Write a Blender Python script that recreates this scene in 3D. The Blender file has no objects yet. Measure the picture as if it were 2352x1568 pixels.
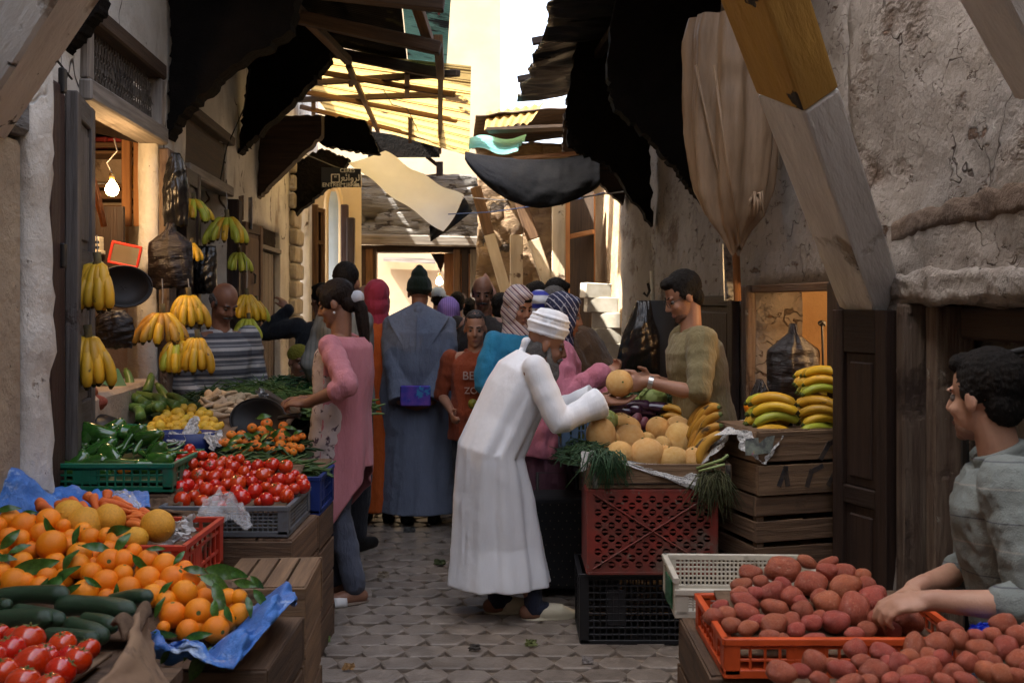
import bpy, bmesh, math, random
import numpy as np
from mathutils import Vector, Matrix, Euler, noise
from math import radians as RAD, sin, cos, pi, atan2, sqrt
random.seed(7); np.random.seed(7)
SC = bpy.context.scene
COL = SC.collection
# ---------------------------------------------------------------- camera
HZ, FPX, CAMZ = 690.0, 2287.0, 1.57          # horizon row, focal length in rows, eye height
cam = bpy.data.cameras.new('camera'); cam_o = bpy.data.objects.new('camera', cam); COL.objects.link(cam_o)
cam.sensor_width = 36; cam.lens = 35.0; cam.shift_y = -(784-HZ)/2352
cam.clip_start = 0.05; cam.clip_end = 400
cam.dof.use_dof = True; cam.dof.focus_distance = 4.9; cam.dof.aperture_fstop = 6.3
cam_o.location = (0, 0, CAMZ); cam_o.rotation_euler = (RAD(90), 0, 0)
SC.camera = cam_o
# ---------------------------------------------------------------- light
SUN_D = Vector((.50, .20, -.84)).normalized()     # direction the sunlight travels
world = bpy.data.worlds.new('World'); SC.world = world; world.use_nodes = True
nt = world.node_tree; nt.nodes.clear()
sky = nt.nodes.new('ShaderNodeTexSky'); sky.sky_type = 'NISHITA'; sky.sun_disc = False
sky.sun_elevation = math.asin(-SUN_D.z)
sky.sun_rotation = atan2(-SUN_D.x, -SUN_D.y)
sky.altitude = 400; sky.dust_density = 5.0; sky.air_density = .8; sky.ozone_density = .4
bg = nt.nodes.new('ShaderNodeBackground'); bg.inputs[1].default_value = 0.15
wo = nt.nodes.new('ShaderNodeOutputWorld')
hsv = nt.nodes.new('ShaderNodeHueSaturation'); hsv.inputs['Saturation'].default_value = .62      # hazy white town sky
nt.links.new(sky.outputs[0], hsv.inputs['Color']); nt.links.new(hsv.outputs[0], bg.inputs[0]); nt.links.new(bg.outputs[0], wo.inputs[0])
sun = bpy.data.lights.new('sun', 'SUN'); sun.energy = 4.0; sun.angle = RAD(0.6); sun.color = (1, .93, .82)
sun_o = bpy.data.objects.new('sun', sun); COL.objects.link(sun_o)
sun_o.rotation_euler = SUN_D.to_track_quat('-Z', 'Y').to_euler(); sun_o.location = (0, 0, 12)
SC.view_settings.view_transform = 'Standard'; SC.view_settings.look = 'None'
SC.view_settings.exposure = 2.8; SC.view_settings.gamma = 1; SC.view_settings.use_curve_mapping = False
SC.cycles.use_denoising = True
SC.cycles.max_bounces = 8; SC.cycles.diffuse_bounces = 5; SC.cycles.glossy_bounces = 3
SC.cycles.transmission_bounces = 5; SC.cycles.transparent_max_bounces = 6
SC.cycles.sample_clamp_indirect = 6; SC.cycles.caustics_reflective = False; SC.cycles.caustics_refractive = False
# ---------------------------------------------------------------- placing
def W(px, py, Y):
    return Vector(((px-1176)*Y/FPX, Y, CAMZ-(py-HZ)*Y/FPX))
def XX(px, Y): return (px-1176)*Y/FPX
def ZZ(py, Y): return CAMZ-(py-HZ)*Y/FPX
DL, DR, SL = 1.6, 1.93, -.081                # street: lateral distances of both walls from the line of sight, slope of the street
def Lw(Y, t, z): return Vector((-DL+SL*Y+t, Y, z))      # a point t metres in front of the left row of houses
def Rw(Y, t, z): return Vector((DR+SL*Y-t, Y, z))
def YL(px): return 3660/(991-px)
def YR(px): return 4414/(px-991)
STREET = math.atan(-SL)
# ---------------------------------------------------------------- materials
MATS = {}
def _n(nt, t, **k):
    n = nt.nodes.new(t)
    for a, b in k.items(): setattr(n, a, b)
    return n
def mat(name, c1, c2=None, scale=6., rough=.75, bump=.0, bscale=None, spec=.35, coord='Object', ramp=(.35, .65),
        stretch=(1, 1, 1), spots=(), rand=0., island=0., trans=0., metal=0., sss=0., detail=5., sheen=0., coat=0.,
        glass=0., stripes=None, alpha=None, cracks=()):
    """base colour mixed from c1/c2 by noise, then blots (colour, scale, threshold, softness, stretch), per-object and per-piece variation, bump"""
    if name in MATS: return MATS[name]
    m = bpy.data.materials.new(name); m.use_nodes = True; nt = m.node_tree; nt.nodes.clear(); L = nt.links.new
    out = _n(nt, 'ShaderNodeOutputMaterial'); p = _n(nt, 'ShaderNodeBsdfPrincipled')
    tc = _n(nt, 'ShaderNodeTexCoord'); info = _n(nt, 'ShaderNodeObjectInfo')
    def coords(st):
        mp = _n(nt, 'ShaderNodeMapping'); mp.inputs['Scale'].default_value = st
        L(tc.outputs[coord], mp.inputs['Vector'])
        if rand:
            ad = _n(nt, 'ShaderNodeVectorMath', operation='ADD'); ml = _n(nt, 'ShaderNodeMath', operation='MULTIPLY'); ml.inputs[1].default_value = 37.
            L(info.outputs['Random'], ml.inputs[0]); L(mp.outputs[0], ad.inputs[0]); L(ml.outputs[0], ad.inputs[1]); return ad.outputs[0]
        return mp.outputs[0]
    def nz(sc, st=(1, 1, 1), det=detail, rg=.6):
        n = _n(nt, 'ShaderNodeTexNoise'); n.inputs['Scale'].default_value = sc; n.inputs['Detail'].default_value = det; n.inputs['Roughness'].default_value = rg
        L(coords(st), n.inputs['Vector']); return n.outputs['Fac']
    def rmp(f, a, b):
        r = _n(nt, 'ShaderNodeMapRange'); r.inputs[1].default_value = a; r.inputs[2].default_value = b; L(f, r.inputs[0]); return r.outputs[0]
    def mix(f, a, b):
        x = _n(nt, 'ShaderNodeMix', data_type='RGBA')
        if isinstance(f, float): x.inputs[0].default_value = f
        else: L(f, x.inputs[0])
        for s, v in ((6, a), (7, b)):
            if isinstance(v, tuple): x.inputs[s].default_value = (*v, 1)
            else: L(v, x.inputs[s])
        return x.outputs[2]
    c2 = c2 or tuple(v*.75 for v in c1)
    base = nz(scale, stretch)
    colr = mix(rmp(base, *ramp), c2, c1)
    if stripes:      # (axis vector, list of (period, offset, width fraction, colour))
        ax, lines = stripes
        dt = _n(nt, 'ShaderNodeVectorMath', operation='DOT_PRODUCT'); L(tc.outputs[coord], dt.inputs[0]); dt.inputs[1].default_value = ax
        for per, off, wf, colour in lines:
            a = _n(nt, 'ShaderNodeMath', operation='MULTIPLY_ADD'); a.inputs[1].default_value = 1/per; a.inputs[2].default_value = off; L(dt.outputs['Value'], a.inputs[0])
            fr = _n(nt, 'ShaderNodeMath', operation='FRACT'); L(a.outputs[0], fr.inputs[0])
            lt = _n(nt, 'ShaderNodeMath', operation='LESS_THAN'); lt.inputs[1].default_value = wf; L(fr.outputs[0], lt.inputs[0])
            colr = mix(lt.outputs[0], colr, colour)
    bl = []
    for c, sc, w, st in cracks:     # thin wandering lines where a noise crosses its mean, broken up by a second noise
        a = _n(nt, 'ShaderNodeMath', operation='SUBTRACT'); L(nz(sc, st, 4, .55), a.inputs[0]); a.inputs[1].default_value = .5
        b = _n(nt, 'ShaderNodeMath', operation='ABSOLUTE'); L(a.outputs[0], b.inputs[0])
        f = rmp(b.outputs[0], w, w*.3); g = _n(nt, 'ShaderNodeMath', operation='MULTIPLY'); L(f, g.inputs[0]); L(rmp(nz(sc*1.7, st, 2), .48, .56), g.inputs[1])
        colr = mix(g.outputs[0], colr, c); bl.append(g.outputs[0])
    for sp in spots:
        c, sc, th = sp[0], sp[1], sp[2]; soft = sp[3] if len(sp) > 3 else .04; st = sp[4] if len(sp) > 4 else (1, 1, 1)
        f = rmp(nz(sc, st, 6), th, th+soft); colr = mix(f, colr, c); bl.append(f)
    if rand or island:
        hs = _n(nt, 'ShaderNodeHueSaturation'); L(colr, hs.inputs['Color'])
        if rand:
            r = _n(nt, 'ShaderNodeMapRange'); r.inputs[3].default_value = 1-rand; r.inputs[4].default_value = 1+rand*.6; L(info.outputs['Random'], r.inputs[0]); L(r.outputs[0], hs.inputs['Value'])
            h = _n(nt, 'ShaderNodeMath', operation='MULTIPLY'); h.inputs[1].default_value = 7.31; L(info.outputs['Random'], h.inputs[0])
            h2 = _n(nt, 'ShaderNodeMath', operation='FRACT'); L(h.outputs[0], h2.inputs[0])
            r2 = _n(nt, 'ShaderNodeMapRange'); r2.inputs[3].default_value = .5-rand*.05; r2.inputs[4].default_value = .5+rand*.05; L(h2.outputs[0], r2.inputs[0]); L(r2.outputs[0], hs.inputs['Hue'])
        if island:
            g = _n(nt, 'ShaderNodeNewGeometry'); r = _n(nt, 'ShaderNodeMapRange'); r.inputs[3].default_value = 1-island; r.inputs[4].default_value = 1+island*.6
            L(g.outputs['Random Per Island'], r.inputs[0]); L(r.outputs[0], hs.inputs['Value'])
        colr = hs.outputs[0]
    L(colr, p.inputs['Base Color'])
    rn = _n(nt, 'ShaderNodeMapRange'); rn.inputs[3].default_value = max(rough-.1, .03); rn.inputs[4].default_value = min(rough+.1, 1); L(base, rn.inputs[0]); L(rn.outputs[0], p.inputs['Roughness'])
    p.inputs['Specular IOR Level'].default_value = spec; p.inputs['Metallic'].default_value = metal
    if sss:
        p.inputs['Subsurface Weight'].default_value = sss; p.inputs['Subsurface Radius'].default_value = (.012, .005, .003); p.inputs['Subsurface Scale'].default_value = 1
    if sheen: p.inputs['Sheen Weight'].default_value = sheen
    if coat: p.inputs['Coat Weight'].default_value = coat; p.inputs['Coat Roughness'].default_value = .12
    if bump:
        bs = bscale or scale*3
        b = _n(nt, 'ShaderNodeBump'); b.inputs['Strength'].default_value = min(bump, 1.); b.inputs['Distance'].default_value = .012*max(1, bump)*(2.2 if bump > .85 else 1)
        h = nz(bs, stretch, 8, .65)
        for f in bl[:4]:
            a = _n(nt, 'ShaderNodeMath', operation='MULTIPLY_ADD'); L(f, a.inputs[0]); a.inputs[1].default_value = -.5; L(h, a.inputs[2]); h = a.outputs[0]
        L(h, b.inputs['Height']); L(b.outputs[0], p.inputs['Normal'])
    sh = p.outputs[0]
    if trans:
        t = _n(nt, 'ShaderNodeBsdfTranslucent'); L(colr, t.inputs[0]); x = _n(nt, 'ShaderNodeMixShader'); x.inputs[0].default_value = trans
        L(sh, x.inputs[1]); L(t.outputs[0], x.inputs[2]); sh = x.outputs[0]
    if glass:
        t = _n(nt, 'ShaderNodeBsdfTransparent'); x = _n(nt, 'ShaderNodeMixShader'); x.inputs[0].default_value = glass
        L(sh, x.inputs[1]); L(t.outputs[0], x.inputs[2]); sh = x.outputs[0]
    if alpha:        # holes: (scale, threshold, stretch)
        t = _n(nt, 'ShaderNodeBsdfTransparent'); x = _n(nt, 'ShaderNodeMixShader')
        gt = _n(nt, 'ShaderNodeMath', operation='GREATER_THAN'); gt.inputs[1].default_value = alpha[1]; L(nz(alpha[0], alpha[2], 3), gt.inputs[0]); L(gt.outputs[0], x.inputs[0])
        L(sh, x.inputs[1]); L(t.outputs[0], x.inputs[2]); sh = x.outputs[0]
    L(sh, out.inputs[0]); MATS[name] = m; return m
def emat(name, c, s):
    if name in MATS: return MATS[name]
    m = bpy.data.materials.new(name); m.use_nodes = True; nt = m.node_tree; nt.nodes.clear()
    e = nt.nodes.new('ShaderNodeEmission'); e.inputs[0].default_value = (*c, 1); e.inputs[1].default_value = s
    o = nt.nodes.new('ShaderNodeOutputMaterial'); nt.links.new(e.outputs[0], o.inputs[0]); MATS[name] = m; return m
def wood(name, c1, c2, rough=.8, spots=(), island=.35, bump=.5, g=(2.2, 34, 1), coat=0):
    return mat(name, c1, c2, scale=1., coord='UV', stretch=g, rough=rough, bump=bump, bscale=1.6, ramp=(.32, .68), spots=spots, island=island, detail=6, coat=coat)
# ---------------------------------------------------------------- mesh builder
class MB:
    def __init__(s): s.V = []; s.F = []; s.U = []; s.M = []
    def add(s, verts, faces, mi=0, uvs=None):
        o = len(s.V); s.V += [tuple(v) for v in verts]
        for k, f in enumerate(faces):
            s.F.append(tuple(i+o for i in f)); s.M.append(mi); s.U.append(uvs[k] if uvs else None)
        return s
    def hexa(s, P, mi=0):
        """8 corners: 0-3 lower ring, 4-7 upper ring"""
        P = [Vector(p) for p in P]
        fs = [(3, 2, 1, 0), (4, 5, 6, 7), (0, 1, 5, 4), (1, 2, 6, 5), (2, 3, 7, 6), (3, 0, 4, 7)]
        e = [((P[1]-P[0]).length, P[1]-P[0]), ((P[3]-P[0]).length, P[3]-P[0]), ((P[4]-P[0]).length, P[4]-P[0])]
        la = max(e, key=lambda t: t[0])[1].normalized(); ou, ov = random.random()*20, random.random()*20
        us = []
        for f in fs:
            q = [P[i] for i in f]; e1 = q[1]-q[0]; e2 = q[3]-q[0]
            r = []
            for w in q:
                d = w-q[0]; u = d.dot(la); rest = d-la*u
                alt = (e2 if abs(e1.normalized().dot(la) if e1.length else 0) > .7 else e1)
                alt = alt-la*alt.dot(la); v = rest.dot(alt.normalized()) if alt.length > 1e-6 else 0
                r.append((u+ou, v+ov))
            us.append(r)
        return s.add(P, fs, mi, us)
    def box(s, c, d, R=None, mi=0):
        c = Vector(c); h = Vector(d)*.5; P = []
        for z in (-1, 1):
            for x, y in ((-1, -1), (1, -1), (1, 1), (-1, 1)):
                v = Vector((x*h.x, y*h.y, z*h.z)); P.append(c+(R @ v if R else v))
        return s.hexa(P, mi)
    def beam(s, p0, p1, w, h=None, up=(0, 0, 1), mi=0, w1=None, jag=0.):
        p0, p1 = Vector(p0), Vector(p1); h = h or w; d = (p1-p0).normalized(); up = Vector(up)
        if abs(d.dot(up)) > .97: up = Vector((0, 1, 0))
        x = d.cross(up).normalized(); y = x.cross(d)
        k = (w1 or w)/w
        P = [p0-x*w/2-y*h/2, p0+x*w/2-y*h/2, p0+x*w/2+y*h/2, p0-x*w/2+y*h/2]
        Q = [p1-x*w*k/2-y*h*k/2, p1+x*w*k/2-y*h*k/2, p1+x*w*k/2+y*h*k/2, p1-x*w*k/2+y*h*k/2]
        return s.hexa(P+Q, mi)
    def tube(s, pts, r, n=8, mi=0, cap=True):
        pts = [Vector(p) for p in pts]; m = len(pts); rs = [r]*m if isinstance(r, (int, float)) else r
        vs = []; ref = None
        for i, p in enumerate(pts):
            d = (pts[min(i+1, m-1)]-pts[max(i-1, 0)]).normalized()
            if ref is None: ref = Vector((0, 0, 1)) if abs(d.z) < .9 else Vector((1, 0, 0))
            x = d.cross(ref)
            if x.length < 1e-4: x = d.cross(Vector((0, 1, .1)))
            x.normalize(); y = x.cross(d).normalized(); ref = y
            for k in range(n):
                a = 2*pi*k/n; vs.append(p+(x*cos(a)+y*sin(a))*rs[i])
        fs = []; us = []; acc = 0.
        for i in range(m-1):
            l = (pts[i+1]-pts[i]).length
            for k in range(n):
                k2 = (k+1) % n; fs.append((i*n+k, i*n+k2, (i+1)*n+k2, (i+1)*n+k))
                us.append([(acc, k*.02), (acc, (k+1)*.02), (acc+l, (k+1)*.02), (acc+l, k*.02)])
            acc += l
        if cap:
            fs.append(tuple(range(n-1, -1, -1))); us.append([(0, 0)]*n); fs.append(tuple((m-1)*n+k for k in range(n))); us.append([(0, 0)]*n)
        return s.add(vs, fs, mi, us)
    def grid(s, P, mi=0, cu=False, cv=False, uvscale=(1, 1)):
        P = np.asarray(P, float); m, n = P.shape[:2]; vs = P.reshape(-1, 3); fs = []; us = []
        for i in range(m-(0 if cu else 1)):
            for j in range(n-(0 if cv else 1)):
                i2, j2 = (i+1) % m, (j+1) % n
                fs.append((i*n+j, i*n+j2, i2*n+j2, i2*n+j))
                us.append([(i/m*uvscale[0], j/n*uvscale[1]), (i/m*uvscale[0], (j+1)/n*uvscale[1]), ((i+1)/m*uvscale[0], (j+1)/n*uvscale[1]), ((i+1)/m*uvscale[0], j/n*uvscale[1])])
        return s.add(vs, fs, mi, us)
    def lathe(s, prof, c=(0, 0, 0), n=20, R=None, mi=0):
        c = Vector(c); P = []
        for r, z in prof:
            row = []
            for k in range(n):
                v = Vector((r*cos(2*pi*k/n), r*sin(2*pi*k/n), z)); row.append(tuple(c+(R @ v if R else v)))
            P.append(row)
        return s.grid(P, mi, cv=True)
    def ell(s, c, r, R=None, n=16, m=10, mi=0):
        c = Vector(c); P = []
        vs = []; fs = []
        for i in range(1, m):
            th = pi*i/m
            for k in range(n):
                a = 2*pi*k/n; v = Vector((r[0]*sin(th)*cos(a), r[1]*sin(th)*sin(a), r[2]*cos(th))); vs.append(c+(R @ v if R else v))
        for pz in (1, -1):
            v = Vector((0, 0, r[2]*pz)); vs.append(c+(R @ v if R else v))
        T, B = (m-1)*n, (m-1)*n+1
        for k in range(n):
            k2 = (k+1) % n; fs.append((T, k, k2)); fs.append((B, (m-2)*n+k2, (m-2)*n+k))
            for i in range(m-2): fs.append((i*n+k, (i+1)*n+k, (i+1)*n+k2, i*n+k2))
        return s.add(vs, fs, mi)
    def build(s, name, mats, parent=None, smooth=False, bevel=0., solid=0., loc=None, off=0., recalc=True, sub=0, remesh=0., smo=0, jag=0., jscale=3., seg=1):
        me = bpy.data.meshes.new(name); V = s.V
        org = Vector((0, 0, 0))
        if parent is not None: org = parent.matrix_basis.translation.copy() if parent.type == 'EMPTY' else Vector(parent.get('_o', (0, 0, 0)))
        if loc is not None and parent is None: org = Vector(loc)
        me.from_pydata([(v[0]-org[0], v[1]-org[1], v[2]-org[2]) for v in V], [], s.F)
        for m in (mats if isinstance(mats, (list, tuple)) else [mats]): me.materials.append(m)
        me.polygons.foreach_set('material_index', s.M)
        if any(u is not None for u in s.U):
            uv = me.uv_layers.new(name='UVMap'); dat = []
            for f, u in zip(s.F, s.U):
                dat += [c for q in (u or [(0, 0)]*len(f)) for c in q]
            uv.data.foreach_set('uv', dat)
        if recalc:
            bm = bmesh.new(); bm.from_mesh(me); bmesh.ops.recalc_face_normals(bm, faces=bm.faces); bm.to_mesh(me); bm.free()
        me.polygons.foreach_set('use_smooth', [bool(smooth)]*len(me.polygons))
        o = bpy.data.objects.new(name, me); COL.objects.link(o)
        if parent is not None:
            o.parent = parent; o['_o'] = tuple(org)
        else: o.location = org; o['_o'] = tuple(org)
        if remesh:
            md = o.modifiers.new('r', 'REMESH'); md.mode = 'VOXEL'; md.voxel_size = remesh; md.use_smooth_shade = True
        if smo:
            md = o.modifiers.new('s', 'SMOOTH'); md.iterations = smo; md.factor = .5
        if jag:
            tx = bpy.data.textures.new('clouds', 'CLOUDS'); tx.noise_scale = jscale; tx.noise_depth = 3
            md = o.modifiers.new('d', 'DISPLACE'); md.texture = tx; md.strength = jag; md.mid_level = .5; md.texture_coords = 'LOCAL'
        if solid:
            md = o.modifiers.new('t', 'SOLIDIFY'); md.thickness = solid; md.offset = off
        if bevel:
            md = o.modifiers.new('b', 'BEVEL'); md.width = bevel; md.segments = seg; md.limit_method = 'ANGLE'
        if sub:
            md = o.modifiers.new('u', 'SUBSURF'); md.levels = sub; md.render_levels = sub
        return o
def tag(o, label, cat, group=None, kind=None):
    if label: o['label'] = label
    if cat: o['category'] = cat
    if group: o['group'] = group
    if kind: o['kind'] = kind
    return o
def thing(name, label, cat, loc=(0, 0, 0), group=None):
    o = bpy.data.objects.new(name, None); COL.objects.link(o); o.location = loc; o.empty_display_size = .1
    return tag(o, label, cat, group)
def struct(o): o['kind'] = 'structure'; return o
def copy(o, loc, rot=None, scale=None, label=None):
    c = o.copy(); COL.objects.link(c); c.location = loc
    if rot is not None: c.rotation_euler = rot
    if scale is not None: c.scale = scale if hasattr(scale, '__len__') else (scale,)*3
    if label: c['label'] = label
    for ch in o.children:
        d = ch.copy(); COL.objects.link(d); d.parent = c
        for g in ch.children:
            e = g.copy(); COL.objects.link(e); e.parent = d
    return c
def fbm(x, y, z=0., o=4, lac=2., g=.5):
    a, f, v = 1., 1., 0.
    for _ in range(o): v += a*noise.noise((x*f, y*f, z*f)); a *= g; f *= lac
    return v
def lerp(a, b, t): return a+(b-a)*t
def bil(A, B, C, D, u, v):      # A(0,0) B(1,0) C(1,1) D(0,1)
    A, B, C, D = map(Vector, (A, B, C, D)); return (A*(1-u)+B*u)*(1-v)+(D*(1-u)+C*u)*v
def sheet(name, f, nu, nv, m, parent=None, thick=.004, smooth=True, uvscale=(1, 1), loc=None):
    mb = MB(); mb.grid([[tuple(f(i/(nu-1), j/(nv-1))) for j in range(nv)] for i in range(nu)], uvscale=uvscale)
    return mb.build(name, m, parent, smooth=smooth, solid=thick, loc=loc)
# ================================================================ STRUCTURE
M_white = mat('plaster_white', (.64, .61, .55), (.46, .43, .38), scale=2.2, rough=.9, bump=.9, bscale=9, spots=(((.17, .115, .075), 1.7, .60, .12, (1, 1, .45)), ((.24, .18, .13), 9, .66, .08), ((.10, .08, .06), 30, .70, .03)), cracks=(((.06, .045, .035), 1.2, .006, (1, 1, .6)),))
M_ochre = mat('plaster_ochre', (.40, .32, .22), (.27, .205, .14), scale=2.0, rough=.9, bump=.9, bscale=12, spots=(((.16, .11, .08), 2.1, .62, .1, (1, 1, .4)), ((.20, .15, .11), 25, .68, .05)))
M_brown = mat('plaster_brown', (.33, .29, .255), (.225, .195, .17), scale=1.6, rough=.85, bump=1.6, bscale=6, spots=(((.12, .08, .055), 1.3, .60, .10, (1, 1, 1.6)), ((.14, .085, .055), 5, .63, .04, (1, 1, 2.2)), ((.34, .31, .27), 7, .67, .02)), cracks=(((.10, .075, .06), 1.5, .004, (1, 1, 1)), ((.12, .085, .065), 4.5, .007, (1, 1, 1.5))))
M_peel = mat('plaster_peeling', (.17, .15, .13), (.09, .072, .058), scale=3., rough=.9, bump=2.2, bscale=7, spots=(((.04, .028, .022), 1.6, .50, .12), ((.26, .235, .20), 5, .62, .03)))
M_cream = mat('plaster_cream', (.70, .56, .34), (.60, .46, .27), scale=1.2, rough=.9, bump=.4, bscale=8)
M_blue = mat('plaster_blue', (.50, .60, .68), (.40, .49, .56), scale=2., rough=.9, bump=.5, spots=(((.22, .22, .2), 3, .66, .06),))
M_stone = mat('rubble_stone', (.24, .23, .215), (.13, .122, .115), scale=3.5, rough=.92, bump=2., bscale=6, stretch=(.6, 1, 4.5), spots=(((.06, .05, .045), 3.2, .59, .03, (1, 1, 2.6)),))
M_soot = mat('sooty_board', (.009, .007, .006), (.004, .0035, .003), scale=4., rough=.9, bump=.9, bscale=18, spec=.08, spots=(((.04, .028, .02), 12, .70, .05),))
W_dark = wood('wood_dark', (.036, .019, .012), (.016, .009, .007), rough=.62, island=.3)
W_maroon = wood('wood_maroon', (.050, .022, .015), (.026, .013, .010), rough=.65, island=.2, spots=(((.35, .28, .22), 7, .70, .02),), bump=.5)
W_grey = wood('wood_grey', (.26, .23, .20), (.11, .095, .08), island=.3)
W_brown = wood('wood_brown', (.17, .095, .05), (.075, .042, .024), island=.4)
W_crate = wood('wood_crate', (.16, .095, .055), (.06, .036, .022), island=.4, spots=(((.05, .035, .025), 1.2, .62, .08),), bump=.8)
W_crate2 = wood('wood_crate_pale', (.22, .135, .075), (.095, .058, .034), island=.4, spots=(((.07, .05, .035), 1.2, .62, .08),), bump=.8)
W_orange = wood('wood_orange', (.40, .19, .075), (.22, .10, .04), island=.3)
W_sooty = wood('wood_sooty', (.075, .045, .027), (.028, .018, .012), island=.3)
W_peel = wood('wood_peeling', (.22, .165, .12), (.085, .05, .035), spots=(((.05, .03, .022), 2.2, .50, .10), ((.34, .30, .25), 7, .66, .03)), bump=1.)
W_white = wood('wood_whitewash', (.74, .72, .68), (.60, .575, .54), spots=(((.06, .05, .04), 1.6, .60, .012), ((.30, .25, .2), 2, .58, .06)), bump=1., g=(2.2, 9, 1), island=.05)
W_yellow = wood('wood_yellow_paint', (.52, .30, .065), (.40, .22, .05), spots=(((.035, .03, .025), 1.7, .545, .012),), bump=.9, g=(2.2, 9, 1), island=.05)
M_iron = mat('iron', (.03, .028, .027), rough=.55, metal=.4, spec=.4)
M_wire = mat('wire', (.35, .33, .30), rough=.6)

def wall(name, side, Y0, Y1, z0, z1, m, label, openings=(), res=.09, amp=.012, th=.28, t0=0., sc=3., cat='wall', jagtop=0.):
    F = Lw if side == 'L' else Rw
    def lines(a, b, br):
        pts = sorted({a, b, *[x for x in br if a < x < b]}); r = [pts[0]]
        for p, q in zip(pts, pts[1:]):
            n = max(1, int(round((q-p)/res))); r += [p+(q-p)*k/n for k in range(1, n+1)]
        return r
    ys = lines(Y0, Y1, [o[k] for o in openings for k in (0, 1)]); zs = lines(z0, z1, [o[k] for o in openings for k in (2, 3)])
    mb = MB(); s0 = hash(name) % 91 if False else sum(map(ord, label)) % 91
    for y in ys:
        for z in zs:
            d = fbm(y*sc*.35, z*sc*.35, s0, 2)*amp*1.6+fbm(y*sc*1.7, z*sc*1.7, s0+9, 3)*amp*.7
            zz = z+(fbm(y*2, 3, s0, 3)*jagtop if z == zs[-1] else 0)
            mb.V.append(tuple(F(y, t0+d, zz)))
    nz_ = len(zs)
    for i in range(len(ys)-1):
        for j in range(nz_-1):
            cy, cz = (ys[i]+ys[i+1])/2, (zs[j]+zs[j+1])/2
            if any(o[0] < cy < o[1] and o[2] < cz < o[3] for o in openings): continue
            q = (i*nz_+j, i*nz_+j+1, (i+1)*nz_+j+1, (i+1)*nz_+j)
            mb.F.append(q if side == 'L' else q[::-1]); mb.U.append([(0, 0)]*4); mb.M.append(0)
    o = mb.build(name, m, smooth=True, solid=th, off=-1, recalc=False, loc=F(Y0, t0, z0))
    # make sure the front faces the street
    n = o.data.polygons[0].normal.x
    if (side == 'L') != (n > 0): o.modifiers['t'].offset = 1
    return tag(o, label, cat)
def sbox(mb, side, Y0, Y1, t0, t1, z0, z1, mi=0):
    F = Lw if side == 'L' else Rw
    return mb.hexa([F(Y0, t0, z0), F(Y1, t0, z0), F(Y1, t1, z0), F(Y0, t1, z0), F(Y0, t0, z1), F(Y1, t0, z1), F(Y1, t1, z1), F(Y0, t1, z1)], mi)

# ---- ground: one big sheet with hexagonal pavers in relief
g = MB(); g.grid([[(-60, -30, -.012), (60, -30, -.012)], [(-60, 130, -.012), (60, 130, -.012)]])
M_dirt = mat('earth', (.22, .17, .125), (.15, .115, .085), scale=5, rough=.95, bump=.8)
struct(g.build('ground', M_dirt, recalc=False))
pv = MB(); PW, PD = .185, .150
for r in range(-6, 96):
    for c in range(-11, 12):
        y = 2.4+r*PD*.98; x = c*PW*1.02+(PW*.51 if r % 2 else 0)-.081*y+.16
        if y > 16 or abs(x+.081*y-.16) > 1.9: continue
        w, d = PW*.5-.005, PD*.66-.006; tip = PD*.30
        tx, ty, dz = random.gauss(0, .008), random.gauss(0, .011), random.gauss(0, .001)
        jx, jy = random.gauss(0, .006), random.gauss(0, .005)
        ring = [(-w, -tip*.62), (-w*.45, -d+.01), (w*.45, -d+.02), (w, -tip*.40), (w*.97, tip*.62), (w*.42, d-.03), (-w*.42, d-.035), (-w*.98, tip*.4)]
        # pointed ends left and right, long faces across the street
        ring = [(-w-.016, random.gauss(0, .010)), (-w*.74, -PD*.475), (w*.68, -PD*.485), (w+.015, random.gauss(0, .010)), (w*.74, PD*.47), (-w*.68, PD*.48)]
        V = [];
        for k, (a, b) in enumerate(ring): V.append((x+jx+a, y+jy+b, -.011))
        for k, (a, b) in enumerate(ring): V.append((x+jx+a*.97, y+jy+b*.975, .002+dz+a*tx+b*ty))
        for k, (a, b) in enumerate(ring): V.append((x+jx+a*.89, y+jy+b*.88, .006+dz+a*tx+b*ty))
        n = 6; F = [tuple(range(12, 18))]
        for k in range(n):
            k2 = (k+1) % n; F += [(k, k2, 6+k2, 6+k), (6+k, 6+k2, 12+k2, 12+k)]
        pv.add(V, F)
M_pave = mat('paver_stone', (.25, .205, .165), (.155, .125, .10), scale=9, rough=.36, bump=.5, bscale=60, island=.16, spec=.5, spots=(((.15, .115, .09), 2.2, .58, .14), ((.10, .08, .065), 14, .69, .06)))
struct(pv.build('pavement', M_pave, smooth=False))

# ---- left row of houses
wall('plaster_wall', 'L', 2.2, 6.2, 0, 4.6, M_white, 'whitewashed wall around the lit fruit shop on the left side of the lane', [(4.62, 5.78, .45, 2.9)], th=.1)
wall('plaster_wall', 'L', 6.2, 14., 0, 4.6, M_white, 'stained pale wall with a second shop opening and a brown door, left side of the lane', [(6.5, 7.75, .45, 2.42), (6.5, 7.75, 2.46, 2.78), (9.0, 10.5, 0, 2.28), (12.2, 13.0, 0, 3.0)])
wall('house_front', 'L', -4., 2.2, 0, 5.2, M_ochre, 'ochre house wall beside the stalls nearest the viewer on the left', res=.25)
wall('upper_light_block', 'L', -4., 8.9, 4.5, 9.4, M_ochre, 'tall upper storey over the left row of shops', res=.6, t0=.02)  # out of view, added and kept tall to shade the right wall from the sun
wall('rear_sun_block', 'L', -4., 8.8, 0, 7.2, M_ochre, 'rear wall of the left row of houses', res=.8, t0=-2.6)  # added out of view so sun cannot leak through the shop openings
wall('upper_light_block', 'R', -4., 10.1, 4.3, 5.4, M_brown, 'upper storey over the right row of shops', res=.6, t0=.02)  # out of view, added to narrow the open strip of sky
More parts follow.
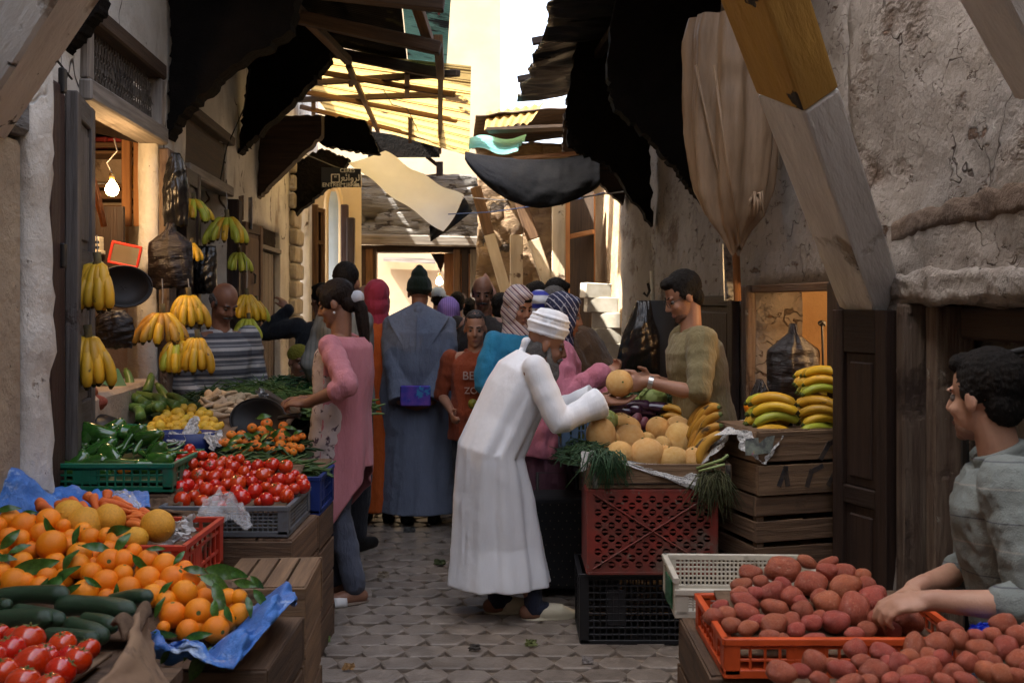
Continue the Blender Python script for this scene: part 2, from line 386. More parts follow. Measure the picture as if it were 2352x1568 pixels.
mb = MB(); sbox(mb, 'L', 2.6, 3.66, .02, .10, 0, 2.16); tag(mb.build('pilaster', M_ochre, bevel=.03, seg=2, loc=Lw(3.5, 0, 0)), 'smooth ochre pilaster under a grey stone block at the left edge', 'pilaster')
mb = MB()
ys = np.linspace(3.665, 3.86, 5); P = []
for z in np.linspace(0, 3.1, 46): P.append([tuple(Lw(y, .06+.035*sin((y-3.665)/.195*pi)+fbm(y*7, z*6, 3, 3)*.03, z)) for y in ys])
mb.grid(P); tag(mb.build('plaster_pier', M_white, smooth=True, solid=.12, loc=Lw(4, 0, 0)), 'rough crumbling whitewashed pier beside the dark folded shutter', 'pier')
mb = MB(); sbox(mb, 'L', 2.6, 3.66, .01, .13, 2.17, 2.33); tag(mb.build('stone_block', M_stone, bevel=.02, loc=Lw(3.5, 0, 2.2)), 'grey weathered block capping the ochre pilaster', 'stone block')
mb = MB(); mb.beam(W(-72, 290, 3.45), W(150, -60, 3.05), .17, .19, up=(0, 1, 0)); tag(mb.build('timber_prop', W_white, bevel=.012, loc=W(60, 120, 3.2)), 'whitewashed prop slanting across the top left corner', 'prop')
# folded shutters of the first shop
def leaf(name, A, B, z0, z1, m, label, th=.05, panels=((.08, .42), (.5, .94)), parent=None):
    """a panelled door leaf standing on the line A-B (ground points)"""
    A, B = Vector((A[0], A[1], 0)), Vector((B[0], B[1], 0)); d = (B-A); w = d.length; d.normalize(); n = Vector((-d.y, d.x, 0))
    def bx(mb, u0, u1, a, b, o0, o1):
        c = [A+d*u0+n*o0, A+d*u1+n*o0, A+d*u1+n*o1, A+d*u0+n*o1]
        mb.hexa([p+Vector((0, 0, a)) for p in c]+[p+Vector((0, 0, b)) for p in c])
    H = z1-z0; mb = MB(); st = min(.09, w*.2)
    bx(mb, 0, st, z0, z1, -th/2, th/2); bx(mb, w-st, w, z0, z1, -th/2, th/2)
    zz = [z0]+[v for p in panels for v in (z0+H*p[0], z0+H*p[1])]+[z1]
    for a, b in zip(zz[::2], zz[1::2]): bx(mb, st, w-st, a, b, -th/2+.003, th/2-.003)
    r = thing(name, label, 'door', (A+B)/2+Vector((0, 0, z0)))
    mb.build('door_frame', m, r, bevel=.004)
    for p in panels:
        mb = MB(); a, b = z0+H*p[0], z0+H*p[1]
        bx(mb, st, w-st, a, b, -th/2+.018, th/2-.018); bx(mb, st+.03, w-st-.03, a+.04, b-.04, -th/2+.008, th/2-.008)
        mb.build('door_panel', m, r, bevel=.006)
    return r
r = thing('folded_shutter', 'dark maroon folded shutter standing upright beside the lit fruit shop', 'shutter', Lw(4.3, .1, 0))
for k, (ya, yb) in enumerate(((3.87, 3.985), (3.99, 4.09))):
    mb = MB(); sbox(mb, 'L', ya, yb, .01, .12-.02*k, .05, 2.44-.02*k); mb.build('shutter_board', W_maroon, r, bevel=.015, seg=2)
for z in (.5, 1.7, 2.4):
    mb = MB(); sbox(mb, 'L', 3.97, 4.01, .11, .135, z, z+.1); mb.build('hinge', M_iron, r, bevel=.005)
W_greyblue = wood('wood_bluegrey', (.12, .108, .10), (.05, .042, .037), spots=(((.05, .035, .03), 3, .62, .04),), bump=.8)
leaf('shop_door', Lw(4.12, .11, 0), Lw(4.56, .035, 0), .4, 2.44, W_greyblue, 'grey panelled door leaf folded back at the lit shop opening', panels=((.05, .3), (.36, .62), (.68, .95)))
# first shop: room, shelves, bulb
def room(side, Y0, Y1, z0, z1, depth, m, name, label, floor_m=None, e=.12, e1=None, a=-.29):
    F = Lw if side == 'L' else Rw; e1 = e1 or e; b = -depth
    r = thing(name, label, 'shop room', F((Y0+Y1)/2, b/2, z0))
    def q(nm, P, mm):
        mb = MB(); mb.grid([[P[0], P[1]], [P[3], P[2]]]); mb.build(nm, mm, r, solid=.05)
    q('back_wall', [F(Y0-e, b, z0), F(Y1+e1, b, z0), F(Y1+e1, b, z1), F(Y0-e, b, z1)], m)
    q('side_wall', [F(Y0-e, a, z0), F(Y0-e, b, z0), F(Y0-e, b, z1), F(Y0-e, a, z1)], m)
    q('side_wall', [F(Y1+e1, a, z0), F(Y1+e1, b, z0), F(Y1+e1, b, z1), F(Y1+e1, a, z1)], m)
    q('room_ceiling', [F(Y0-e, a, z1), F(Y1+e1, a, z1), F(Y1+e1, b, z1), F(Y0-e, b, z1)], W_sooty)
    q('room_floor', [F(Y0-e, a, z0), F(Y1+e1, a, z0), F(Y1+e1, b, z0), F(Y0-e, b, z0)], floor_m or W_sooty)
    return r
M_pink = mat('plaster_pink', (.52, .42, .33), (.40, .31, .235), scale=2., rough=.9, bump=1., bscale=8, spots=(((.17, .12, .09), 3, .63, .08), ((.1, .07, .05), 22, .7, .03)))
room('L', 4.62, 5.78, .45, 2.62, 1.05, M_pink, 'fruit_shop_room', 'small lit fruit shop with ochre inside walls on the left', e1=.52, a=-.11)
r = thing('grilled_transom', 'dark iron grille in a grey wooden frame over the lit shop', 'window grille', Lw(5.2, 0, 2.5))
mb = MB(); sbox(mb, 'L', 4.52, 5.84, -.1, .06, 2.48, 2.58); mb.build('lintel', W_grey, r, bevel=.01)
mb = MB(); sbox(mb, 'L', 4.52, 5.84, -.1, .05, 2.86, 2.95); mb.build('head_beam', W_sooty, r, bevel=.01)
for a, b in ((4.53, 4.61), (5.76, 5.83)):
    mb = MB(); sbox(mb, 'L', a, b, -.08, .04, 2.585, 2.855); mb.build('frame', W_grey, r, bevel=.006)
mb = MB(); sbox(mb, 'L', 4.62, 5.75, -.16, -.12, 2.585, 2.855); mb.build('backing', mat('backing_near_black', (.035, .038, .036), (.015, .015, .014), scale=9, rough=.9), r)  # near-black sheet closing the opening behind the grille
mb = MB(); rn = random.Random(4)
for k in range(26):
    y = 4.64+k*1.1/26; mb.tube([Lw(y, -.02, 2.59), Lw(y, -.02, 2.85)], .005, 5)
    for j in range(3):
        z = 2.62+j*.08; mb.tube([Lw(y+.02+.018*cos(a), -.015, z+.03*sin(a)+.01) for a in np.linspace(0, 2*pi, 9)], .004, 4)
for k in range(70):   # dusty cobwebs and twigs caught in it
    y, z = rn.uniform(4.65, 5.7), rn.uniform(2.6, 2.83); mb.tube([Lw(y, 0, z), Lw(y+rn.uniform(-.06, .06), .012, z-rn.uniform(.01, .1))], .0022, 3)
mb.build('iron_grille', mat('dusty_iron', (.10, .085, .07), (.05, .042, .036), rough=.8), r)
# hanging bulb (lit in the photo)
def bulb(name, label, p, r_, top, energy, glow, cord_m, blackout=False):
    t = thing(name, label, 'light bulb', p)
    mb = MB(); prof = [(.001, -1.25), (.45, -1.2), (.8, -.9), (1, -.4), (.98, 0), (.75, .55), (.42, .95), (.38, 1.2)]
    mb.lathe([(a*r_, b*r_) for a, b in prof], p, 18); g = mb.build('glass_bulb', emat('lit_glass_%g' % glow, (1, .62, .27), glow), t, smooth=True)
    g.visible_shadow = True
    mb = MB(); mb.lathe([(.001, 2.4*r_), (.42*r_, 2.35*r_), (.46*r_, 1.8*r_), (.4*r_, 1.2*r_), (.001, 1.18*r_)], p, 14); mb.build('brass_socket', mat('brass', (.55, .36, .14), metal=.9, rough=.35), t, smooth=True)
    mb = MB(); q = Vector(p)+Vector((0, 0, 2.4*r_)); T = Vector(top)
    mb.tube([q, q.lerp(T, .3)+Vector((-.03, .0, 0)), q.lerp(T, .65)+Vector((.02, 0, 0)), T], .004, 5); mb.build('cord', cord_m, t)
    l = bpy.data.lights.new(name+'_light', 'POINT'); l.energy = energy; l.color = (1, .60, .28); l.shadow_soft_size = r_*1.35
    lo = bpy.data.objects.new('bulb_light', l); COL.objects.link(lo); lo.parent = t; lo.location = (-.0, -.02, -r_*.4)
    g.visible_shadow = False
    return t
bulb('hanging_bulb', 'glowing bare bulb hanging on a cord in the left fruit shop', W(257, 432, 5.2), .033, W(262, 318, 5.15), 1.7, 22, M_wire)
# shelves in the first shop, along its far end wall
r = thing('wall_shelf', 'orange brown wooden rack of shelves behind the bulb', 'shelf', W(250, 490, 6.1))
for py, dz in ((340, .03), (355, .02), (432, .02), (458, .05), (486, .035)):
    mb = MB(); a = ZZ(py, 6.05); mb.hexa([Lw(6.02, -.14, a), Lw(6.26, -.14, a), Lw(6.26, -.98, a), Lw(6.02, -.98, a), Lw(6.02, -.14, a+dz), Lw(6.26, -.14, a+dz), Lw(6.26, -.98, a+dz), Lw(6.02, -.98, a+dz)]); mb.build('shelf_board', W_brown, r, bevel=.004)
for px in (291, 318):
    mb = MB(); mb.beam(W(px, 520, 5.98), W(px, 312, 5.98), .05, .04); mb.build('upright', W_orange, r, bevel=.004)
for k, (px, py, w, h, c) in enumerate(((235, 330, .13, .07, (.16, .02, .02)), (266, 330, .12, .06, (.30, .03, .03)), (304, 412, .06, .16, (.5, .26, .03)), (222, 427, .20, .03, (.5, .5, .5)), (250, 480, .16, .03, (.06, .05, .045)))):
    mb = MB(); mb.box(W(px, py, 6.1), (w, .1, h), Euler((0, 0, .2*k-.3)).to_matrix())
    tag(mb.build('goods_box', mat('goods_%d' % k, c, rough=.5), bevel=.012, seg=2, loc=W(px, py, 6.1)), ['dark red bundle on the top shelf behind the bulb', 'bright red bundle on the top shelf behind the bulb', 'amber bottle-shaped pack at the end of the shelf', 'grey flat box on the middle shelf behind the bulb', 'dark flat pack on the lowest shelf behind the bulb'][k], 'packet')
tag(MB().hexa([W(196, 300, 5.9), W(320, 330, 5.9), W(320, 330, 6.2), W(196, 300, 6.2), W(196, 255, 5.9), W(320, 305, 5.9), W(320, 305, 6.2), W(196, 255, 6.2)]).build('dark_board', W_dark, loc=W(250, 290, 6)), 'dark boarding above the shelves of the lit shop', 'board')
r = tag(MB().tube([W(200, 255, 4.85), W(203, 330, 4.86), W(210, 400, 4.88), W(222, 450, 4.9), W(240, 520, 4.95)], [.012, .02, .016, .022, .012], 8).tube([W(203, 330, 4.84), W(215, 420, 4.86), W(236, 520, 4.92)], .009, 6).build('rope_bundle', mat('rope_orange', (.50, .17, .045), (.3, .09, .02), scale=40, rough=.9, bump=.6), smooth=True, loc=W(210, 400, 4.88)), 'orange twisted rope hanging from the lintel of the lit shop', 'rope')
r = thing('electric_meter', 'cream electric meter screwed to a dark board in the left shop', 'meter', W(218, 565, 5.5))
mb = MB(); mb.box(W(232, 560, 5.62), (.26, .03, .42)); mb.build('mounting_board', W_dark, r)
mb = MB(); mb.box(W(218, 563, 5.55), (.075, .07, .095)); mb.build('case', mat('cream_plastic', (.55, .5, .4), rough=.5), r, bevel=.008, seg=2)
mb = MB(); mb.box(W(218, 580, 5.55)+Vector((0, -.01, 0)), (.10, .07, .022)); mb.build('terminal_cover', MATS['cream_plastic'], r, bevel=.004)
for dy in (.018, -.012):
    mb = MB(); mb.box(W(219, 563, 5.512)+Vector((0, 0, dy)), (.04, .006, .012)); mb.build('dial_window', mat('black_plastic', (.012, .012, .013), (.009, .009, .01), rough=.4), r)
r = thing('framed_mirror', 'tilted mirror in a red and yellow frame on the shop post', 'mirror', W(287, 585, 5.4))
R = Euler((0, RAD(12), RAD(10))).to_matrix(); c = W(287, 585, 5.4)
for (dx, dz, w, h) in ((0, .055, .16, .014), (0, -.055, .16, .014), (.075, 0, .014, .1), (-.075, 0, .014, .1)):
    mb = MB(); mb.box(c+R @ Vector((dx, 0, dz)), (w, .016, h), R); mb.build('frame', mat('red_paint', (.50, .035, .02), rough=.4), r, bevel=.003)
mb = MB(); mb.box(c+R @ Vector((0, .004, 0)), (.14, .006, .1), R); mb.build('mirror_glass', mat('mirror', (.6, .58, .55), (.5, .48, .45), metal=1, rough=.12), r)
# posts and wall between the two shops
mb = MB(); sbox(mb, 'L', 5.80, 5.98, .01, .07, .4, 2.46); tag(mb.build('door_post', W_peel, bevel=.01, loc=Lw(5.9, 0, .4)), 'peeling wooden post between the two left shops', 'post')
leaf('shop_shutter', Lw(6.0, .1, 0), Lw(6.46, .08, 0), .5, 2.38, W_dark, 'dark wooden shutter behind the hanging black bags', panels=((.05, .45), (.52, .95)))
# second shop
room('L', 6.5, 7.75, .45, 2.44, .9, M_blue, 'blue_shop_room', 'second left shop with pale blue inside walls')
r = thing('transom_board', 'plain brown boarded transom over the second left shop', 'transom', Lw(7, 0, 2.46))
mb = MB(); sbox(mb, 'L', 6.42, 7.82, -.04, .05, 2.38, 2.46); mb.build('lintel', W_grey, r, bevel=.008)
mb = MB(); sbox(mb, 'L', 6.5, 7.75, -.06, -.01, 2.465, 2.775); mb.build('board', W_sooty, r)
mb = MB(); sbox(mb, 'L', 6.42, 7.82, -.04, .06, 2.78, 2.85); mb.build('head_beam', W_sooty, r, bevel=.008)
mb = MB(); sbox(mb, 'L', 7.76, 7.9, .0, .1, .4, 2.36); tag(mb.build('door_post', W_dark, bevel=.01, loc=Lw(7.8, 0, .4)), 'dark post at the far side of the blue walled shop', 'post')
leaf('shop_door', Lw(7.92, .1, 0), Lw(8.5, .14, 0), .6, 2.2, W_brown, 'brown door leaf with pinned papers beside the blue walled shop', panels=((.05, .5), (.56, .95)))
for px, py, w, h, c, lb in ((537, 478, .09, .20, (.35, .25, .18), 'brown picture pinned to the left door leaf'), (558, 490, .07, .26, (.6, .6, .62), 'pale pointed sheet pinned to the left door leaf')):
    mb = MB(); p = W(px, py, 8.05); mb.box(p+Vector((.06, 0, 0)), (w, .006, h), Euler((0, 0, -.9)).to_matrix()); tag(mb.build('poster', mat('poster_%d' % px, c, tuple(v*.4 for v in c), scale=14, rough=.6), loc=p), lb, 'poster')
p = W(577, 500, 8.2); tag(MB().tube([W(578, 470, 8.2), W(577, 600, 8.2), W(577, 645, 8.2), W(580, 652, 8.2), W(586, 650, 8.2), W(587, 632, 8.2), W(582, 628, 8.2)], .009, 6).build('iron_hook', M_iron, loc=p), 'long black iron rod with a hooked lower end', 'hook')
# brown door with lattice light further down
r = thing('arched_lane_door', 'brown plank door with a lattice light above, behind the seated man', 'door', Lw(9.75, 0, 0))
for k in range(7):
    mb = MB(); a = 9.03+k*.209; sbox(mb, 'L', a, a+.203, -.1, -.05, .02, 2.05); mb.build('plank', W_maroon, r, bevel=.006)
mb = MB(); sbox(mb, 'L', 9.0, 10.5, -.11, .02, 2.06, 2.10); mb.build('transom_bar', W_dark, r)
mb = MB()
for k in range(24):
    a = 9.0+k*.07; mb.beam(Lw(a, -.06, 2.1), Lw(a+.16, -.06, 2.28), .014); mb.beam(Lw(a+.16, -.05, 2.1), Lw(a, -.05, 2.28), .014)
mb.build('lattice', W_sooty, r)
mb = MB(); sbox(mb, 'L', 9.0, 10.5, -.2, -.17, 0, 2.28); mb.build('dark_backing', MATS['backing_near_black'], r)
# stone quoin pier and the far part of the left row
mb = MB(); rn = random.Random(3)
for k in range(16):
    z = k*.2; w = rn.uniform(-.05, .06); sbox(mb, 'L', 11.2+w, 11.85+rn.uniform(-.05, .05), -.02, .07+rn.uniform(-.015, .02), z+.008, z+.19)
tag(mb.build('stone_quoin', mat('pale_stone', (.50, .44, .35), (.33, .28, .21), scale=5, rough=.9, bump=1.5, bscale=10), bevel=.03, seg=2, loc=Lw(11.5, 0, 0)), 'pale pier of rough stone blocks past the brown door', 'pier')
r = thing('lattice_shutter', 'tall reddish brown shutter with a lattice panel past the stone pier', 'shutter', W(732, 650, 12))
mb = MB(); mb.beam(W(724, 900, 12), W(724, 470, 12), .07, .05); mb.beam(W(742, 900, 12.05), W(742, 480, 12.05), .05, .05)
for py in (485, 560, 700): mb.beam(W(722, py-5, 12), W(744, py, 12.05), .06, .05)
mb.build('frame', W_brown, r, bevel=.004)
mb = MB(); mb.hexa([W(726, 900, 12.03), W(741, 900, 12.08), W(741, 900, 12.11), W(726, 900, 12.06), W(726, 475, 12.03), W(741, 485, 12.08), W(741, 485, 12.11), W(726, 475, 12.06)]); mb.build('panel', W_dark, r)
# pale arch
r = thing('blue_arch_niche', 'narrow pale blue niche in an arched cream frame near the end of the lane', 'niche', W(765, 700, 13))
mb = MB(); P = []
for a in np.linspace(0, pi, 13): P.append(W(766-17*cos(a), 480-55*sin(a), 13))
mb.tube([W(749, 930, 13)]+P+[W(783, 930, 13)], .035, 6); mb.build('arch_frame', M_cream, r, smooth=True)
mb = MB(); mb.hexa([W(748, 930, 13.15), W(784, 930, 13.15), W(784, 930, 13.2), W(748, 930, 13.2), W(748, 440, 13.15), W(784, 440, 13.15), W(784, 440, 13.2), W(748, 440, 13.2)]); mb.build('niche_wall', M_blue, r)
mb = MB(); mb.hexa([W(700, 980, 13.4), W(830, 980, 13.4), W(830, 980, 13.6), W(700, 980, 13.6), W(700, 400, 13.4), W(830, 400, 13.4), W(830, 400, 13.6), W(700, 400, 13.6)]); tag(mb.build('cream_wall', M_cream, loc=W(770, 900, 13.5)), 'cream wall around the blue arched niche', 'wall')
for k, (px, w, m, l) in enumerate(((792, .09, W_maroon, 'reddish wooden post right of the blue niche'), (806, .10, W_dark, 'dark wooden post left of the gate opening'))):
    mb = MB(); mb.beam(W(px, 950, 12.9-.1*k), W(px, 470+30*k, 12.9-.1*k), w, .1); tag(mb.build('timber_post', m, bevel=.01, loc=W(px, 950, 12.9)), l, 'post')

# ---- facade closing the lane at Y=14 with its gate
r = thing('gate_building', 'weathered grey stone and timber front over the gate at the end of the lane', 'building', W(955, 900, 14))
Yg = 14.0
P = []
for i, px in enumerate(np.linspace(812, 1103, 50)):
    row = []
    for j, py in enumerate(np.linspace(556, 405, 30)):
        p = W(px, py, Yg); hole = -.16*max(0, min(1, (1-abs((px-850)/34))*3))*max(0, min(1, (1-abs((py-505)/28))*3))
        row.append((p.x, p.y+fbm(p.x*1.6, p.z*9, 2, 4)*.035-hole, p.z))
    P.append(row)
mb = MB(); mb.grid(P); mb.build('stone_wall', M_stone, r, smooth=True, solid=.3, off=0)
mb = MB(); mb.beam(W(812, 549, Yg-.12), W(1100, 556, Yg-.12), .22, .14); mb.build('lintel_beam', W_grey, r, bevel=.015)
mb = MB(); mb.beam(W(812, 572, Yg+.1), W(1100, 574, Yg+.1), .3, .1); mb.build('soffit_beam', W_dark, r, bevel=.01)
for px, w, m in ((832, .12, W_dark), (850, .11, W_brown), (862, .05, W_dark), (1050, .10, W_brown), (1068, .09, W_dark), (1090, .12, W_grey)):
    mb = MB(); mb.beam(W(px, 955, Yg), W(px, 572, Yg), w, .14); mb.build('gate_post', m, r, bevel=.01)
mb = MB(); mb.hexa([W(1020, 955, Yg+.25), W(1100, 955, Yg+.25), W(1100, 955, Yg+.35), W(1020, 955, Yg+.35), W(1020, 575, Yg+.25), W(1100, 575, Yg+.25), W(1100, 575, Yg+.35), W(1020, 575, Yg+.35)]); mb.build('gate_boards', W_orange, r)
# walls flanking the gate on the right, with ochre rubble
P = []
for px in np.linspace(1098, 1335, 40):
    P.append([tuple(Vector((0, fbm(px*.03, py*.02, 5, 4)*.06, 0))+W(px, py, 13.6)) for py in np.linspace(960, 330, 50)])
mb = MB(); mb.grid(P); tag(mb.build('rubble_wall', mat('ochre_rubble', (.33, .23, .13), (.17, .11, .07), scale=3, rough=.92, bump=2.2, bscale=8, stretch=(1, 1, 2), spots=(((.06, .045, .035), 3, .6, .04),)), smooth=True, solid=.2, loc=W(1200, 900, 13.6)), 'brown rubble wall behind the painted props right of the gate', 'wall')
def prop(a, b, w, cut, la):
    A, B = Vector(a), Vector(b); t = thing('timber_prop', la, 'prop', B); C = A.lerp(B, cut)
    MB().beam(A, C, w, w).build('bare_timber', W_brown, t, bevel=.01); MB().beam(C, B, w*1.02, w*1.02).build('painted_end', W_peel2, t, bevel=.01); return t
W_peel2 = wood('wood_cream_paint', (.60, .50, .36), (.45, .36, .25), spots=(((.14, .09, .06), 2.6, .60, .03),), bump=.8, g=(2.2, 9, 1))
prop(W(1092, 430, 12.4), W(1168, 690, 12.4), .135, .42, 'slanting prop with a cream painted foot nearest the gate')
prop(W(1188, 440, 12.2), W(1262, 660, 12.2), .15, .50, 'thicker slanting prop with a cream painted foot near the right wall')
mb = MB(); mb.beam(W(1186, 930, 12.9), W(1186, 540, 12.9), .17, .12); tag(mb.build('plaster_post', W_peel2, bevel=.01, loc=W(1186, 930, 12.9)), 'cream peeling post between the two slanting props', 'post')
mb = MB(); mb.beam(W(1283, 930, 12), W(1283, 440, 12), .16, .12); mb.beam(W(1297, 930, 12), W(1297, 440, 12), .05, .09); tag(mb.build('timber_post', W_peel2, bevel=.01, loc=W(1283, 930, 12)), 'tall pale upright post beside the brown window shutters', 'post')
r = thing('window_shutter', 'dark brown boarded window in an orange frame on the right', 'window', W(1335, 600, 11.8))
mb = MB(); mb.hexa([W(1300, 900, 11.8), W(1364, 900, 11.5), W(1364, 900, 11.6), W(1300, 900, 11.9), W(1300, 440, 11.8), W(1364, 440, 11.5), W(1364, 440, 11.6), W(1300, 440, 11.9)]); mb.build('boards', W_sooty, r)
mb = MB()
for px in (1304, 1362): mb.beam(W(px, 900, 11.6), W(px, 445, 11.6), .05, .05)
mb.beam(W(1302, 545, 11.65), W(1364, 532, 11.45), .06, .05); mb.build('frame', W_orange, r, bevel=.004)

# ---- right row of houses
wall('plaster_wall', 'R', 4.6, 10.1, 0, 4.4, M_brown, 'stained brown plaster wall over the lit banana shop on the right', [(4.72, 5.9, .35, 1.645)], amp=.014)
wall('plaster_wall', 'R', -.5, 4.6, 0, 5.0, M_brown, 'rough lumpy plaster wall with cracks above the seated man', [(2.4, 4.10, 0, 1.56)], res=.05, amp=.020, sc=4.6)
mb = MB(); mb.hexa([(-3.2, -3.6, 0), (3.4, -3.6, 0), (3.4, -3.2, 0), (-3.2, -3.2, 0), (-3.2, -3.6, 6), (3.4, -3.6, 6), (3.4, -3.2, 6), (-3.2, -3.2, 6)])  # unseen block added to shut off sky light from behind the camera
tag(mb.build('house_front', M_brown, loc=(0, -3.4, 0)), 'unseen house block added behind the viewer to cut fill light', 'house')
wall('house_front', 'R', -4., -.5, 0, 5.2, M_brown, 'brown house wall on the right nearest the viewer', res=.25)
wall('plaster_wall', 'R', 10.2, 13.7, 0, 4.2, mat('plaster_tan', (.50, .36, .22), (.36, .25, .15), scale=2.5, rough=.9, bump=1.2, bscale=8), 'sunlit tan wall past the edge of the brown plaster on the right', t0=-.1, res=.15)
# worn ledge and brown eroded band: they follow the lumps of the wall behind them
WS = sum(map(ord, 'rough lumpy plaster wall with cracks above the seated man')) % 91
def wd(y, z): return fbm(y*4.6*.35, z*4.6*.35, WS, 2)*.032+fbm(y*4.6*1.7, z*4.6*1.7, WS+9, 3)*.014
def patch(name, label, cat, c0, hw, out, m, seed):
    P = []
    for y in np.linspace(2.3, 4.17, 110):
        row = []; u = (y-2.3)/1.87; c = c0(u)+fbm(y*2, 1, seed, 3)*.012; h = hw*(1+.5*fbm(y*3, 5, seed, 3))
        for a in np.linspace(-1, 1, 15):
            z = c+a*h+fbm(y*11, a*2, seed+4, 2)*.012; e = 1-abs(a)**5; row.append(tuple(Rw(y, wd(y, z)+out*e-.008*(1-e)+fbm(y*14, z*14, seed, 3)*.006*e, z)))
        P.append(row)
    mb = MB(); mb.grid(P); tag(mb.build(name, m, smooth=True, solid=.006, loc=Rw(3.4, 0, c0(.5))), label, cat)
patch('plaster_ledge', 'worn whitewashed ledge over the dark recess on the right', 'ledge', lambda u: 1.625, .062, .016, mat('plaster_ledge', (.38, .34, .30), (.24, .20, .17), scale=6, rough=.8, bump=1.8, bscale=18, spots=(((.10, .065, .045), 5, .6, .05), ((.05, .04, .035), 14, .66, .03))), 4)
patch('plaster_band', 'brown eroded band in the plaster above the ledge', 'plaster band', lambda u: 1.86+.05*sin(u*3.1), .05, .006, mat('plaster_band', (.15, .105, .075), (.09, .06, .042), scale=5, rough=.9, bump=1.5, bscale=9), 7)
# recess behind the seated man
r = thing('wall_recess', 'dark recess with peeling plaster behind the seated man', 'recess', Rw(3.3, -.3, 0))
mb = MB(); P = []
for y in np.linspace(2.2, 4.2, 40): P.append([tuple(Rw(y, -.27+fbm(y*4, z*4, 8, 4)*.03, z)) for z in np.linspace(0, 1.6, 34)])
mb.grid(P); mb.build('back_wall', M_peel, r, smooth=True, solid=.05)
mb = MB(); sbox(mb, 'R', 2.4, 3.9, -.24, -.14, 1.42, 1.55); mb.build('beam', W_dark, r, bevel=.01)
mb = MB(); sbox(mb, 'R', 4.02, 4.10, -.2, .02, 0, 1.555); sbox(mb, 'R', 3.93, 4.015, -.22, -.06, 0, 1.55); mb.build('frame', W_peel, r, bevel=.012, seg=2)
# dark door leaf in front of the recess edge
leaf('shop_door', (XX(2048, 4.12), 4.12), (XX(1924, 4.42), 4.42), .22, 1.53, W_dark, 'dark brown open door leaf between the banana crates and the recess', th=.06, panels=((.06, .36), (.42, .86)))
# banana shop
M_amber = mat('plaster_amber', (.52, .34, .18), (.38, .23, .11), scale=2.2, rough=.9, bump=1., spots=(((.18, .11, .07), 4, .64, .05),))
room('R', 4.72, 5.9, .35, 1.66, .75, M_amber, 'banana_shop_room', 'small amber lit shop behind the bananas')
r = thing('timber_surround', 'peeling wooden frame of the amber lit banana shop', 'door frame', Rw(5.3, 0, .4))
for a, b, nm, m in ((4.58, 4.715, 'right_jamb', W_dark), (5.905, 6.03, 'left_jamb', W_peel)):
    mb = MB(); sbox(mb, 'R', a, b, -.06, .06, .35, 1.66); mb.build('jamb', m, r, bevel=.01)
mb = MB(); sbox(mb, 'R', 4.72, 5.9, -.06, .035, 1.615, 1.66); mb.build('lintel', W_brown, r, bevel=.006)
leaf('shop_door', Rw(6.05, .08, 0), Rw(7.1, .12, 0), .3, 1.60, W_dark, 'dark door leaf folded against the wall behind the vendor in the olive shirt', panels=((.05, .95),))
l = bulb('shop_bulb', 'bare bulb lighting the banana shop from inside', Rw(4.95, -.32, 1.5), .03, Rw(4.95, -.32, 1.65), 2.2, 16, M_wire)
# big painted strut and its neighbour
t = thing('diagonal_strut', 'thick diagonal timber with yellow upper half and peeling white lower half', 'strut', W(1995, 680, 4.32))
A, B = W(1690, -180, 3.05), W(2000, 700, 4.34); C = A.lerp(B, .365)
xd = (B-A).normalized()
def strut(mb, a, b, mi=0):
    u = Vector((.80, -.60, .0)); u = (u-xd*u.dot(xd)).normalized(); v = xd.cross(u)
    P = []
    for p, s in ((a, 1.), (b, 1.)):
        P += [p+u*.05+v*.10, p+u*.15-v*.01, p+u*.0-v*.11, p-u*.155-v*.02]
    return mb.hexa(P, mi)
def strutsub(a, b, m, nm):
    mb = MB(); n = 14
    for i in range(1): strut(mb, a, b)
    o = mb.build(nm, m, t, bevel=.012, seg=2); return o
strutsub(C, B+xd*.05, W_white, 'white_half'); strutsub(A, C, W_yellow, 'yellow_half')
mb = MB(); mb.beam(W(2240, -160, 2.5), W(2420, 190, 2.9), .16, .16, up=(0, 1, 0)); tag(mb.build('timber_prop', W_white, bevel=.012, loc=W(2330, 50, 2.7)), 'pale prop crossing the top right corner', 'prop')

# ---- black boarded brackets under the upper storeys
def bracket(name, pts, Y, th, m, label, jag=.0, seed=1, steps=14, cat='bracket'):
    rn = random.Random(seed); ring = []
    for (x0, y0), (x1, y1), e in zip(pts, pts[1:]+pts[:1], [1]*len(pts)):
        n = steps if (abs(x1-x0)+abs(y1-y0)) > 60 else 2
        for k in range(n):
            u = k/n; j = jag if 0 < k else 0
            ring.append((lerp(x0, x1, u)+rn.uniform(-j, j), lerp(y0, y1, u)+rn.uniform(-j, j)))
    n = len(ring); V = [W(x, y, Y) for x, y in ring]+[W(x, y, Y)+Vector((0, th, 0)) for x, y in ring]
    mb = MB(); uv0 = [(x*.004, y*.004) for x, y in ring]
    mb.add(V, [tuple(range(n)), tuple(range(2*n-1, n-1, -1))]+[(i, i+n, (i+1) % n+n, (i+1) % n) for i in range(n)], 0,
           [uv0, uv0[::-1]]+[[(0, 0), (0, .1), (.1, .1), (.1, 0)]]*n)
    return tag(mb.build(name, m, loc=W(pts[0][0], pts[0][1], Y)), label, cat)
bracket('sooty_bracket', [(386, -120), (392, 60), (388, 190), (382, 318), (420, 260), (520, 160), (668, 68), (700, -120)], 6.02, .16, M_soot, 'large soot black boarded bracket over the second left shop', 5, 2)
bracket('sooty_bracket', [(570, 120), (560, 240), (545, 352), (600, 300), (690, 215), (758, 138), (755, 60), (600, 40)], 8.2, .16, M_soot, 'soot black bracket with a ragged lower edge left of the reed roof', 4, 3)
bracket('sooty_bracket', [(598, 270), (590, 455), (640, 405), (738, 310), (738, 264)], 9.2, .14, W_sooty, 'brown boarded bracket below the reed roof on the left', 2, 4)
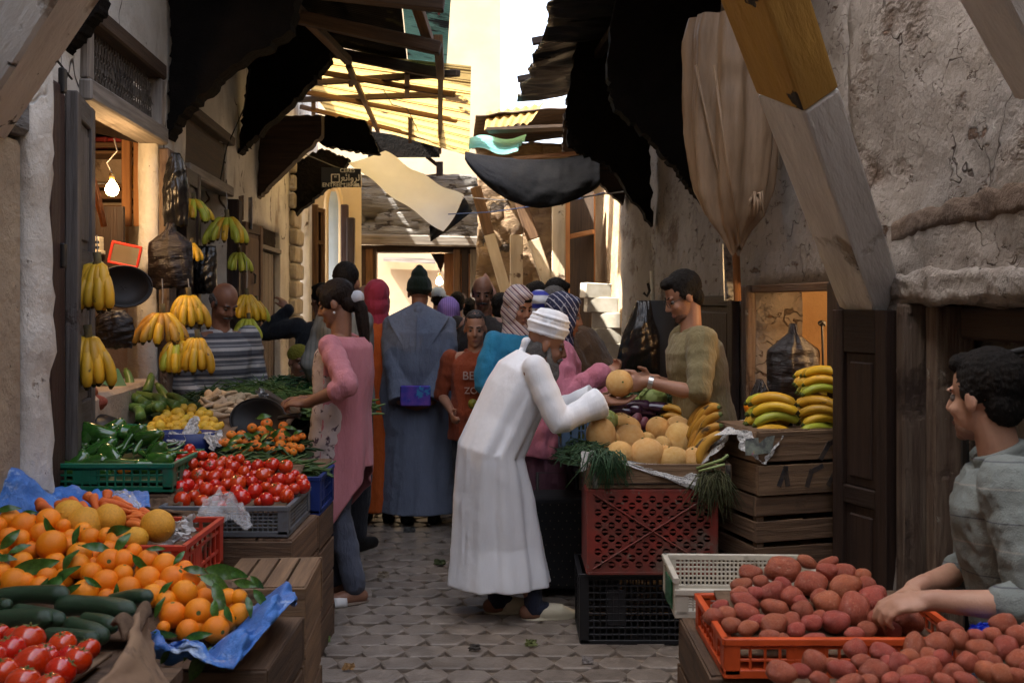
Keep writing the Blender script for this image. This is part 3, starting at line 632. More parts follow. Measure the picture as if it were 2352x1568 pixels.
bracket('sooty_bracket', [(736, 264), (736, 330), (800, 345), (872, 352), (850, 300), (838, 275)], 9.6, .14, M_soot, 'dark ragged board hanging under the left end of the reed roof', 3, 5)
bracket('sooty_bracket', [(668, 380), (664, 510), (690, 480), (760, 425), (802, 365), (740, 340)], 11.3, .16, M_soot, 'smallest soot black bracket beside the shop sign', 3, 6)
bracket('sooty_bracket', [(120, -90), (108, 40), (112, 96), (128, 130), (170, 88), (228, 20), (240, -90)], 4.35, .1, M_soot, 'small sooty bracket above the grilled window', 4, 7)
bracket('sooty_bracket', [(1420, -60), (1395, 170), (1410, 240), (1505, 330), (1560, 400), (1618, 468), (1640, 300), (1700, -60)], 6.6, .14, M_soot, 'largest black tarred bracket above the hanging sack', 5, 8)
bracket('sooty_bracket', [(1330, 60), (1300, 250), (1306, 335), (1400, 380), (1500, 520), (1492, 300), (1460, 60)], 8.4, .14, M_soot, 'black bracket behind the largest one on the right', 4, 9)
bracket('sooty_bracket', [(1294, 260), (1292, 345), (1345, 390), (1432, 470), (1436, 420), (1350, 300)], 9.7, .14, W_sooty, 'brown boarded bracket above the sagging black net', 3, 10)
# ================================================================ ROOFS OVER THE LANE
M_tarp = mat('black_plastic_sheet', (.010, .010, .011), (.006, .006, .007), scale=3, rough=.30, bump=1.2, bscale=5, spec=.55, stretch=(.5, 3, 3))
M_reed = mat('reed_mat', (.66, .46, .17), (.52, .34, .11), scale=20, rough=.8, bump=.3, trans=.6, coord='UV', stretch=(60, 2, 1), stripes=((1, 0, 0), [(.020, 0, .26, (.10, .055, .015))]), spots=(((.05, .03, .015), 3.2, .61, .02, (1, .55, 1)),))
M_green = mat('green_corrugated', (.15, .27, .20), (.08, .16, .12), scale=3, rough=.5, trans=.35, spots=(((.02, .02, .018), 1.6, .53, .05, (1, 2.5, 1)),))
M_teal = mat('teal_sheet', (.22, .55, .52), (.12, .34, .32), scale=4, rough=.5, trans=.55)
M_canvas = mat('white_canvas', (.88, .93, .98), (.84, .89, .94), scale=5, rough=.8, trans=.5, bump=.3)
def corr(A, B, C, D, n, amp, along='v', nv=8):
    """corrugated sheet: corners in order, waves across u"""
    def f(u, v):
        p = bil(A, B, C, D, u, v); return p+Vector((0, 0, amp*sin(u*n*2*pi)))
    return f
# left: corrugated roof from the wall to the middle of the lane, sloping to the eave
zr = lambda t: 4.05-.16*t
A, B, C, D = Lw(4.9, -.1, 4.1), Lw(4.9, 1.74, 3.74), Lw(9.4, 1.74, 3.74), Lw(9.4, -.1, 4.15)
r = thing('corrugated_roof', 'dark corrugated roof with translucent green sheets over the left shops', 'roof', Lw(7, .8, 3.7))
ff = corr(D, A, B, C, 82, .012)
sheet('roof_sheet', lambda u, v: ff(u, v*.80), 480, 3, mat('dark_corrugated', (.028, .025, .018), (.012, .011, .009), scale=3, rough=.8, spots=(((.10, .085, .04), 3, .6, .06),)), r, .004)
sheet('green_sheet', lambda u, v: ff(u, .805+v*.195), 480, 3, M_green, r, 0)
for k, (px0, py0, px1, py1, Y) in enumerate(((470, -8, 1012, 112, 7.0), (600, 88, 1015, 170, 9.0), (380, -60, 1020, 10, 6.0))):
    mb = MB(); mb.beam(W(px0, py0, Y), W(px1, py1, Y), .09, .09); mb.build('purlin', W_sooty, r, bevel=.008)
mb = MB(); mb.beam(W(640, -20, 6.5), W(800, 140, 8.8), .07, .07); mb.beam(W(940, -40, 6.4), W(985, 95, 7.2), .07, .07); mb.beam(W(1006, 90, 7.4), W(1012, 175, 8.9), .07, .07); mb.build('rafter', W_brown, r, bevel=.006)
tag(MB().hexa([W(998, -20, 6.9), W(1022, -20, 6.9), W(1022, -20, 6.95), W(998, -20, 6.95), W(1006, 35, 6.9), W(1010, 35, 6.9), W(1010, 35, 6.92), W(1006, 35, 6.92)]).build('red_rag', mat('red_rag', (.22, .06, .05), rough=.8), loc=W(1008, 10, 6.9)), 'reddish torn rag caught in the roof edge', 'rag')
# reed roof further on
q = [W(640, 105, 9.3), W(1082, 152, 9.0), W(1078, 358, 13.2), W(760, 268, 13.2)]
r = thing('reed_roof', 'sunlit yellow reed mat roof on a frame of thin timbers', 'roof', (q[0]+q[2])/2)
ff = corr(q[3], q[0], q[1], q[2], 60, .010)
sheet('reed_mat', ff, 360, 12, M_reed, r, 0)
pl_n = (q[1]-q[0]).cross(q[3]-q[0]).normalized(); 
def onroof(px, py, d=.09):
    o = Vector((0, 0, CAMZ)); dr = (W(px, py, 10)-o); n = pl_n if pl_n.z > 0 else -pl_n; q0 = q[0]-n*d
    return o+dr*((q0-o).dot(n)/dr.dot(n))
mb = MB()
for a in ((690, 192, 1052, 168), (660, 230, 1042, 216), (860, 327, 1052, 322)): mb.beam(onroof(*a[:2]), onroof(*a[2:]), .07, .06)
mb.build('beam', W_sooty, r, bevel=.006)
mb = MB()
for a in ((700, 160, 1040, 218), (665, 205, 1050, 278), (690, 245, 1030, 330), (800, 150, 868, 300), (1012, 165, 1010, 350)): mb.beam(onroof(*a[:2], .14), onroof(*a[2:], .14), .05, .05)
for a in ((806, 165, 806, 195), (720, 232, 720, 262), (850, 280, 850, 330), (935, 165, 935, 220), (942, 270, 942, 325)): mb.beam(onroof(*a[:2], .11), onroof(*a[2:], .13), .05, .05)
mb.build('rafter', W_brown, r, bevel=.005)
# dark boarding behind the reed roof
mb = MB(); mb.hexa([W(845, 362, 13.6), W(1010, 362, 13.6), W(1010, 362, 14.4), W(845, 362, 14.4), W(845, 300, 13.6), W(1010, 326, 13.6), W(1010, 326, 14.4), W(845, 300, 14.4)]); tag(mb.build('dark_canopy', M_soot, loc=W(930, 345, 13.6)), 'dark flat canopy under the far edge of the reed roof', 'canopy')
# right: black plastic roof
A, B, C, D = Rw(4.6, 1.06, 3.72), Rw(4.6, -.1, 4.0), Rw(10.5, -.1, 4.0), Rw(10.5, 1.03, 3.67)
def rt(u, v):
    p = bil(A, B, C, D, v, u); e = fbm(u*30, v*1.5, 3, 3)*.05+.025*sin(u*60+v*3); p.z += e-.10*sin(v*pi)*abs(sin(u*9)); p.x += (1-v)*fbm(u*12, 0, 5, 3)*.07; return p
tag(sheet('black_sheet_roof', rt, 220, 22, M_tarp, None, .004), 'ragged black plastic sheeting over the right hand shops', 'awning')
mb = MB()
for yy in (5.6, 6.9, 8.2, 9.6): mb.beam(Rw(yy, 1.1, 3.70), Rw(yy, 0, 3.9), .06, .06)
mb.beam(Rw(5.2, .55, 3.66), Rw(10.4, .5, 3.64), .07, .07)
tag(mb.build('roof_frame', W_dark, bevel=.006, loc=Rw(8, .6, 3.7)), 'dark timber frame carrying the black plastic sheeting', 'roof frame')
# sagging black net across the lane
def net(u, v):
    x = lerp(1068, 1378, u); top = lerp(349, 352, u)+16*sin(u*pi); bot = lerp(366, 424, u)+(92-22*u)*sin(u*pi)**.8
    py = lerp(top, bot, v); Y = 9.6-1.0*sin(v*pi*.5)+.25*v*v; p = W(x, py, Y); p.y += fbm(u*8, v*4, 2, 3)*.04; return p
tag(sheet('shade_net', net, 60, 26, mat('black_net', (.012, .012, .013), (.022, .021, .02), scale=60, rough=.75, bump=.7, spec=.25, alpha=(140, .735, (1, 1, 1))), None, .004), 'sagging black shade net slung across the lane', 'net')
mb = MB(); mb.beam(W(1180, 365, 9.7), W(1330, 352, 9.65), .09, .03); tag(mb.build('batten', W_orange, loc=W(1260, 360, 9.7)), 'orange brown batten over the black net', 'batten')
# teal sheet, yellow awnings at the right eave
def teal(u, v):
    p = bil(W(1078, 322, 11.4), W(1210, 316, 11.4), W(1186, 349, 10.9), W(1076, 340, 10.9), u, v); p.z += .03*sin(v*20)+.03*sin(u*7); return p
tag(sheet('teal_sheet', teal, 20, 16, M_teal, None, 0), 'torn teal corrugated sheet above the net', 'sheet')
def yel(u, v):
    p = bil(W(1118, 258, 12), W(1250, 238, 12), W(1220, 282, 11), W(1112, 300, 11), u, v); p.z += .015*sin(u*40); return p
tag(sheet('reed_awning', yel, 60, 6, M_reed, None, 0), 'small ragged reed awning at the edge of the black sheeting', 'awning')
tag(MB().beam(W(1120, 300, 11.1), W(1320, 292, 11.0), .26, .03, up=(0, 0, 1)).build('eave_board', W_sooty, loc=W(1200, 300, 11)), 'dark boarding under the reed awning', 'board')
def brd(u, v):
    p = bil((-.42, 11.5, 3.70), (1.1, 11.5, 3.85), (.95, 13.7, 3.85), (-.55, 13.7, 3.66), u, v); p.z += .012*sin(v*75)+.03*fbm(u*4, v*4, 2, 2); return p
tag(sheet('board_sun_shade', brd, 24, 90, W_sooty, None, .01), 'dark corrugated boards added over the lane before the gate to shade the rubble wall', 'roof')  # boards added here to keep the sun off the rubble wall
# white canvas banner and the black one behind it
def canv(u, v):
    top = bil(W(885, 346, 11.6), W(1066, 450, 10.8), W(1066, 450, 10.8), W(885, 346, 11.6), u, 0); bot = bil(W(800, 372, 11.2), W(1018, 532, 10.5), W(1018, 532, 10.5), W(800, 372, 11.2), u, 0)
    p = top.lerp(bot, v); p += Vector((0, .16*sin(v*pi), -.03*sin(u*pi)*(1-.3*v)+.015*sin(u*15+v*4))); return p
tag(sheet('canvas_awning', canv, 40, 16, M_canvas, None, 0), 'white canvas awning hanging askew across the lane', 'awning')
def blk(u, v):
    p = bil(W(985, 520, 10.9), W(1068, 455, 11.1), W(1086, 486, 11.1), W(990, 556, 10.9), u, v); p.y += .06*sin(u*6+v*5); return p
tag(sheet('black_cloth', blk, 16, 10, mat('black_cloth', (.01, .01, .012), rough=.9), None, .004), 'black cloth hanging behind the white canvas awning', 'cloth')
for k, (a, b, c, l) in enumerate(((W(1062, 452, 10.8), W(1432, 440, 9.0), (.65, .65, .68), 'pale cord from the canvas corner to the right wall'), (W(1030, 492, 10.7), W(1440, 430, 9.9), (.12, .2, .45), 'blue cord crossing under the sagging net'), (W(690, 350, 11), W(990, 440, 11.5), (.1, .1, .1), 'dark wire along the top of the white canvas'))):
    m_ = a.lerp(b, .5)+Vector((0, 0, -.05)); tag(MB().tube([a, a.lerp(m_, .5)+Vector((0, 0, -.02)), m_, b.lerp(m_, .5)+Vector((0, 0, -.02)), b], .006, 5).build('cord', mat('cord_%d' % k, c, rough=.7), loc=a), l, 'cord')
for k, (pts, l) in enumerate((((W(92, 92, 4.0), W(128, 135, 4.1), W(165, 182, 4.3)), 'thin dark cable hanging at the top of the folded shutter'), ((W(575, 160, 7.6), W(560, 250, 7.7), W(520, 340, 7.6), W(505, 420, 7.4)), 'dark wire running down the pale wall between the left brackets'), ((W(1280, -40, 7.2), W(1272, 60, 8.0), W(1262, 110, 8.6)), 'thin wire hanging from the edge of the black sheeting'), ((W(880, 205, 9.6), W(900, 240, 9.9), W(935, 250, 10.2), W(960, 300, 10.6)), 'loose wire hanging under the reed roof'))):
    tag(MB().tube(pts, .005, 5).build('cable', mat('dark_cable', (.02, .018, .016), rough=.7), loc=pts[0]), l, 'cable')
# buildings beyond the gate
mb = MB(); mb.hexa([W(640, 1100, 17.5), W(1150, 1100, 17.5), W(1150, 1100, 27), W(640, 1100, 27), W(640, -900, 17.5), W(1150, -900, 17.5), W(1150, -900, 27), W(640, -900, 27)])
tag(mb.build('far_house', mat('far_plaster', (.40, .31, .20), (.33, .25, .155), scale=1.2, rough=.9, bump=.4, bscale=8), loc=W(900, 900, 18)), 'tall cream house rising beyond the gate', 'house')
mb = MB(); mb.hexa([W(880, 600, 17.0), W(1000, 606, 17.0), W(1000, 606, 17.45), W(880, 600, 17.45), W(880, 590, 17.0), W(1000, 594, 17.0), W(1000, 594, 17.45), W(880, 590, 17.45)])
tag(mb.build('far_awning', W_grey, loc=W(940, 600, 17)), 'small grey ledge on the sunlit house beyond the gate', 'ledge')
mb = MB(); mb.hexa([W(1165, 900, 20), W(2100, 900, 16), W(2100, 900, 26), W(1165, 900, 26), W(1165, 380, 20), W(2100, 380, 16), W(2100, 380, 26), W(1165, 380, 26)])
tag(mb.build('far_house', M_brown, loc=W(1500, 800, 19)), 'low brown house behind the right row', 'house')
mb = MB(); mb.beam(W(1010, 372, 13.9), W(1010, 440, 13.9), .09, .09); mb.beam(W(945, 412, 13.9), W(1012, 402, 13.9), .05, .05); mb.beam(W(980, 360, 13.9), W(1012, 385, 13.9), .05, .05)
tag(mb.build('roof_frame', W_dark, loc=W(1010, 440, 13.9)), 'dark angular frame standing on the gate building', 'frame')
bulb('hanging_bulb', 'glowing bulb hanging in the gate passage', W(1009, 645, 14.6), .05, W(1010, 560, 14.6), 6., 30, M_wire)
mb = MB(); sx = [W(985, 575, 14.4), W(1030, 575, 14.4), W(1020, 600, 14.4), W(1012, 625, 14.4), W(1003, 605, 14.4)]
n = 5; mb.add(sx+[p+Vector((0, .1, 0)) for p in sx], [tuple(range(n)), tuple(range(2*n-1, n-1, -1))]+[(i, i+n, (i+1) % n+n, (i+1) % n) for i in range(n)]); tag(mb.build('ragged_cloth', M_soot, loc=sx[0]), 'ragged dark cloth hanging in the gate passage', 'cloth')
# sign
r = thing('shop_sign', 'black sign with white French and Arabic lettering beside the last left bracket', 'sign', W(792, 412, 11.0))
mb = MB(); mb.hexa([W(738, 432, 11.0), W(829, 430, 11.0), W(829, 430, 11.04), W(738, 432, 11.04), W(738, 384, 11.0), W(829, 388, 11.0), W(829, 388, 11.04), W(738, 384, 11.04)]); mb.build('board', mat('sign_black', (.012, .016, .03), rough=.4), r)
M_letter = mat('sign_white', (.75, .77, .8), rough=.6)
def text(body, p, size, m, parent, rot=(RAD(90), 0, 0), ext=.004, name='lettering', align='CENTER', sx=1.):
    cu = bpy.data.curves.new(name, 'FONT'); cu.body = body; cu.size = size; cu.extrude = ext; cu.align_x = align; cu.align_y = 'CENTER'; cu.materials.append(m)
    to = bpy.data.objects.new(name, cu); me = bpy.data.meshes.new_from_object(to); bpy.data.objects.remove(to)
    me.materials.clear(); me.materials.append(m)
    o = bpy.data.objects.new(name, me); COL.objects.link(o); o.rotation_euler = rot; o.scale = (sx, 1, 1)
    if parent is not None:
        o.parent = parent; o.location = Vector(p)-Vector(parent.get('_o', parent.location))
    else: o.location = p
    return o
text('ENTREE LIBRE', W(780, 425, 10.985), .062, M_letter, r)
text('\u202d\uFECA\uFE8B\uFE8D\uFEED\uFEAE\uFEDF\uFE8D', W(795, 409, 10.985), .10, M_letter, r)
text('CERES', W(798, 392, 10.985), .06, M_letter, r)
mb = MB(); mb.hexa([W(812, 427, 10.985), W(826, 429, 10.985), W(826, 429, 10.995), W(812, 427, 10.995), W(814, 423, 10.985), W(824, 421, 10.985), W(824, 421, 10.995), W(814, 423, 10.995)]); mb.build('pointing_hand', M_letter, r)
# ================================================================ PRODUCE KIT
def bump_mesh(mb, amp, sc, seed):
    out = []
    for v in mb.V:
        p = Vector(v); k = 1+amp*fbm(p.x*sc+seed, p.y*sc, p.z*sc+seed*3, 3); out.append(tuple(p*k))
    mb.V = out; return mb
def mesh_of(mb, name, mats, smooth=True):
    o = mb.build(name, mats, smooth=smooth); me = o.data; bpy.data.objects.remove(o); return me
def fruit(me, name, label, cat, group, loc, rot=(0, 0, 0), sc=1.):
    o = bpy.data.objects.new(name, me); COL.objects.link(o); o.location = loc; o.rotation_euler = rot; o.scale = sc if hasattr(sc, '__len__') else (sc,)*3
    return tag(o, label, cat, group)
def prof_mesh(prof, name, mats, n=24, lob=None, nfar=0):
    mb = MB(); P = []
    for r_, z in prof:
        row = []
        for k in range(n):
            a = 2*pi*k/n; q = r_*(1+(lob(a, z) if lob else 0)); row.append((q*cos(a), q*sin(a), z))
        P.append(row)
    mb.grid(P, cv=True)
    for i in range(len(mb.F)): mb.M[i] = 1 if i//n >= len(prof)-1-nfar and nfar else 0
    return mesh_of(mb, name, mats)
def sph(n, sq=1., dim=0., dimw=.35):
    r = []
    for i in range(n+1):
        th = pi*(1-i/n); z = cos(th)*sq; rr = sin(th)
        z -= dim*math.exp(-(rr/dimw)**2)*(1 if cos(th) > 0 else -.5); r.append((max(rr, .0005), z))
    return r
def tubemesh(name, mats, L, rad, curve, n=10, m=14, tipm=0):
    """along +X, centre at the middle; rad(u) radius; curve(u) -> (dy, dz); mats[1] on the first tipm rings and mats[2] on the last"""
    mb = MB(); pts = []; rs = []
    for i in range(m+1):
        u = i/m; cv = curve(u); pts.append((L*(u-.5), cv[0], cv[1])); rs.append(max(rad(u), .0004))
    mb.tube(pts, rs, n)
    if tipm:
        for i in range(len(mb.F)):
            rg = i//n
            if rg < tipm: mb.M[i] = 1
            elif rg >= m-1: mb.M[i] = 2 if len(mats) > 2 else 0
    return mesh_of(mb, name, mats)
M_orange = mat('orange_skin', (.90, .275, .006), (.80, .21, .004), scale=14, rough=.42, spec=.4, bump=.25, bscale=330, rand=.13, spots=(((.5, .17, .02), 40, .68, .04),))
M_stem = mat('stem_green', (.10, .14, .03), (.06, .08, .02), scale=40, rough=.7)
M_tom = mat('tomato_skin', (.56, .030, .004), (.46, .02, .003), scale=10, rough=.16, spec=.55, rand=.12, coat=.3, spots=(((.55, .12, .02), 9, .68, .12),))
M_lemon = mat('lemon_skin', (.70, .46, .045), (.62, .36, .03), scale=14, rough=.42, bump=.25, bscale=280, rand=.16)
M_mand = mat('mandarin_skin', (.72, .19, .012), (.60, .14, .010), scale=20, rough=.4, bump=.3, bscale=260, rand=.12)
M_cuc = mat('cucumber_skin', (.018, .05, .020), (.010, .028, .012), scale=10, rough=.33, spec=.5, stretch=(1, 6, 6), bump=.3, bscale=40, spots=(((.05, .10, .035), 55, .66, .04),))
M_pep = mat('pepper_skin', (.035, .115, .014), (.018, .07, .010), scale=8, rough=.13, spec=.6, rand=.2, coat=.4)
M_pepr = mat('pepper_turning', (.62, .10, .012), (.20, .16, .02), scale=14, rough=.15, spec=.6, coat=.4)
M_zuc = mat('courgette_skin', (.13, .22, .055), (.07, .14, .03), scale=9, rough=.3, stretch=(1, 9, 9), rand=.15, spots=(((.16, .25, .08), 45, .64, .05),))
M_car = mat('carrot_skin', (.70, .16, .025), (.55, .11, .015), scale=12, rough=.5, stretch=(4, 1, 1), bump=.3, rand=.1)
M_mel = mat('yellow_melon_skin', (.74, .36, .03), (.58, .27, .022), scale=8, rough=.5, bump=.3, bscale=60, rand=.08)
M_cant = mat('cantaloupe_skin', (.80, .50, .20), (.74, .40, .11), scale=4, rough=.55, bump=.6, bscale=70, rand=.12, spots=(((.80, .64, .42), 60, .60, .06), ((.30, .22, .12), 6, .70, .04)))
M_turn = mat('white_root_skin', (.58, .45, .30), (.46, .33, .20), scale=10, rough=.6, bump=.5, stretch=(4, 1, 1), rand=.12)
M_pot = mat('red_potato_skin', (.41, .10, .055), (.29, .062, .035), scale=7, rough=.33, bump=.45, bscale=40, rand=.2, spots=(((.52, .30, .14), 11, .645, .04), ((.09, .05, .035), 17, .67, .03), ((.45, .19, .12), 5, .56, .15)))
M_ban = mat('banana_skin', (.62, .35, .018), (.46, .27, .016), scale=7, rough=.45, rand=.16, spots=(((.10, .06, .02), 22, .655, .03, (1, 1, .5)),))
M_banr = mat('banana_ripe', (.46, .24, .025), (.36, .17, .02), scale=5, rough=.5, rand=.12, spots=(((.06, .035, .015), 20, .60, .05, (1, 1, .4)),))
M_bang = mat('banana_green', (.42, .40, .035), (.28, .32, .03), scale=4, rough=.45, rand=.1)
M_bant = mat('banana_tip', (.05, .035, .015), rough=.8)
M_leaf = mat('citrus_leaf', (.06, .16, .022), (.03, .085, .014), scale=12, rough=.32, spec=.45, rand=.3, trans=.12)
M_egg = mat('aubergine_skin', (.035, .012, .03), (.02, .008, .018), rough=.15, coat=.4)
me_orange = prof_mesh(sph(20, .97, .045, .16), 'orange', [M_orange, M_stem], 26, nfar=1)
me_mand = prof_mesh(sph(14, .82, .06, .3), 'mandarin', [M_mand, M_stem], 20, nfar=1)
me_tom = [prof_mesh(sph(20, .90, .07, .3), 'tomato', [M_tom], 28, lambda a, z, k=k, p=p: .02*sin(a*k+p)*max(0, z+.2)) for k, p in ((5, 0), (4, 1), (6, 2))]
me_lemon = prof_mesh([(.0005, -1.32), (.11, -1.28), (.2, -1.15), (.45, -.98), (.74, -.72), (.93, -.38), (1, 0), (.93, .38), (.74, .72), (.45, .98), (.22, 1.12), (.12, 1.2), (.0005, 1.22)], 'lemon', [M_lemon], 20)
def star():
    mb = MB()
    for k in range(5):
        a = 2*pi*k/5; d = Vector((cos(a), sin(a), 0)); n = Vector((-sin(a), cos(a), 0))
        mb.add([n*.12+Vector((0, 0, .78)), d*.26+n*.07+Vector((0, 0, .82)), d*.46+Vector((0, 0, .90)), d*.26-n*.07+Vector((0, 0, .82)), -n*.12+Vector((0, 0, .78)), Vector((0, 0, .86))], [(0, 1, 5), (1, 2, 5), (2, 3, 5), (3, 4, 5)])
    mb.tube([(0, 0, .76), (.03, 0, 1.02)], .07, 6); return mesh_of(mb, 'calyx', M_stem)
me_star = star()
def potato(seed):
    mb = MB(); mb.ell((0, 0, 0), (1, .9, .95), n=22, m=16); rn = random.Random(seed); o = Vector((rn.uniform(-9, 9),)*3)
    mb.V = [tuple(Vector(v)*(1+.22*noise.noise(Vector(v)*.9+o)+.05*noise.noise(Vector(v)*3+o))) for v in mb.V]; return mesh_of(mb, 'red_potato', M_pot)
me_pot = [potato(s) for s in range(5)]
def cant(seed):
    mb = MB(); mb.ell((0, 0, 0), (1, 1, 1.12), n=26, m=20); o = Vector((seed*3.1, 1, 2)); mb.V = [tuple(Vector(v)*(1+.03*noise.noise(Vector(v)*1.2+o))) for v in mb.V]
    mb.tube([(0, 0, 1.1), (0, 0, 1.15)], .07, 8, 1); return mesh_of(mb, 'cantaloupe', [M_cant, M_stem])
me_cant = [cant(s) for s in range(3)]
end = lambda u, p=.09: min(1, (max(0, min(u, 1-u))/p))**.5
me_cuc = [tubemesh('cucumber', [M_cuc], 1, lambda u, k=k: .125*end(u, .12)*(1+.06*sin(u*9+k)), lambda u, k=k: (.03*sin(u*3+k), .035*sin(u*pi)), 14, 18) for k in range(3)]
me_zuc = [tubemesh('courgette', [M_zuc, M_stem], 1, lambda u: (.05 if u < .09 else .075+.05*u)*(1 if u < .93 else end(u, .07)), lambda u, k=k: (.05*sin(u*3+k), .06*k*sin(u*pi)), 10, 14, 1) for k in (0, 1)]
me_car = [tubemesh('carrot', [M_car], 1, lambda u: (.115-.085*u)*min(1, u/.05+.3)*end(u, .04), lambda u, k=k: (.03*sin(u*4+k), .02*sin(u*5)), 10, 12) for k in (0, 2)]
me_turn = [tubemesh('white_root', [M_turn, M_stem], 1, lambda u: (.19-.15*u**.7)*min(1, u/.08+.25)*end(u, .03), lambda u, k=k: (.04*sin(u*4+k), .02*sin(u*7+k)), 12, 14, 0) for k in (0, 2)]
def pepmesh(k, m, L=1.):
    rad = [lambda u: (.03 if u < .16 else .17*min(1, (u-.14)/.08)**.6*(1-.75*(u-.2))*end(u, .05)), lambda u: (.03 if u < .14 else .30*min(1, (u-.12)/.1)**.5*(1-.25*(u-.2))*end(u, .16)), lambda u: (.025 if u < .13 else .12*min(1, (u-.12)/.06)**.6*(1-.8*(u-.15))*end(u, .03))][k]
    mb = MB(); pts = []; rs = []
    for i in range(19):
        u = i/18; pts.append(((u-.5), .05*sin(u*5+k), .10*sin(u*pi*(.8+.3*k)))); rs.append(max(rad(u), .0005))
    mb.tube(pts, rs, 12)
    for i in range(len(mb.F)):
        if i//12 < 3: mb.M[i] = 1
    V = []
    for i, v in enumerate(mb.V):
        ring, a = i//12, 2*pi*(i % 12)/12; c = Vector(pts[min(ring, 18)]); d = Vector(v)-c; V.append(tuple(c+d*(1+.12*sin(a*3+k+ring*.15)*(ring > 3))))
    mb.V = V; return mesh_of(mb, 'green_pepper', [m, M_stem])
me_pep = [pepmesh(0, M_pep), pepmesh(1, M_pep), pepmesh(2, M_pep)]; me_pepr = pepmesh(0, M_pepr)
def banmesh(m, L=.185, r=.0180):
    mb = MB(); pts = []; rs = []
    for i in range(15):
        u = i/14; a = -.25+u*1.5; R_ = L/1.5
        pts.append((-R_*(1-cos(a))*1., 0, -R_*sin(a+.0)-.0)); rs.append(r*(.32 if u < .06 else .55 if u < .14 else .95 if u < .25 else 1.03-.15*max(0, u-.6) if u < .86 else .62 if u < .93 else .28))
    # start hangs straight down, tip curves out
    mb.tube(pts, rs, 7)
    for i in range(len(mb.F)):
        if i//7 >= 13: mb.M[i] = 1
        if i//7 == 0: mb.M[i] = 2
    return mesh_of(mb, 'banana', [m, M_bant, M_stem])
me_ban = {'y': banmesh(M_ban), 'r': banmesh(M_banr), 'g': banmesh(M_bang)}
def mkstub():
    mb = MB(); mb.tube([(0, 0, .05), (.004, 0, .02), (0, 0, -.012)], [.014, .013, .022], 8); return mesh_of(mb, 'stalk', mat('banana_stalk', (.16, .12, .04), (.06, .045, .02), scale=30, rough=.8))
me_stub = mkstub()
def bunch(label, p, n=12, s=1., kind='y', group=None, fan=1.9, flip=0., rotx=0., rotz=0., rows=2, seed=0, kinds=None, roty=0., out=.32):
    """a hand of bananas hanging from its stalk at p; the fan opens towards the viewer; tips curve up"""
    t = thing('banana_bunch', label, 'bananas', p, group); t.rotation_euler = (rotx, roty, rotz); t.scale = (s,)*3
    rn = random.Random(seed); k = 0
    for r_ in range(rows):
        m = max(3, int(n*.72)//rows+(r_ == 0))
        for i in range(m):
            a = (-.5+(i+.5*(r_ % 2)+.25)/m)*fan; me = me_ban[(kinds or kind)[k % len(kinds or kind)]]; k += 1
            o = bpy.data.objects.new('banana', me); COL.objects.link(o); o.parent = t
            th = -pi/2+a*1.0
            tilt = -(out*1.0+.55+.24*r_)+rn.uniform(-.05, .05)
            o.location = (.022*cos(th)+.014*a, .022*sin(th)*.6, -.008-.022*r_)
            o.rotation_euler = Euler((0, tilt, th+rn.uniform(-.06, .06)))
            q = rn.uniform(.9, 1.08); o.scale = (q, q*1.05, q)
    st = bpy.data.objects.new('stalk', me_stub); COL.objects.link(st); st.parent = t; return t
def leafmesh(seed, w=.2):
    mb = MB(); P = []
    for i in range(11):
        u = i/10; hw = w*(sin(pi*min(1, u*.97+.02))**.8)*(1-.25*u)+.004; row = []
        for j in range(5):
            v = j/2-1; row.append((u-.5, hw*v, .10*sin(u*pi)*(1+.3*seed)-.0+.10*w*4*abs(v)*hw/w*.5+.02*sin(u*11+seed+v)))
        P.append(row)
    mb.grid(P); mb.tube([(-.62, 0, .0), (-.5, 0, 0), (0, 0, .1*(1+.3*seed)-.01), (.45, 0, .01)], [.016, .014, .01, .004], 5)
    return mesh_of(mb, 'citrus_leaf', M_leaf)
me_leaf = [leafmesh(0), leafmesh(1, .17), leafmesh(2, .23)]
def leaf_at(px, py, Y, ln, ang, label, group, face=.5, seed=0):
    rn = random.Random(seed); R = Euler((RAD(90)-face, 0, 0)).to_matrix() @ Euler((rn.uniform(-.5, .5), rn.uniform(-.4, .4), RAD(ang))).to_matrix()
    s = ln*Y/FPX
    return fruit(me_leaf[seed % 3], 'citrus_leaf', label, 'leaf', group, W(px, py, Y), R.to_euler(), s)
def rrot(): return (random.uniform(-3, 3), random.uniform(-3, 3), random.uniform(-3, 3))
def up(t=.6): return (random.uniform(-t, t), random.uniform(-t, t), random.uniform(-3, 3))
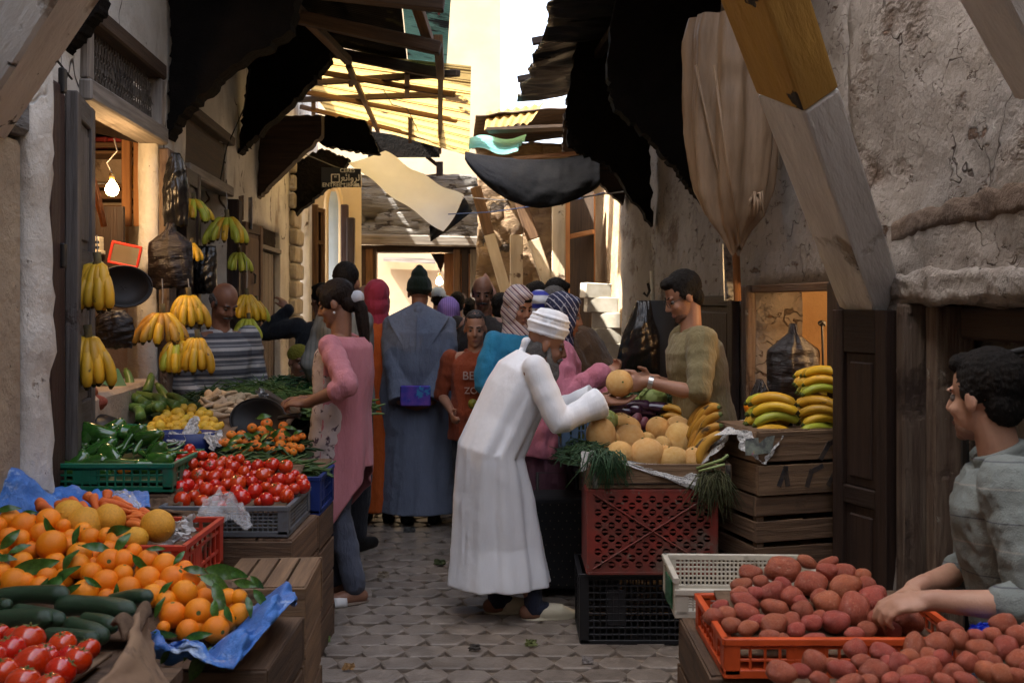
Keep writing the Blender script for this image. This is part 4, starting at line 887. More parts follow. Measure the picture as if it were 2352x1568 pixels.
# ---------------------------------------------------------------- crates
def crate_plastic(name, label, c, w, d, h, rz, m, nx=9, nz=3, bar=.008, cat='crate', holes=False, low=None, tilt=(0, 0), group=None):
    """c: centre of the base; open top; lattice sides"""
    t = thing(name, label, cat, c, group); R = Euler((tilt[0], tilt[1], rz)).to_matrix(); c = Vector(c); T = lambda x, y, z: c+R @ Vector((x, y, z))
    mb = MB(); mb.box(T(0, 0, .006), (w-.01, d-.01, .012), R); mb.build('crate_base', m, t)
    for s, (L_, ax) in enumerate(((w, 0), (d, 1), (w, 0), (d, 1))):
        mb = MB(); sg = 1 if s in (0, 1) else -1; off = (d if ax == 0 else w)/2-.008
        hh = h if low is None or s != low else h*.72
        def bx(u, z, du, dz, th=.010, o=0.):
            q = (u, -sg*(off+o), z) if ax == 0 else (sg*(off+o), u, z); sz = (du, th, dz) if ax == 0 else (th, du, dz); mb.box(T(*q), sz, R)
        bx(0, hh-.009, L_, .018, .018, .004); bx(0, .012, L_, .022, .014, .002)
        for k in (-1, 1): bx(k*(L_/2-.022), hh/2, .040, hh-.02, .014, .002)
        n = nx if ax == 0 else max(4, int(nx*d/w))
        if holes:
            for k in range(n*2): bx(-L_/2+.05+(L_-.1)*(k+.5)/(n*2), hh/2, .006, hh-.03, .007)
            for k in range(5): bx(0, .03+(hh-.05)*(k+.5)/5, L_-.06, .006, .0065)
        else:
            for k in range(n): bx(-L_/2+.05+(L_-.1)*(k+.5)/n, hh/2, bar, hh-.03, .008)
            for k in range(nz): bx(0, .03+(hh-.04)*(k+.5)/nz, L_-.06, bar, .0075)
            bx(-.16*L_, hh*.52, .17*L_, hh*.5, .006)
        mb.build('crate_side', m, t, bevel=.0015)
    return t
def crate_wood(name, label, c, w, d, h, rz, m, ns=3, th=.014, gap=.012, top=False, cat='crate', tilt=(0, 0), group=None, seed=0):
    t = thing(name, label, cat, c, group); R = Euler((tilt[0], tilt[1], rz)).to_matrix(); c = Vector(c); T = lambda x, y, z: c+R @ Vector((x, y, z)); rn = random.Random(seed)
    for sx in (-1, 1):
        for sy in (-1, 1):
            mb = MB(); mb.box(T(sx*(w/2-th-.018), sy*(d/2-th-.018), h/2), (.036, .036, h-.004), R); mb.build('corner_post', m, t, bevel=.002)
    for s in range(4):
        mb = MB(); ax = s % 2; sg = 1 if s < 2 else -1; L_ = (w if ax == 0 else d-2*th-.004); off = (d if ax == 0 else w)/2-th/2; sh = (h-gap*(ns-1))/ns
        for k in range(ns):
            z = sh/2+k*(sh+gap)+rn.uniform(-.003, .003); u = rn.uniform(-.004, .004); q = (u, -sg*off, z) if ax == 0 else (sg*off, u, z)
            sz = (L_, th, sh-rn.uniform(0, .006)) if ax == 0 else (th, L_, sh-rn.uniform(0, .006)); RR = R @ Euler((0, rn.uniform(-.006, .006), 0) if ax == 0 else (rn.uniform(-.006, .006), 0, 0)).to_matrix(); mb.box(T(*q), sz, RR)
        mb.build('crate_side', m, t, bevel=.002)
    mb = MB()
    for k in range(4): mb.box(T(-w/2+w*(k+.5)/4, 0, .008), (w/4-.012, d-.034, .012), R)
    mb.build('crate_base', m, t)
    if top:
        mb = MB()
        for k in range(4): mb.box(T(-w/2+w*(k+.5)/4, 0, h-.004), (w/4-.01, d-.034, .012), R)
        mb.build('crate_top', m, t)
    return t
def crumple(name, label, cat, quad, m, nu=18, nv=14, amp=.02, sc=18, sag=0., seed=0, thick=.0012, parent=None, curl=0.):
    def f(u, v):
        p = bil(*quad, u, v); e = fbm(u*sc*.25+seed, v*sc*.2, seed, 4)*amp
        return p+Vector((fbm(u*4, v*4, seed+3, 2)*amp, -e, e*.8-sag*sin(u*pi)*sin(v*pi)))
    mb = MB(); mb.grid([[tuple(f(i/(nu-1), j/(nv-1))) for j in range(nv)] for i in range(nu)], uvscale=(1, 1))
    o = mb.build(name, m, parent, smooth=False, solid=thick, loc=quad[0] if parent is None else None)
    return tag(o, label, cat) if parent is None else o
def mound(fn, x0, x1, y0, y1, m, name, parent=None, label=None, cat=None, n=18, lo=-.15):
    mb = MB(); mb.grid([[(lerp(x0, x1, i/(n-1)), lerp(y0, y1, j/(n-1)), fn(i/(n-1), j/(n-1))) for j in range(n)] for i in range(n)]); o = mb.build(name, m, parent, smooth=True, solid=.01)
    return o if parent else tag(o, label, cat)
def strands(name, label, cat, c, rx, ry, h, n, L_, r, m, seed=0, curl=.6, kind='stuff', nseg=4, tip=.5, par=None):
    """a mound of thin pods lying every way"""
    rn = random.Random(seed); mb = MB(); c = Vector(c)
    P = []
    for i in range(13):
        row = []
        for j in range(20):
            q = i/12*.98; a = 2*pi*j/20; row.append((c.x+rx*q*cos(a), c.y+ry*q*sin(a), c.z+h*(1-q*q)-.02))
        P.append(row)
    mb.grid(P, 0, cv=True)
    for k in range(n):
        q = sqrt(rn.random()); a = rn.random()*2*pi; z = c.z+h*(1-q*q)+rn.uniform(-.015, .012); p = Vector((c.x+rx*q*cos(a), c.y+ry*q*sin(a), z)); b = rn.random()*2*pi if par is None else par+rn.gauss(0, .25); pit = rn.gauss(0, .3)
        l = L_*rn.uniform(.7, 1.2); pts = []; d = Vector((cos(b), sin(b), pit)); cb = rn.uniform(-curl, curl)
        for i in range(nseg+1):
            u = i/nseg-.5; dd = Euler((0, 0, cb*u*2)).to_matrix() @ d; pts.append(p+dd*u*l+Vector((0, 0, .12*l*(.25-u*u)*rn.uniform(.5, 1.5))))
        mb.tube(pts, [r*(.5 if i == 0 else tip if i == nseg else 1) for i in range(nseg+1)], 5, 0, cap=False)
    o = mb.build(name, m, smooth=True, loc=c); return tag(o, label, cat, None, kind)
def bag(name, label, px, y0, y1, hw, Y, m, shape, depth=.07, seed=0, dx=0.):
    """plastic bag hung flat: shape gives half width along the height"""
    P = []; nu, nv = 26, 34; c = W(px, y0, Y)
    for i in range(nu*2):
        row = []; front = i < nu; u = (i/(nu-1) if front else 1-(i-nu)/(nu-1))*2-1
        for j in range(nv):
            v = j/(nv-1); k = np.interp(v, [a for a, b in shape], [b for a, b in shape])*hw*Y/FPX
            z = lerp(ZZ(y0, Y), ZZ(y1, Y), v); b = depth*sqrt(max(0, 1-u*u))*(.25+.75*sin(v*pi)**.7)*(1 if front else -.6)
            cr = fbm(u*.9+seed, v*11+u*1.5, seed, 3)*.010+fbm(u*3, v*1.6+seed, 3, 2)*.014
            row.append((c.x+u*k+dx*v+fbm(v*3, seed, u, 2)*.008, Y-b-cr*(1 if front else -1), z+fbm(u*3, 7, seed, 2)*.012*(v > .95)))
        P.append(row)
    mb = MB(); mb.grid(P, cu=True); return tag(mb.build(name, m, smooth=True, solid=.001, loc=c), label, 'plastic bag')
# ================================================================ LEFT STALLS
Mp = lambda n, c, c2=None, r=.45, **k: mat(n, c, c2, scale=8, rough=r, spec=.4, spots=(((.10, .075, .055), 5, .62, .10),), **k)
P_red, P_grey, P_green, P_blue, P_black, P_white, P_orange = Mp('plastic_red', (.50, .045, .022)), Mp('plastic_grey', (.13, .14, .155)), Mp('plastic_green', (.012, .15, .085)), Mp('plastic_blue', (.012, .03, .16)), Mp('plastic_black', (.012, .012, .014)), Mp('plastic_white', (.55, .51, .42)), Mp('plastic_orange', (.62, .085, .018))
M_bluetarp = mat('blue_tarpaulin', (.055, .20, .56), (.035, .13, .42), scale=8, rough=.38, bump=.6, bscale=90, spec=.5, spots=(((.42, .52, .66), 9, .58, .10), ((.02, .10, .35), 5, .62, .08)))
M_burlap = mat('burlap', (.20, .125, .075), (.12, .072, .042), scale=30, rough=.95, bump=.8, bscale=240)
M_card = mat('cardboard', (.26, .165, .095), (.20, .12, .07), scale=3, rough=.85, bump=.3, spots=(((.13, .08, .05), 4, .62, .05),))
M_paper = mat('paper_white', (.58, .57, .56), (.48, .47, .46), scale=6, rough=.85, trans=.1)
M_news = mat('newspaper', (.55, .54, .52), (.46, .45, .43), scale=4, rough=.85, coord='UV', spots=(((.10, .10, .10), 70, .55, .02, (1, .22, 1)), ((.20, .18, .17), 3.2, .64, .01)))
M_clear = mat('clear_plastic', (.75, .76, .78), (.65, .66, .68), scale=9, rough=.12, spec=.7, glass=.78, bump=.6, bscale=14)
M_blackbag = mat('black_bag', (.014, .008, .008), (.008, .005, .005), scale=5, rough=.3, spec=.45, bump=.9, bscale=9, stretch=(.6, .6, 2.5))
# supports
crate_wood('wooden_crate', 'weathered wooden crate under the blue tarp of the orange heap', (-1.04, 2.83, 0), .80, .46, .60, 0, W_crate, 4, top=True, seed=1)
crate_wood('wooden_crate', 'wooden crate standing on end in front of the grey tomato crate', (-.86, 3.56, 0), .30, .42, .60, .06, W_crate2, 3, top=True, seed=2)
crate_wood('wooden_crate', 'lower wooden crate under the grey tomato crate', (-1.13, 4.10, 0), .58, .50, .34, .02, W_crate, 2, top=True, seed=3)
crate_wood('wooden_crate', 'upper wooden crate under the grey tomato crate', (-1.13, 4.09, .343), .57, .48, .30, -.02, W_crate, 2, top=True, seed=4)
crate_wood('wooden_crate', 'wooden crate under the red carrot crate', (-1.42, 3.34, 0), .74, .44, .62, 0, W_crate, 3, top=True, seed=5)
crate_wood('wooden_crate', 'wooden crate under the green pepper crate', (-1.62, 4.22, 0), .5, .46, .79, 0, W_crate, 4, top=True, seed=6)
r = thing('stall_table', 'long rough plank table carrying the lemons, roots and chillies', 'stall', (-1.75, 5.6, 0))
mb = MB()
for k in range(5): sbox(mb, 'L', 4.50, 6.95, .02+k*.17, .02+k*.17+.16, .80, .83)
mb.build('table_top', W_crate, r, bevel=.003)
for a, b in ((4.55, .8), (6.85, .8), (4.55, .1), (6.85, .1)):
    mb = MB(); sbox(mb, 'L', a, a+.07, b, b+.07, 0, .798); mb.build('leg', W_dark, r)
mb = MB(); sbox(mb, 'L', 4.5, 6.95, .855, .875, .45, .80); mb.build('front_board', W_crate, r)
r = thing('front_table', 'low plank stand under the front tomato and cucumber trays', 'stall', (-1.2, 2.1, 0))
mb = MB(); mb.box((-1.22, 2.08, .675), (.86, .62, .03)); mb.build('table_top', W_crate, r)
for x in (-1.6, -.86):
    for y in (1.85, 2.3): mb = MB(); mb.box((x, y, .33), (.06, .06, .655)); mb.build('leg', W_crate, r)
# ---- front tomatoes and cucumbers
Z3 = lambda x, y: (x*.3812, 971+y*.3812)
g_ = 'tomatoes in the tray nearest the viewer'
tl = {5: 'biggest tomato in the nearest tray with a green star on its lower side', 7: 'small tomato at the upper right corner of the nearest tray', 8: 'tomato with an upturned green stalk at the right of the nearest tray'}
for k, (x, y, q) in enumerate([(0, 1262, 50), (60, 1370, 85), (165, 1310, 95), (375, 1335, 75), (300, 1410, 50), (190, 1455, 105), (470, 1430, 75), (530, 1365, 65), (365, 1500, 85), (20, 1500, 80), (140, 1570, 95), (-60, 1420, 85), (-120, 1500, 90), (265, 1400, 70), (90, 1290, 60), (420, 1400, 60), (-90, 1330, 80), (300, 1590, 80)]):
    px, py = Z3(x, y); Y = 2.38-(y-1262)/330*.36; r_ = q*.3812*Y/FPX*1.12
    R = (random.uniform(.2, .9) if k in (5, 8) else random.uniform(-.4, .4), random.uniform(-.4, .4), random.uniform(-3, 3))
    o = fruit(me_tom[k % 3], 'tomato', tl.get(k, 'glossy red tomato in the tray nearest the viewer'), 'tomato', g_, W(px, py, Y), R, r_)
    s = bpy.data.objects.new('calyx', me_star); COL.objects.link(s); s.parent = o
mound(lambda u, v: .745-.04*v, -1.62, -.98, 1.8, 2.44, M_card, 'tray_lining', None, 'brown paper lining under the nearest tomatoes', 'lining')
g_ = 'dark cucumbers beside the nearest tomatoes'
cl = ['long dark cucumber at the back left of the cucumber pile', 'thick cucumber lying in the middle of the cucumber pile', 'cucumber with its tip against the oranges', 'cucumber at the left edge just above the tomatoes', 'cucumber half hidden under the thick one', 'shiny green cucumber end next to the brown flap', 'lighter green cucumber just behind the small tomatoes', 'cucumber tip at the far left edge', 'cucumber buried under the pile near the flap']
for k, (x0, y0, x1, y1, r_) in enumerate([(-40, 1060, 415, 1040, 55), (315, 1105, 835, 1140, 62), (640, 1085, 930, 1045, 48), (-60, 1200, 312, 1190, 58), (60, 1140, 400, 1200, 50), (385, 1215, 665, 1300, 55), (245, 1290, 590, 1320, 52), (-90, 1120, 65, 1100, 40), (480, 1190, 720, 1230, 50)]):
    a, b = Z3(x0, y0), Z3(x1, y1); Y = 2.62-((y0+y1)/2-1040)/280*.24; A, B = W(*a, Y+.03), W(*b, Y-.03); L_ = (B-A).length; q = r_*.3812*Y/FPX/.125
    d = (B-A).normalized(); fruit(me_cuc[k % 3], 'cucumber', cl[k], 'cucumber', g_, (A+B)/2, d.to_track_quat('X', 'Z').to_euler(), (L_, q, q))
def flap(u, v):
    p = bil(W(205, 1590, 1.86), W(352, 1392, 2.42), W(366, 1478, 2.46), W(372, 1640, 2.02), u, v); p.x += .02*sin(u*5)+fbm(u*5, v*4, 2, 3)*.008; p.z += .02*sin(v*3+u*3); return p
tag(sheet('cardboard_flap', flap, 24, 14, M_card, None, .012), 'brown cardboard flap beside the nearest tomatoes', 'cardboard')
tag(sheet('burlap_edge', lambda u, v: bil(W(262, 1432, 2.2), W(340, 1395, 2.45), W(350, 1420, 2.4), W(290, 1470, 2.15), u, v)+Vector((0, -.012, .012*sin(u*9)+.02*sin(v*3))), 16, 10, M_burlap, None, .01), 'folded sacking over the cardboard flap', 'sack')
# ---- oranges
OR = [(60, 580, 60), (150, 620, 78), (290, 590, 72), (-10, 620, 55), (50, 690, 60), (120, 705, 60), (245, 665, 62), (380, 620, 42), (310, 735, 85), (540, 690, 58), (500, 650, 50), (640, 680, 50), (690, 715, 60), (655, 765, 52), (130, 840, 62), (480, 795, 72), (470, 862, 70), (230, 880, 62), (280, 925, 62), (90, 960, 85), (10, 900, 55), (660, 835, 74), (742, 830, 66), (805, 775, 48), (890, 830, 65), (992, 860, 72), (550, 905, 62), (635, 960, 74), (740, 912, 58), (772, 1000, 72), (887, 945, 77), (1040, 940, 76), (1110, 882, 52), (1150, 940, 56), (512, 1022, 76), (640, 1048, 48), (920, 1040, 66), (1000, 1072, 60), (1110, 1025, 76), (1040, 1155, 76), (1195, 1142, 82), (1440, 1155, 66), (1350, 1195, 66), (1300, 1245, 76), (1130, 1252, 66), (1370, 1050, 52), (1440, 1050, 48), (985, 1232, 38), (960, 1000, 52), (240, 985, 58), (-70, 700, 70), (-60, 830, 75), (-80, 960, 70), (150, 960, 60), (380, 940, 60), (370, 700, 50), (420, 740, 55), (580, 1000, 50), (860, 890, 45), (1080, 1090, 50), (1230, 1050, 55), (1270, 1170, 55), (420, 690, 50), (180, 770, 60), (20, 770, 60), (390, 870, 55), (700, 1040, 50), (840, 1050, 50), (330, 1010, 60), (330, 840, 60), (560, 800, 55), (560, 860, 50), (1190, 1000, 50), (1180, 1230, 60), (1400, 1110, 50)]
ol = {2: 'orange at the very top of the heap beside the yellow melon', 21: 'orange with its button facing the viewer in the middle of the heap', 39: 'orange in the bottom row just right of the cucumbers', 40: 'large orange in the bottom row showing a small green button', 41: 'rightmost orange resting against the blue tarp', 43: 'lowest orange hanging over the front blue tarp', 19: 'big orange at the left edge above the cucumbers', 8: 'large orange standing out near the top left of the heap'}
yo = lambda y: 3.20-(y-580)/670*.50
for k, (x, y, q) in enumerate(OR):
    px, py = Z3(x, y); hid = .05 if k > 53 else 0; Y = yo(y)+hid; r_ = q*.3812*Y/FPX*1.06
    fruit(me_orange, 'orange', ol.get(k, 'ripe orange in the leafy heap on the front left stall'), 'orange', 'oranges heaped on the front left stall', W(px, py, Y), (RAD(75), 0, random.uniform(-.4, .4)) if k in (21, 40) else rrot(), r_)
def hb(u, v):
    return lerp(.84, .60, u)*1.-.10*(1-v)*1.-.02
mb = MB(); P = []
for i in range(20):
    row = []
    for j in range(16):
        u, v = i/19, j/15; y = lerp(560, 1290, v); x = lerp(-120, np.interp(y, [560, 700, 850, 950, 1290], [520, 780, 1100, 1400, 1400]), u); Y = yo(y)+.075; px, py = Z3(x, y+25); p = W(px, py, Y); row.append(tuple(p))
    P.append(row)
mb.grid(P); tag(mb.build('heap_base', M_burlap, smooth=True, solid=.01, off=-1), 'brown sacking under the orange heap', 'sack')
LV = [(215, 860, 265, 15), (590, 760, 190, -10), (310, 622, 130, -50), (465, 680, 130, 85), (400, 930, 230, 35), (740, 720, 140, 60), (850, 840, 140, -40), (1325, 1060, 230, -60), (1290, 960, 180, -20), (1480, 970, 150, -12), (1200, 1280, 160, 8), (1210, 1450, 220, 62), (1575, 1060, 150, -48), (50, 525, 150, 10), (430, 830, 150, 65), (700, 1010, 90, 85), (965, 1110, 130, 70), (1350, 900, 220, -10), (1180, 892, 150, -10), (1000, 1270, 140, -8), (60, 700, 150, 55), (30, 820, 140, 0), (420, 1000, 160, 20), (320, 965, 160, 40), (1080, 810, 100, 60), (940, 760, 110, 5), (720, 645, 160, 8), (1420, 900, 160, -18), (1500, 1110, 140, -70), (1300, 1130, 130, -75), (1000, 1400, 110, 60), (1280, 1400, 110, 75), (1330, 1540, 130, 70), (1130, 1390, 90, 70), (180, 540, 90, 0), (1550, 960, 110, -40), (120, 760, 130, 30), (260, 990, 130, 60), (1380, 1150, 110, -60), (1000, 1000, 120, 50), (560, 960, 120, -30), (860, 1180, 100, 80)]
for k, (x, y, l, a) in enumerate(LV):
    px, py = Z3(x, y); lb = {0: 'largest flat citrus leaf on the left of the orange heap', 11: 'long citrus leaf hanging below the blue tarp', 7: 'long citrus leaf drooping over the front right oranges'}.get(k, 'green citrus leaf among the front left oranges')
    leaf_at(px, py, yo(min(y, 1290))-.055, l*.3812, a, lb, 'citrus leaves among the oranges', .4, k)
# ---- blue tarps
ed = [(352, 1452, 2.66), (380, 1466, 2.60), (430, 1474, 2.56), (500, 1488, 2.54), (560, 1452, 2.60), (600, 1414, 2.68), (632, 1372, 2.78), (655, 1345, 2.92), (672, 1362, 3.0)]
ou = [(352, 1478, 2.58), (385, 1496, 2.54), (440, 1496, 2.50), (528, 1548, 2.46), (572, 1490, 2.55), (612, 1448, 2.63), (648, 1402, 2.72), (682, 1378, 2.86), (682, 1386, 2.96)]
def tarp(u, v):
    k = u*(len(ed)-1); i = min(int(k), len(ed)-2); f = k-i; A = W(*ed[i]).lerp(W(*ed[i+1]), f); B = W(*ou[i]).lerp(W(*ou[i+1]), f); I = A+Vector((-.10, .08, -.07))
    p = I.lerp(A, v/.45) if v < .45 else A.lerp(B, (v-.45)/.55); e = fbm(u*9, v*3, 2, 4); p += Vector((e*.012, fbm(u*7, v*6, 8, 3)*.02, e*.022+.012*sin(v*pi)*sin(u*30))); return p
tag(sheet('blue_tarp', tarp, 80, 20, M_bluetarp, None, .002), 'crinkled blue tarpaulin hanging over the front crate below the oranges', 'tarp')
def tarp2(u, v):
    p = bil(W(-60, 1200, 3.35), W(205, 1165, 3.62), W(150, 1135, 3.75), W(-60, 1140, 3.6), u, v); k = math.exp(-((u-.38)/.26)**2)*sin(min(1, v*1.1)*pi); p.z += .13*k*1.0; p += Vector((fbm(u*5, v*5, 1, 3)*.03, 0, fbm(u*6, v*6, 4, 4)*.025)); return p
tag(sheet('blue_tarp', tarp2, 40, 24, M_bluetarp, None, .003), 'bunched blue tarpaulin at the left edge behind the oranges', 'tarp')
tag(sheet('blue_tarp', lambda u, v: bil(W(100, 1165, 3.62), W(345, 1165, 3.62), W(340, 1128, 3.85), W(120, 1125, 3.85), u, v)+Vector((0, 0, fbm(u*7, v*5, 9, 3)*.03)), 30, 14, M_bluetarp, None, .003), 'dark blue tarpaulin behind the carrots', 'tarp')
# ---- red crate with carrots and yellow melons
crate_plastic('red_crate', 'red plastic crate holding yellow melons and carrots', (-1.40, 3.34, .625), .74, .42, .175, 0, P_red, 12, 2, .012)
mound(lambda u, v: .70+.08*v-.04*u, -1.74, -1.06, 3.16, 3.54, M_burlap, 'crate_lining', None, 'sacking filling the red crate under the carrots', 'sack')
for k, (x, y, q, l) in enumerate([(415, 555, 92, 'yellow melon furthest left beside the carrots'), (510, 615, 108, 'widest yellow melon lying low between the oranges'), (660, 580, 92, 'yellow melon in the middle of the red crate'), (950, 620, 98, 'yellow melon at the right beside the white paper'), (810, 700, 75, 'small yellow melon half hidden by leaves')]):
    px, py = Z3(x, y); Y = 3.30-(y-555)/150*.12; r_ = q*.3812*Y/FPX; fruit(me_cant[k % 3], 'yellow_melon', l, 'melon', 'yellow melons beside the carrots', W(px, py, Y), (RAD(70), RAD(80*k), .4*k), r_)
for o in [o for o in bpy.data.objects if o.name.startswith('yellow_melon')]:
    o.data = o.data  # shared shape, own skin below
me_ymel = me_cant[0].copy(); me_ymel.materials.clear(); me_ymel.materials.append(M_mel); me_ymel.materials.append(M_stem)
for o in [o for o in bpy.data.objects if o.name.startswith('yellow_melon')]: o.data = me_ymel
CR = [(230, 505, 340, 535), (225, 480, 330, 520), (340, 500, 470, 490), (380, 485, 480, 480), (520, 440, 590, 530), (560, 460, 600, 530), (600, 480, 840, 520), (615, 510, 760, 540), (640, 440, 620, 520), (680, 470, 800, 490), (740, 560, 880, 540), (745, 600, 840, 555), (800, 570, 910, 580), (790, 600, 900, 610), (780, 620, 860, 620), (490, 505, 560, 550), (700, 545, 780, 530), (430, 475, 500, 500), (860, 545, 915, 575), (585, 540, 690, 520)]
for k, (x0, y0, x1, y1) in enumerate(CR):
    a, b = Z3(x0, y0), Z3(x1, y1); Y = 3.52-((y0+y1)/2-450)/170*.22; A, B = W(*a, Y+.02), W(*b, Y-.02); d = B-A; L_ = max(d.length*1.1, .10)
    fruit(me_car[k % 2], 'carrot', {4: 'carrot standing upright behind the melons', 6: 'longest carrot lying across the top'}.get(k, 'orange carrot in the red crate'), 'carrot', 'carrots in the red crate', (A+B)/2, d.normalized().to_track_quat('X', 'Z').to_euler(), (L_, .17, .17))
crumple('paper_sheet', 'crumpled white paper stuffed at the corner of the red crate', 'paper', [W(372, 1262, 3.22), W(440, 1235, 3.22), W(444, 1180, 3.3), W(400, 1205, 3.36)], M_paper, amp=.035, seed=3)
def clear(u, v):
    p = bil(W(445, 1195, 3.55), W(580, 1205, 3.65), W(560, 1158, 3.85), W(470, 1150, 3.8), u, v); p.z += .07*sin(u*pi)*sin(v*pi)+fbm(u*4, v*3, 6, 2)*.03; p.y += fbm(u*3, v*4, 1, 2)*.04; return p
tag(sheet('clear_bag', clear, 34, 26, M_clear, None, .0008), 'clear plastic bag lying on the corner of the grey tomato crate', 'plastic bag')
def clear2(u, v):
    p = bil(W(248, 1150, 3.6), W(335, 1185, 3.45), W(322, 1150, 3.55), W(255, 1130, 3.65), u, v); p.z += .02*sin(u*pi)+fbm(u*6, v*6, 16, 3)*.02; return p
tag(sheet('clear_bag', clear2, 20, 12, M_clear, None, .0008), 'clear plastic sheet behind the carrots', 'plastic bag')
# ---- grey crate of tomatoes
crate_plastic('grey_crate', 'grey plastic crate heaped with tomatoes', (-1.12, 4.08, .650), .50, .42, .12, .0, P_grey, 10, 2, holes=True)
Z8 = lambda x, y: (364+x*.2089, 849.4+y*.2089)
TM = [(340, 880, 65), (265, 945, 70), (395, 945, 60), (480, 945, 60), (590, 960, 55), (370, 1040, 75), (475, 1040, 42), (570, 1060, 80), (660, 1050, 65), (795, 975, 42), (890, 985, 62), (770, 1030, 60), (820, 1080, 80), (970, 1035, 42), (1090, 1060, 75), (1250, 1045, 80), (1400, 1060, 75), (285, 1165, 75), (440, 1165, 85), (530, 1160, 50), (610, 1180, 75), (670, 1110, 55), (760, 1170, 80), (935, 1120, 65), (1050, 1150, 50), (1150, 1160, 85), (1325, 1215, 80), (1435, 1205, 75), (1500, 1150, 52), (320, 1270, 75), (250, 1300, 85), (390, 1385, 65), (260, 1435, 95), (530, 1320, 85), (620, 1260, 60), (665, 1340, 75), (750, 1260, 70), (870, 1245, 95), (1030, 1230, 65), (1060, 1340, 90), (1180, 1290, 60), (1300, 1325, 90), (1400, 1320, 55), (1490, 1310, 66), (1575, 1215, 70), (1590, 1275, 80), (910, 1410, 105), (1190, 1430, 85), (1410, 1390, 80), (860, 1340, 80), (740, 1400, 70), (480, 1450, 80), (1100, 1450, 50), (200, 1010, 48), (700, 1490, 55), (570, 1210, 60), (980, 1180, 60), (1220, 1120, 60), (450, 1260, 60), (1000, 1410, 60), (1300, 1440, 60), (380, 1310, 60), (640, 1430, 60), (1120, 1230, 60), (1240, 1240, 60), (700, 1190, 60), (350, 1100, 60), (520, 1110, 60), (890, 1180, 60), (1180, 1060, 60), (1000, 1090, 60), (710, 1000, 55)]
for k, (x, y, q) in enumerate(TM):
    px, py = Z8(x, y); Y = 4.36-(y-880)/600*.42+(.04 if k > 54 else 0); r_ = q*.2089*Y/FPX*1.08; show = k in (7, 15, 16, 18, 37, 41, 1, 13)
    o = fruit(me_tom[k % 3], 'tomato', {0: 'topmost tomato of the grey crate, beside the peppers', 16: 'tomato with a pale stalk scar at the back right of the grey crate', 46: 'largest tomato at the front of the grey crate behind the clear bag', 45: 'tomato in the right hand corner of the grey crate', 32: 'tomato at the front left corner of the grey crate'}.get(k, 'red tomato in the heap on the grey crate'), 'tomato', 'tomatoes heaped on the grey crate', W(px, py, Y), (random.uniform(.4, 1.2), random.uniform(-.5, .5), random.uniform(-.4, .4)) if show else rrot(), r_)
    if show: s = bpy.data.objects.new('calyx', me_star); COL.objects.link(s); s.parent = o
mound(lambda u, v: .735+.12*v, -1.40, -.9, 3.9, 4.32, M_burlap, 'crate_lining', None, 'sacking under the tomatoes of the grey crate', 'sack')
tag(sheet('burlap_sack', lambda u, v: bil(W(310, 1172, 3.95), W(420, 1172, 3.9), W(420, 1105, 4.1), W(330, 1118, 4.1), u, v)+Vector((0, fbm(u*4, v*4, 3, 3)*.03, fbm(u*5, v*5, 1, 3)*.02)), 18, 14, M_burlap, None, .012), 'brown sacking hanging between the green and grey crates', 'sack')
tag(sheet('burlap_sack', lambda u, v: bil(W(325, 1165, 3.8), W(520, 1180, 3.8), W(500, 1250, 3.78), W(330, 1240, 3.78), u, v)+Vector((0, fbm(u*4, v*4, 13, 3)*.03, 0)), 18, 14, M_burlap, None, .012), 'dark sacking below the grey crate', 'sack')
crate_plastic('blue_crate', 'dark blue plastic crate wedged behind the grey crate', (-.95, 4.52, .63), .22, .34, .17, 0, P_blue, 5, 3)
crate_wood('wooden_crate', 'wooden crate under the blue crate beside the woman in pink', (-.99, 4.52, 0), .30, .36, .625, 0, W_crate, 4, top=True, seed=9)
# ---- green crate of peppers
crate_plastic('green_crate', 'green plastic crate heaped with shiny green peppers', (-1.63, 4.2, .80), .535, .40, .115, 0, P_green, 13, 3)
rn = random.Random(11)
sh_ = [(595, 80, 170, 0, 1), (700, 235, 310, 5, 0), (700, 90, 130, 80, 3), (780, 120, 190, 70, 0), (840, 140, 150, 80, 0), (520, 110, 140, 60, 1), (470, 140, 90, 0, 1), (640, 60, 110, 30, 1), (780, 55, 120, 10, 1), (990, 130, 140, 10, 2), (945, 185, 110, 50, 1), (1010, 200, 80, 0, 1), (400, 280, 110, 0, 1), (470, 260, 120, 60, 1), (620, 270, 150, 10, 0), (545, 300, 70, 0, 1), (795, 285, 190, 12, 3), (900, 90, 120, 20, 1), (690, 165, 170, 60, 0), (430, 200, 130, 30, 1), (560, 180, 150, 70, 0), (870, 200, 130, -30, 0), (610, 150, 130, 40, 1), (500, 320, 70, 10, 1), (700, 290, 130, -20, 0), (750, 180, 130, 40, 0), (1050, 150, 110, 20, 2), (380, 240, 110, 20, 1), (450, 310, 110, -10, 1), (560, 240, 130, 20, 1), (660, 210, 130, -30, 1), (880, 260, 120, 10, 1), (960, 240, 120, 5, 1), (820, 80, 110, 40, 1), (540, 60, 110, 20, 1), (350, 300, 90, 0, 1), (690, 40, 100, 50, 1), (1060, 190, 120, 10, 0), (930, 130, 120, 60, 0), (600, 310, 100, 5, 1)]
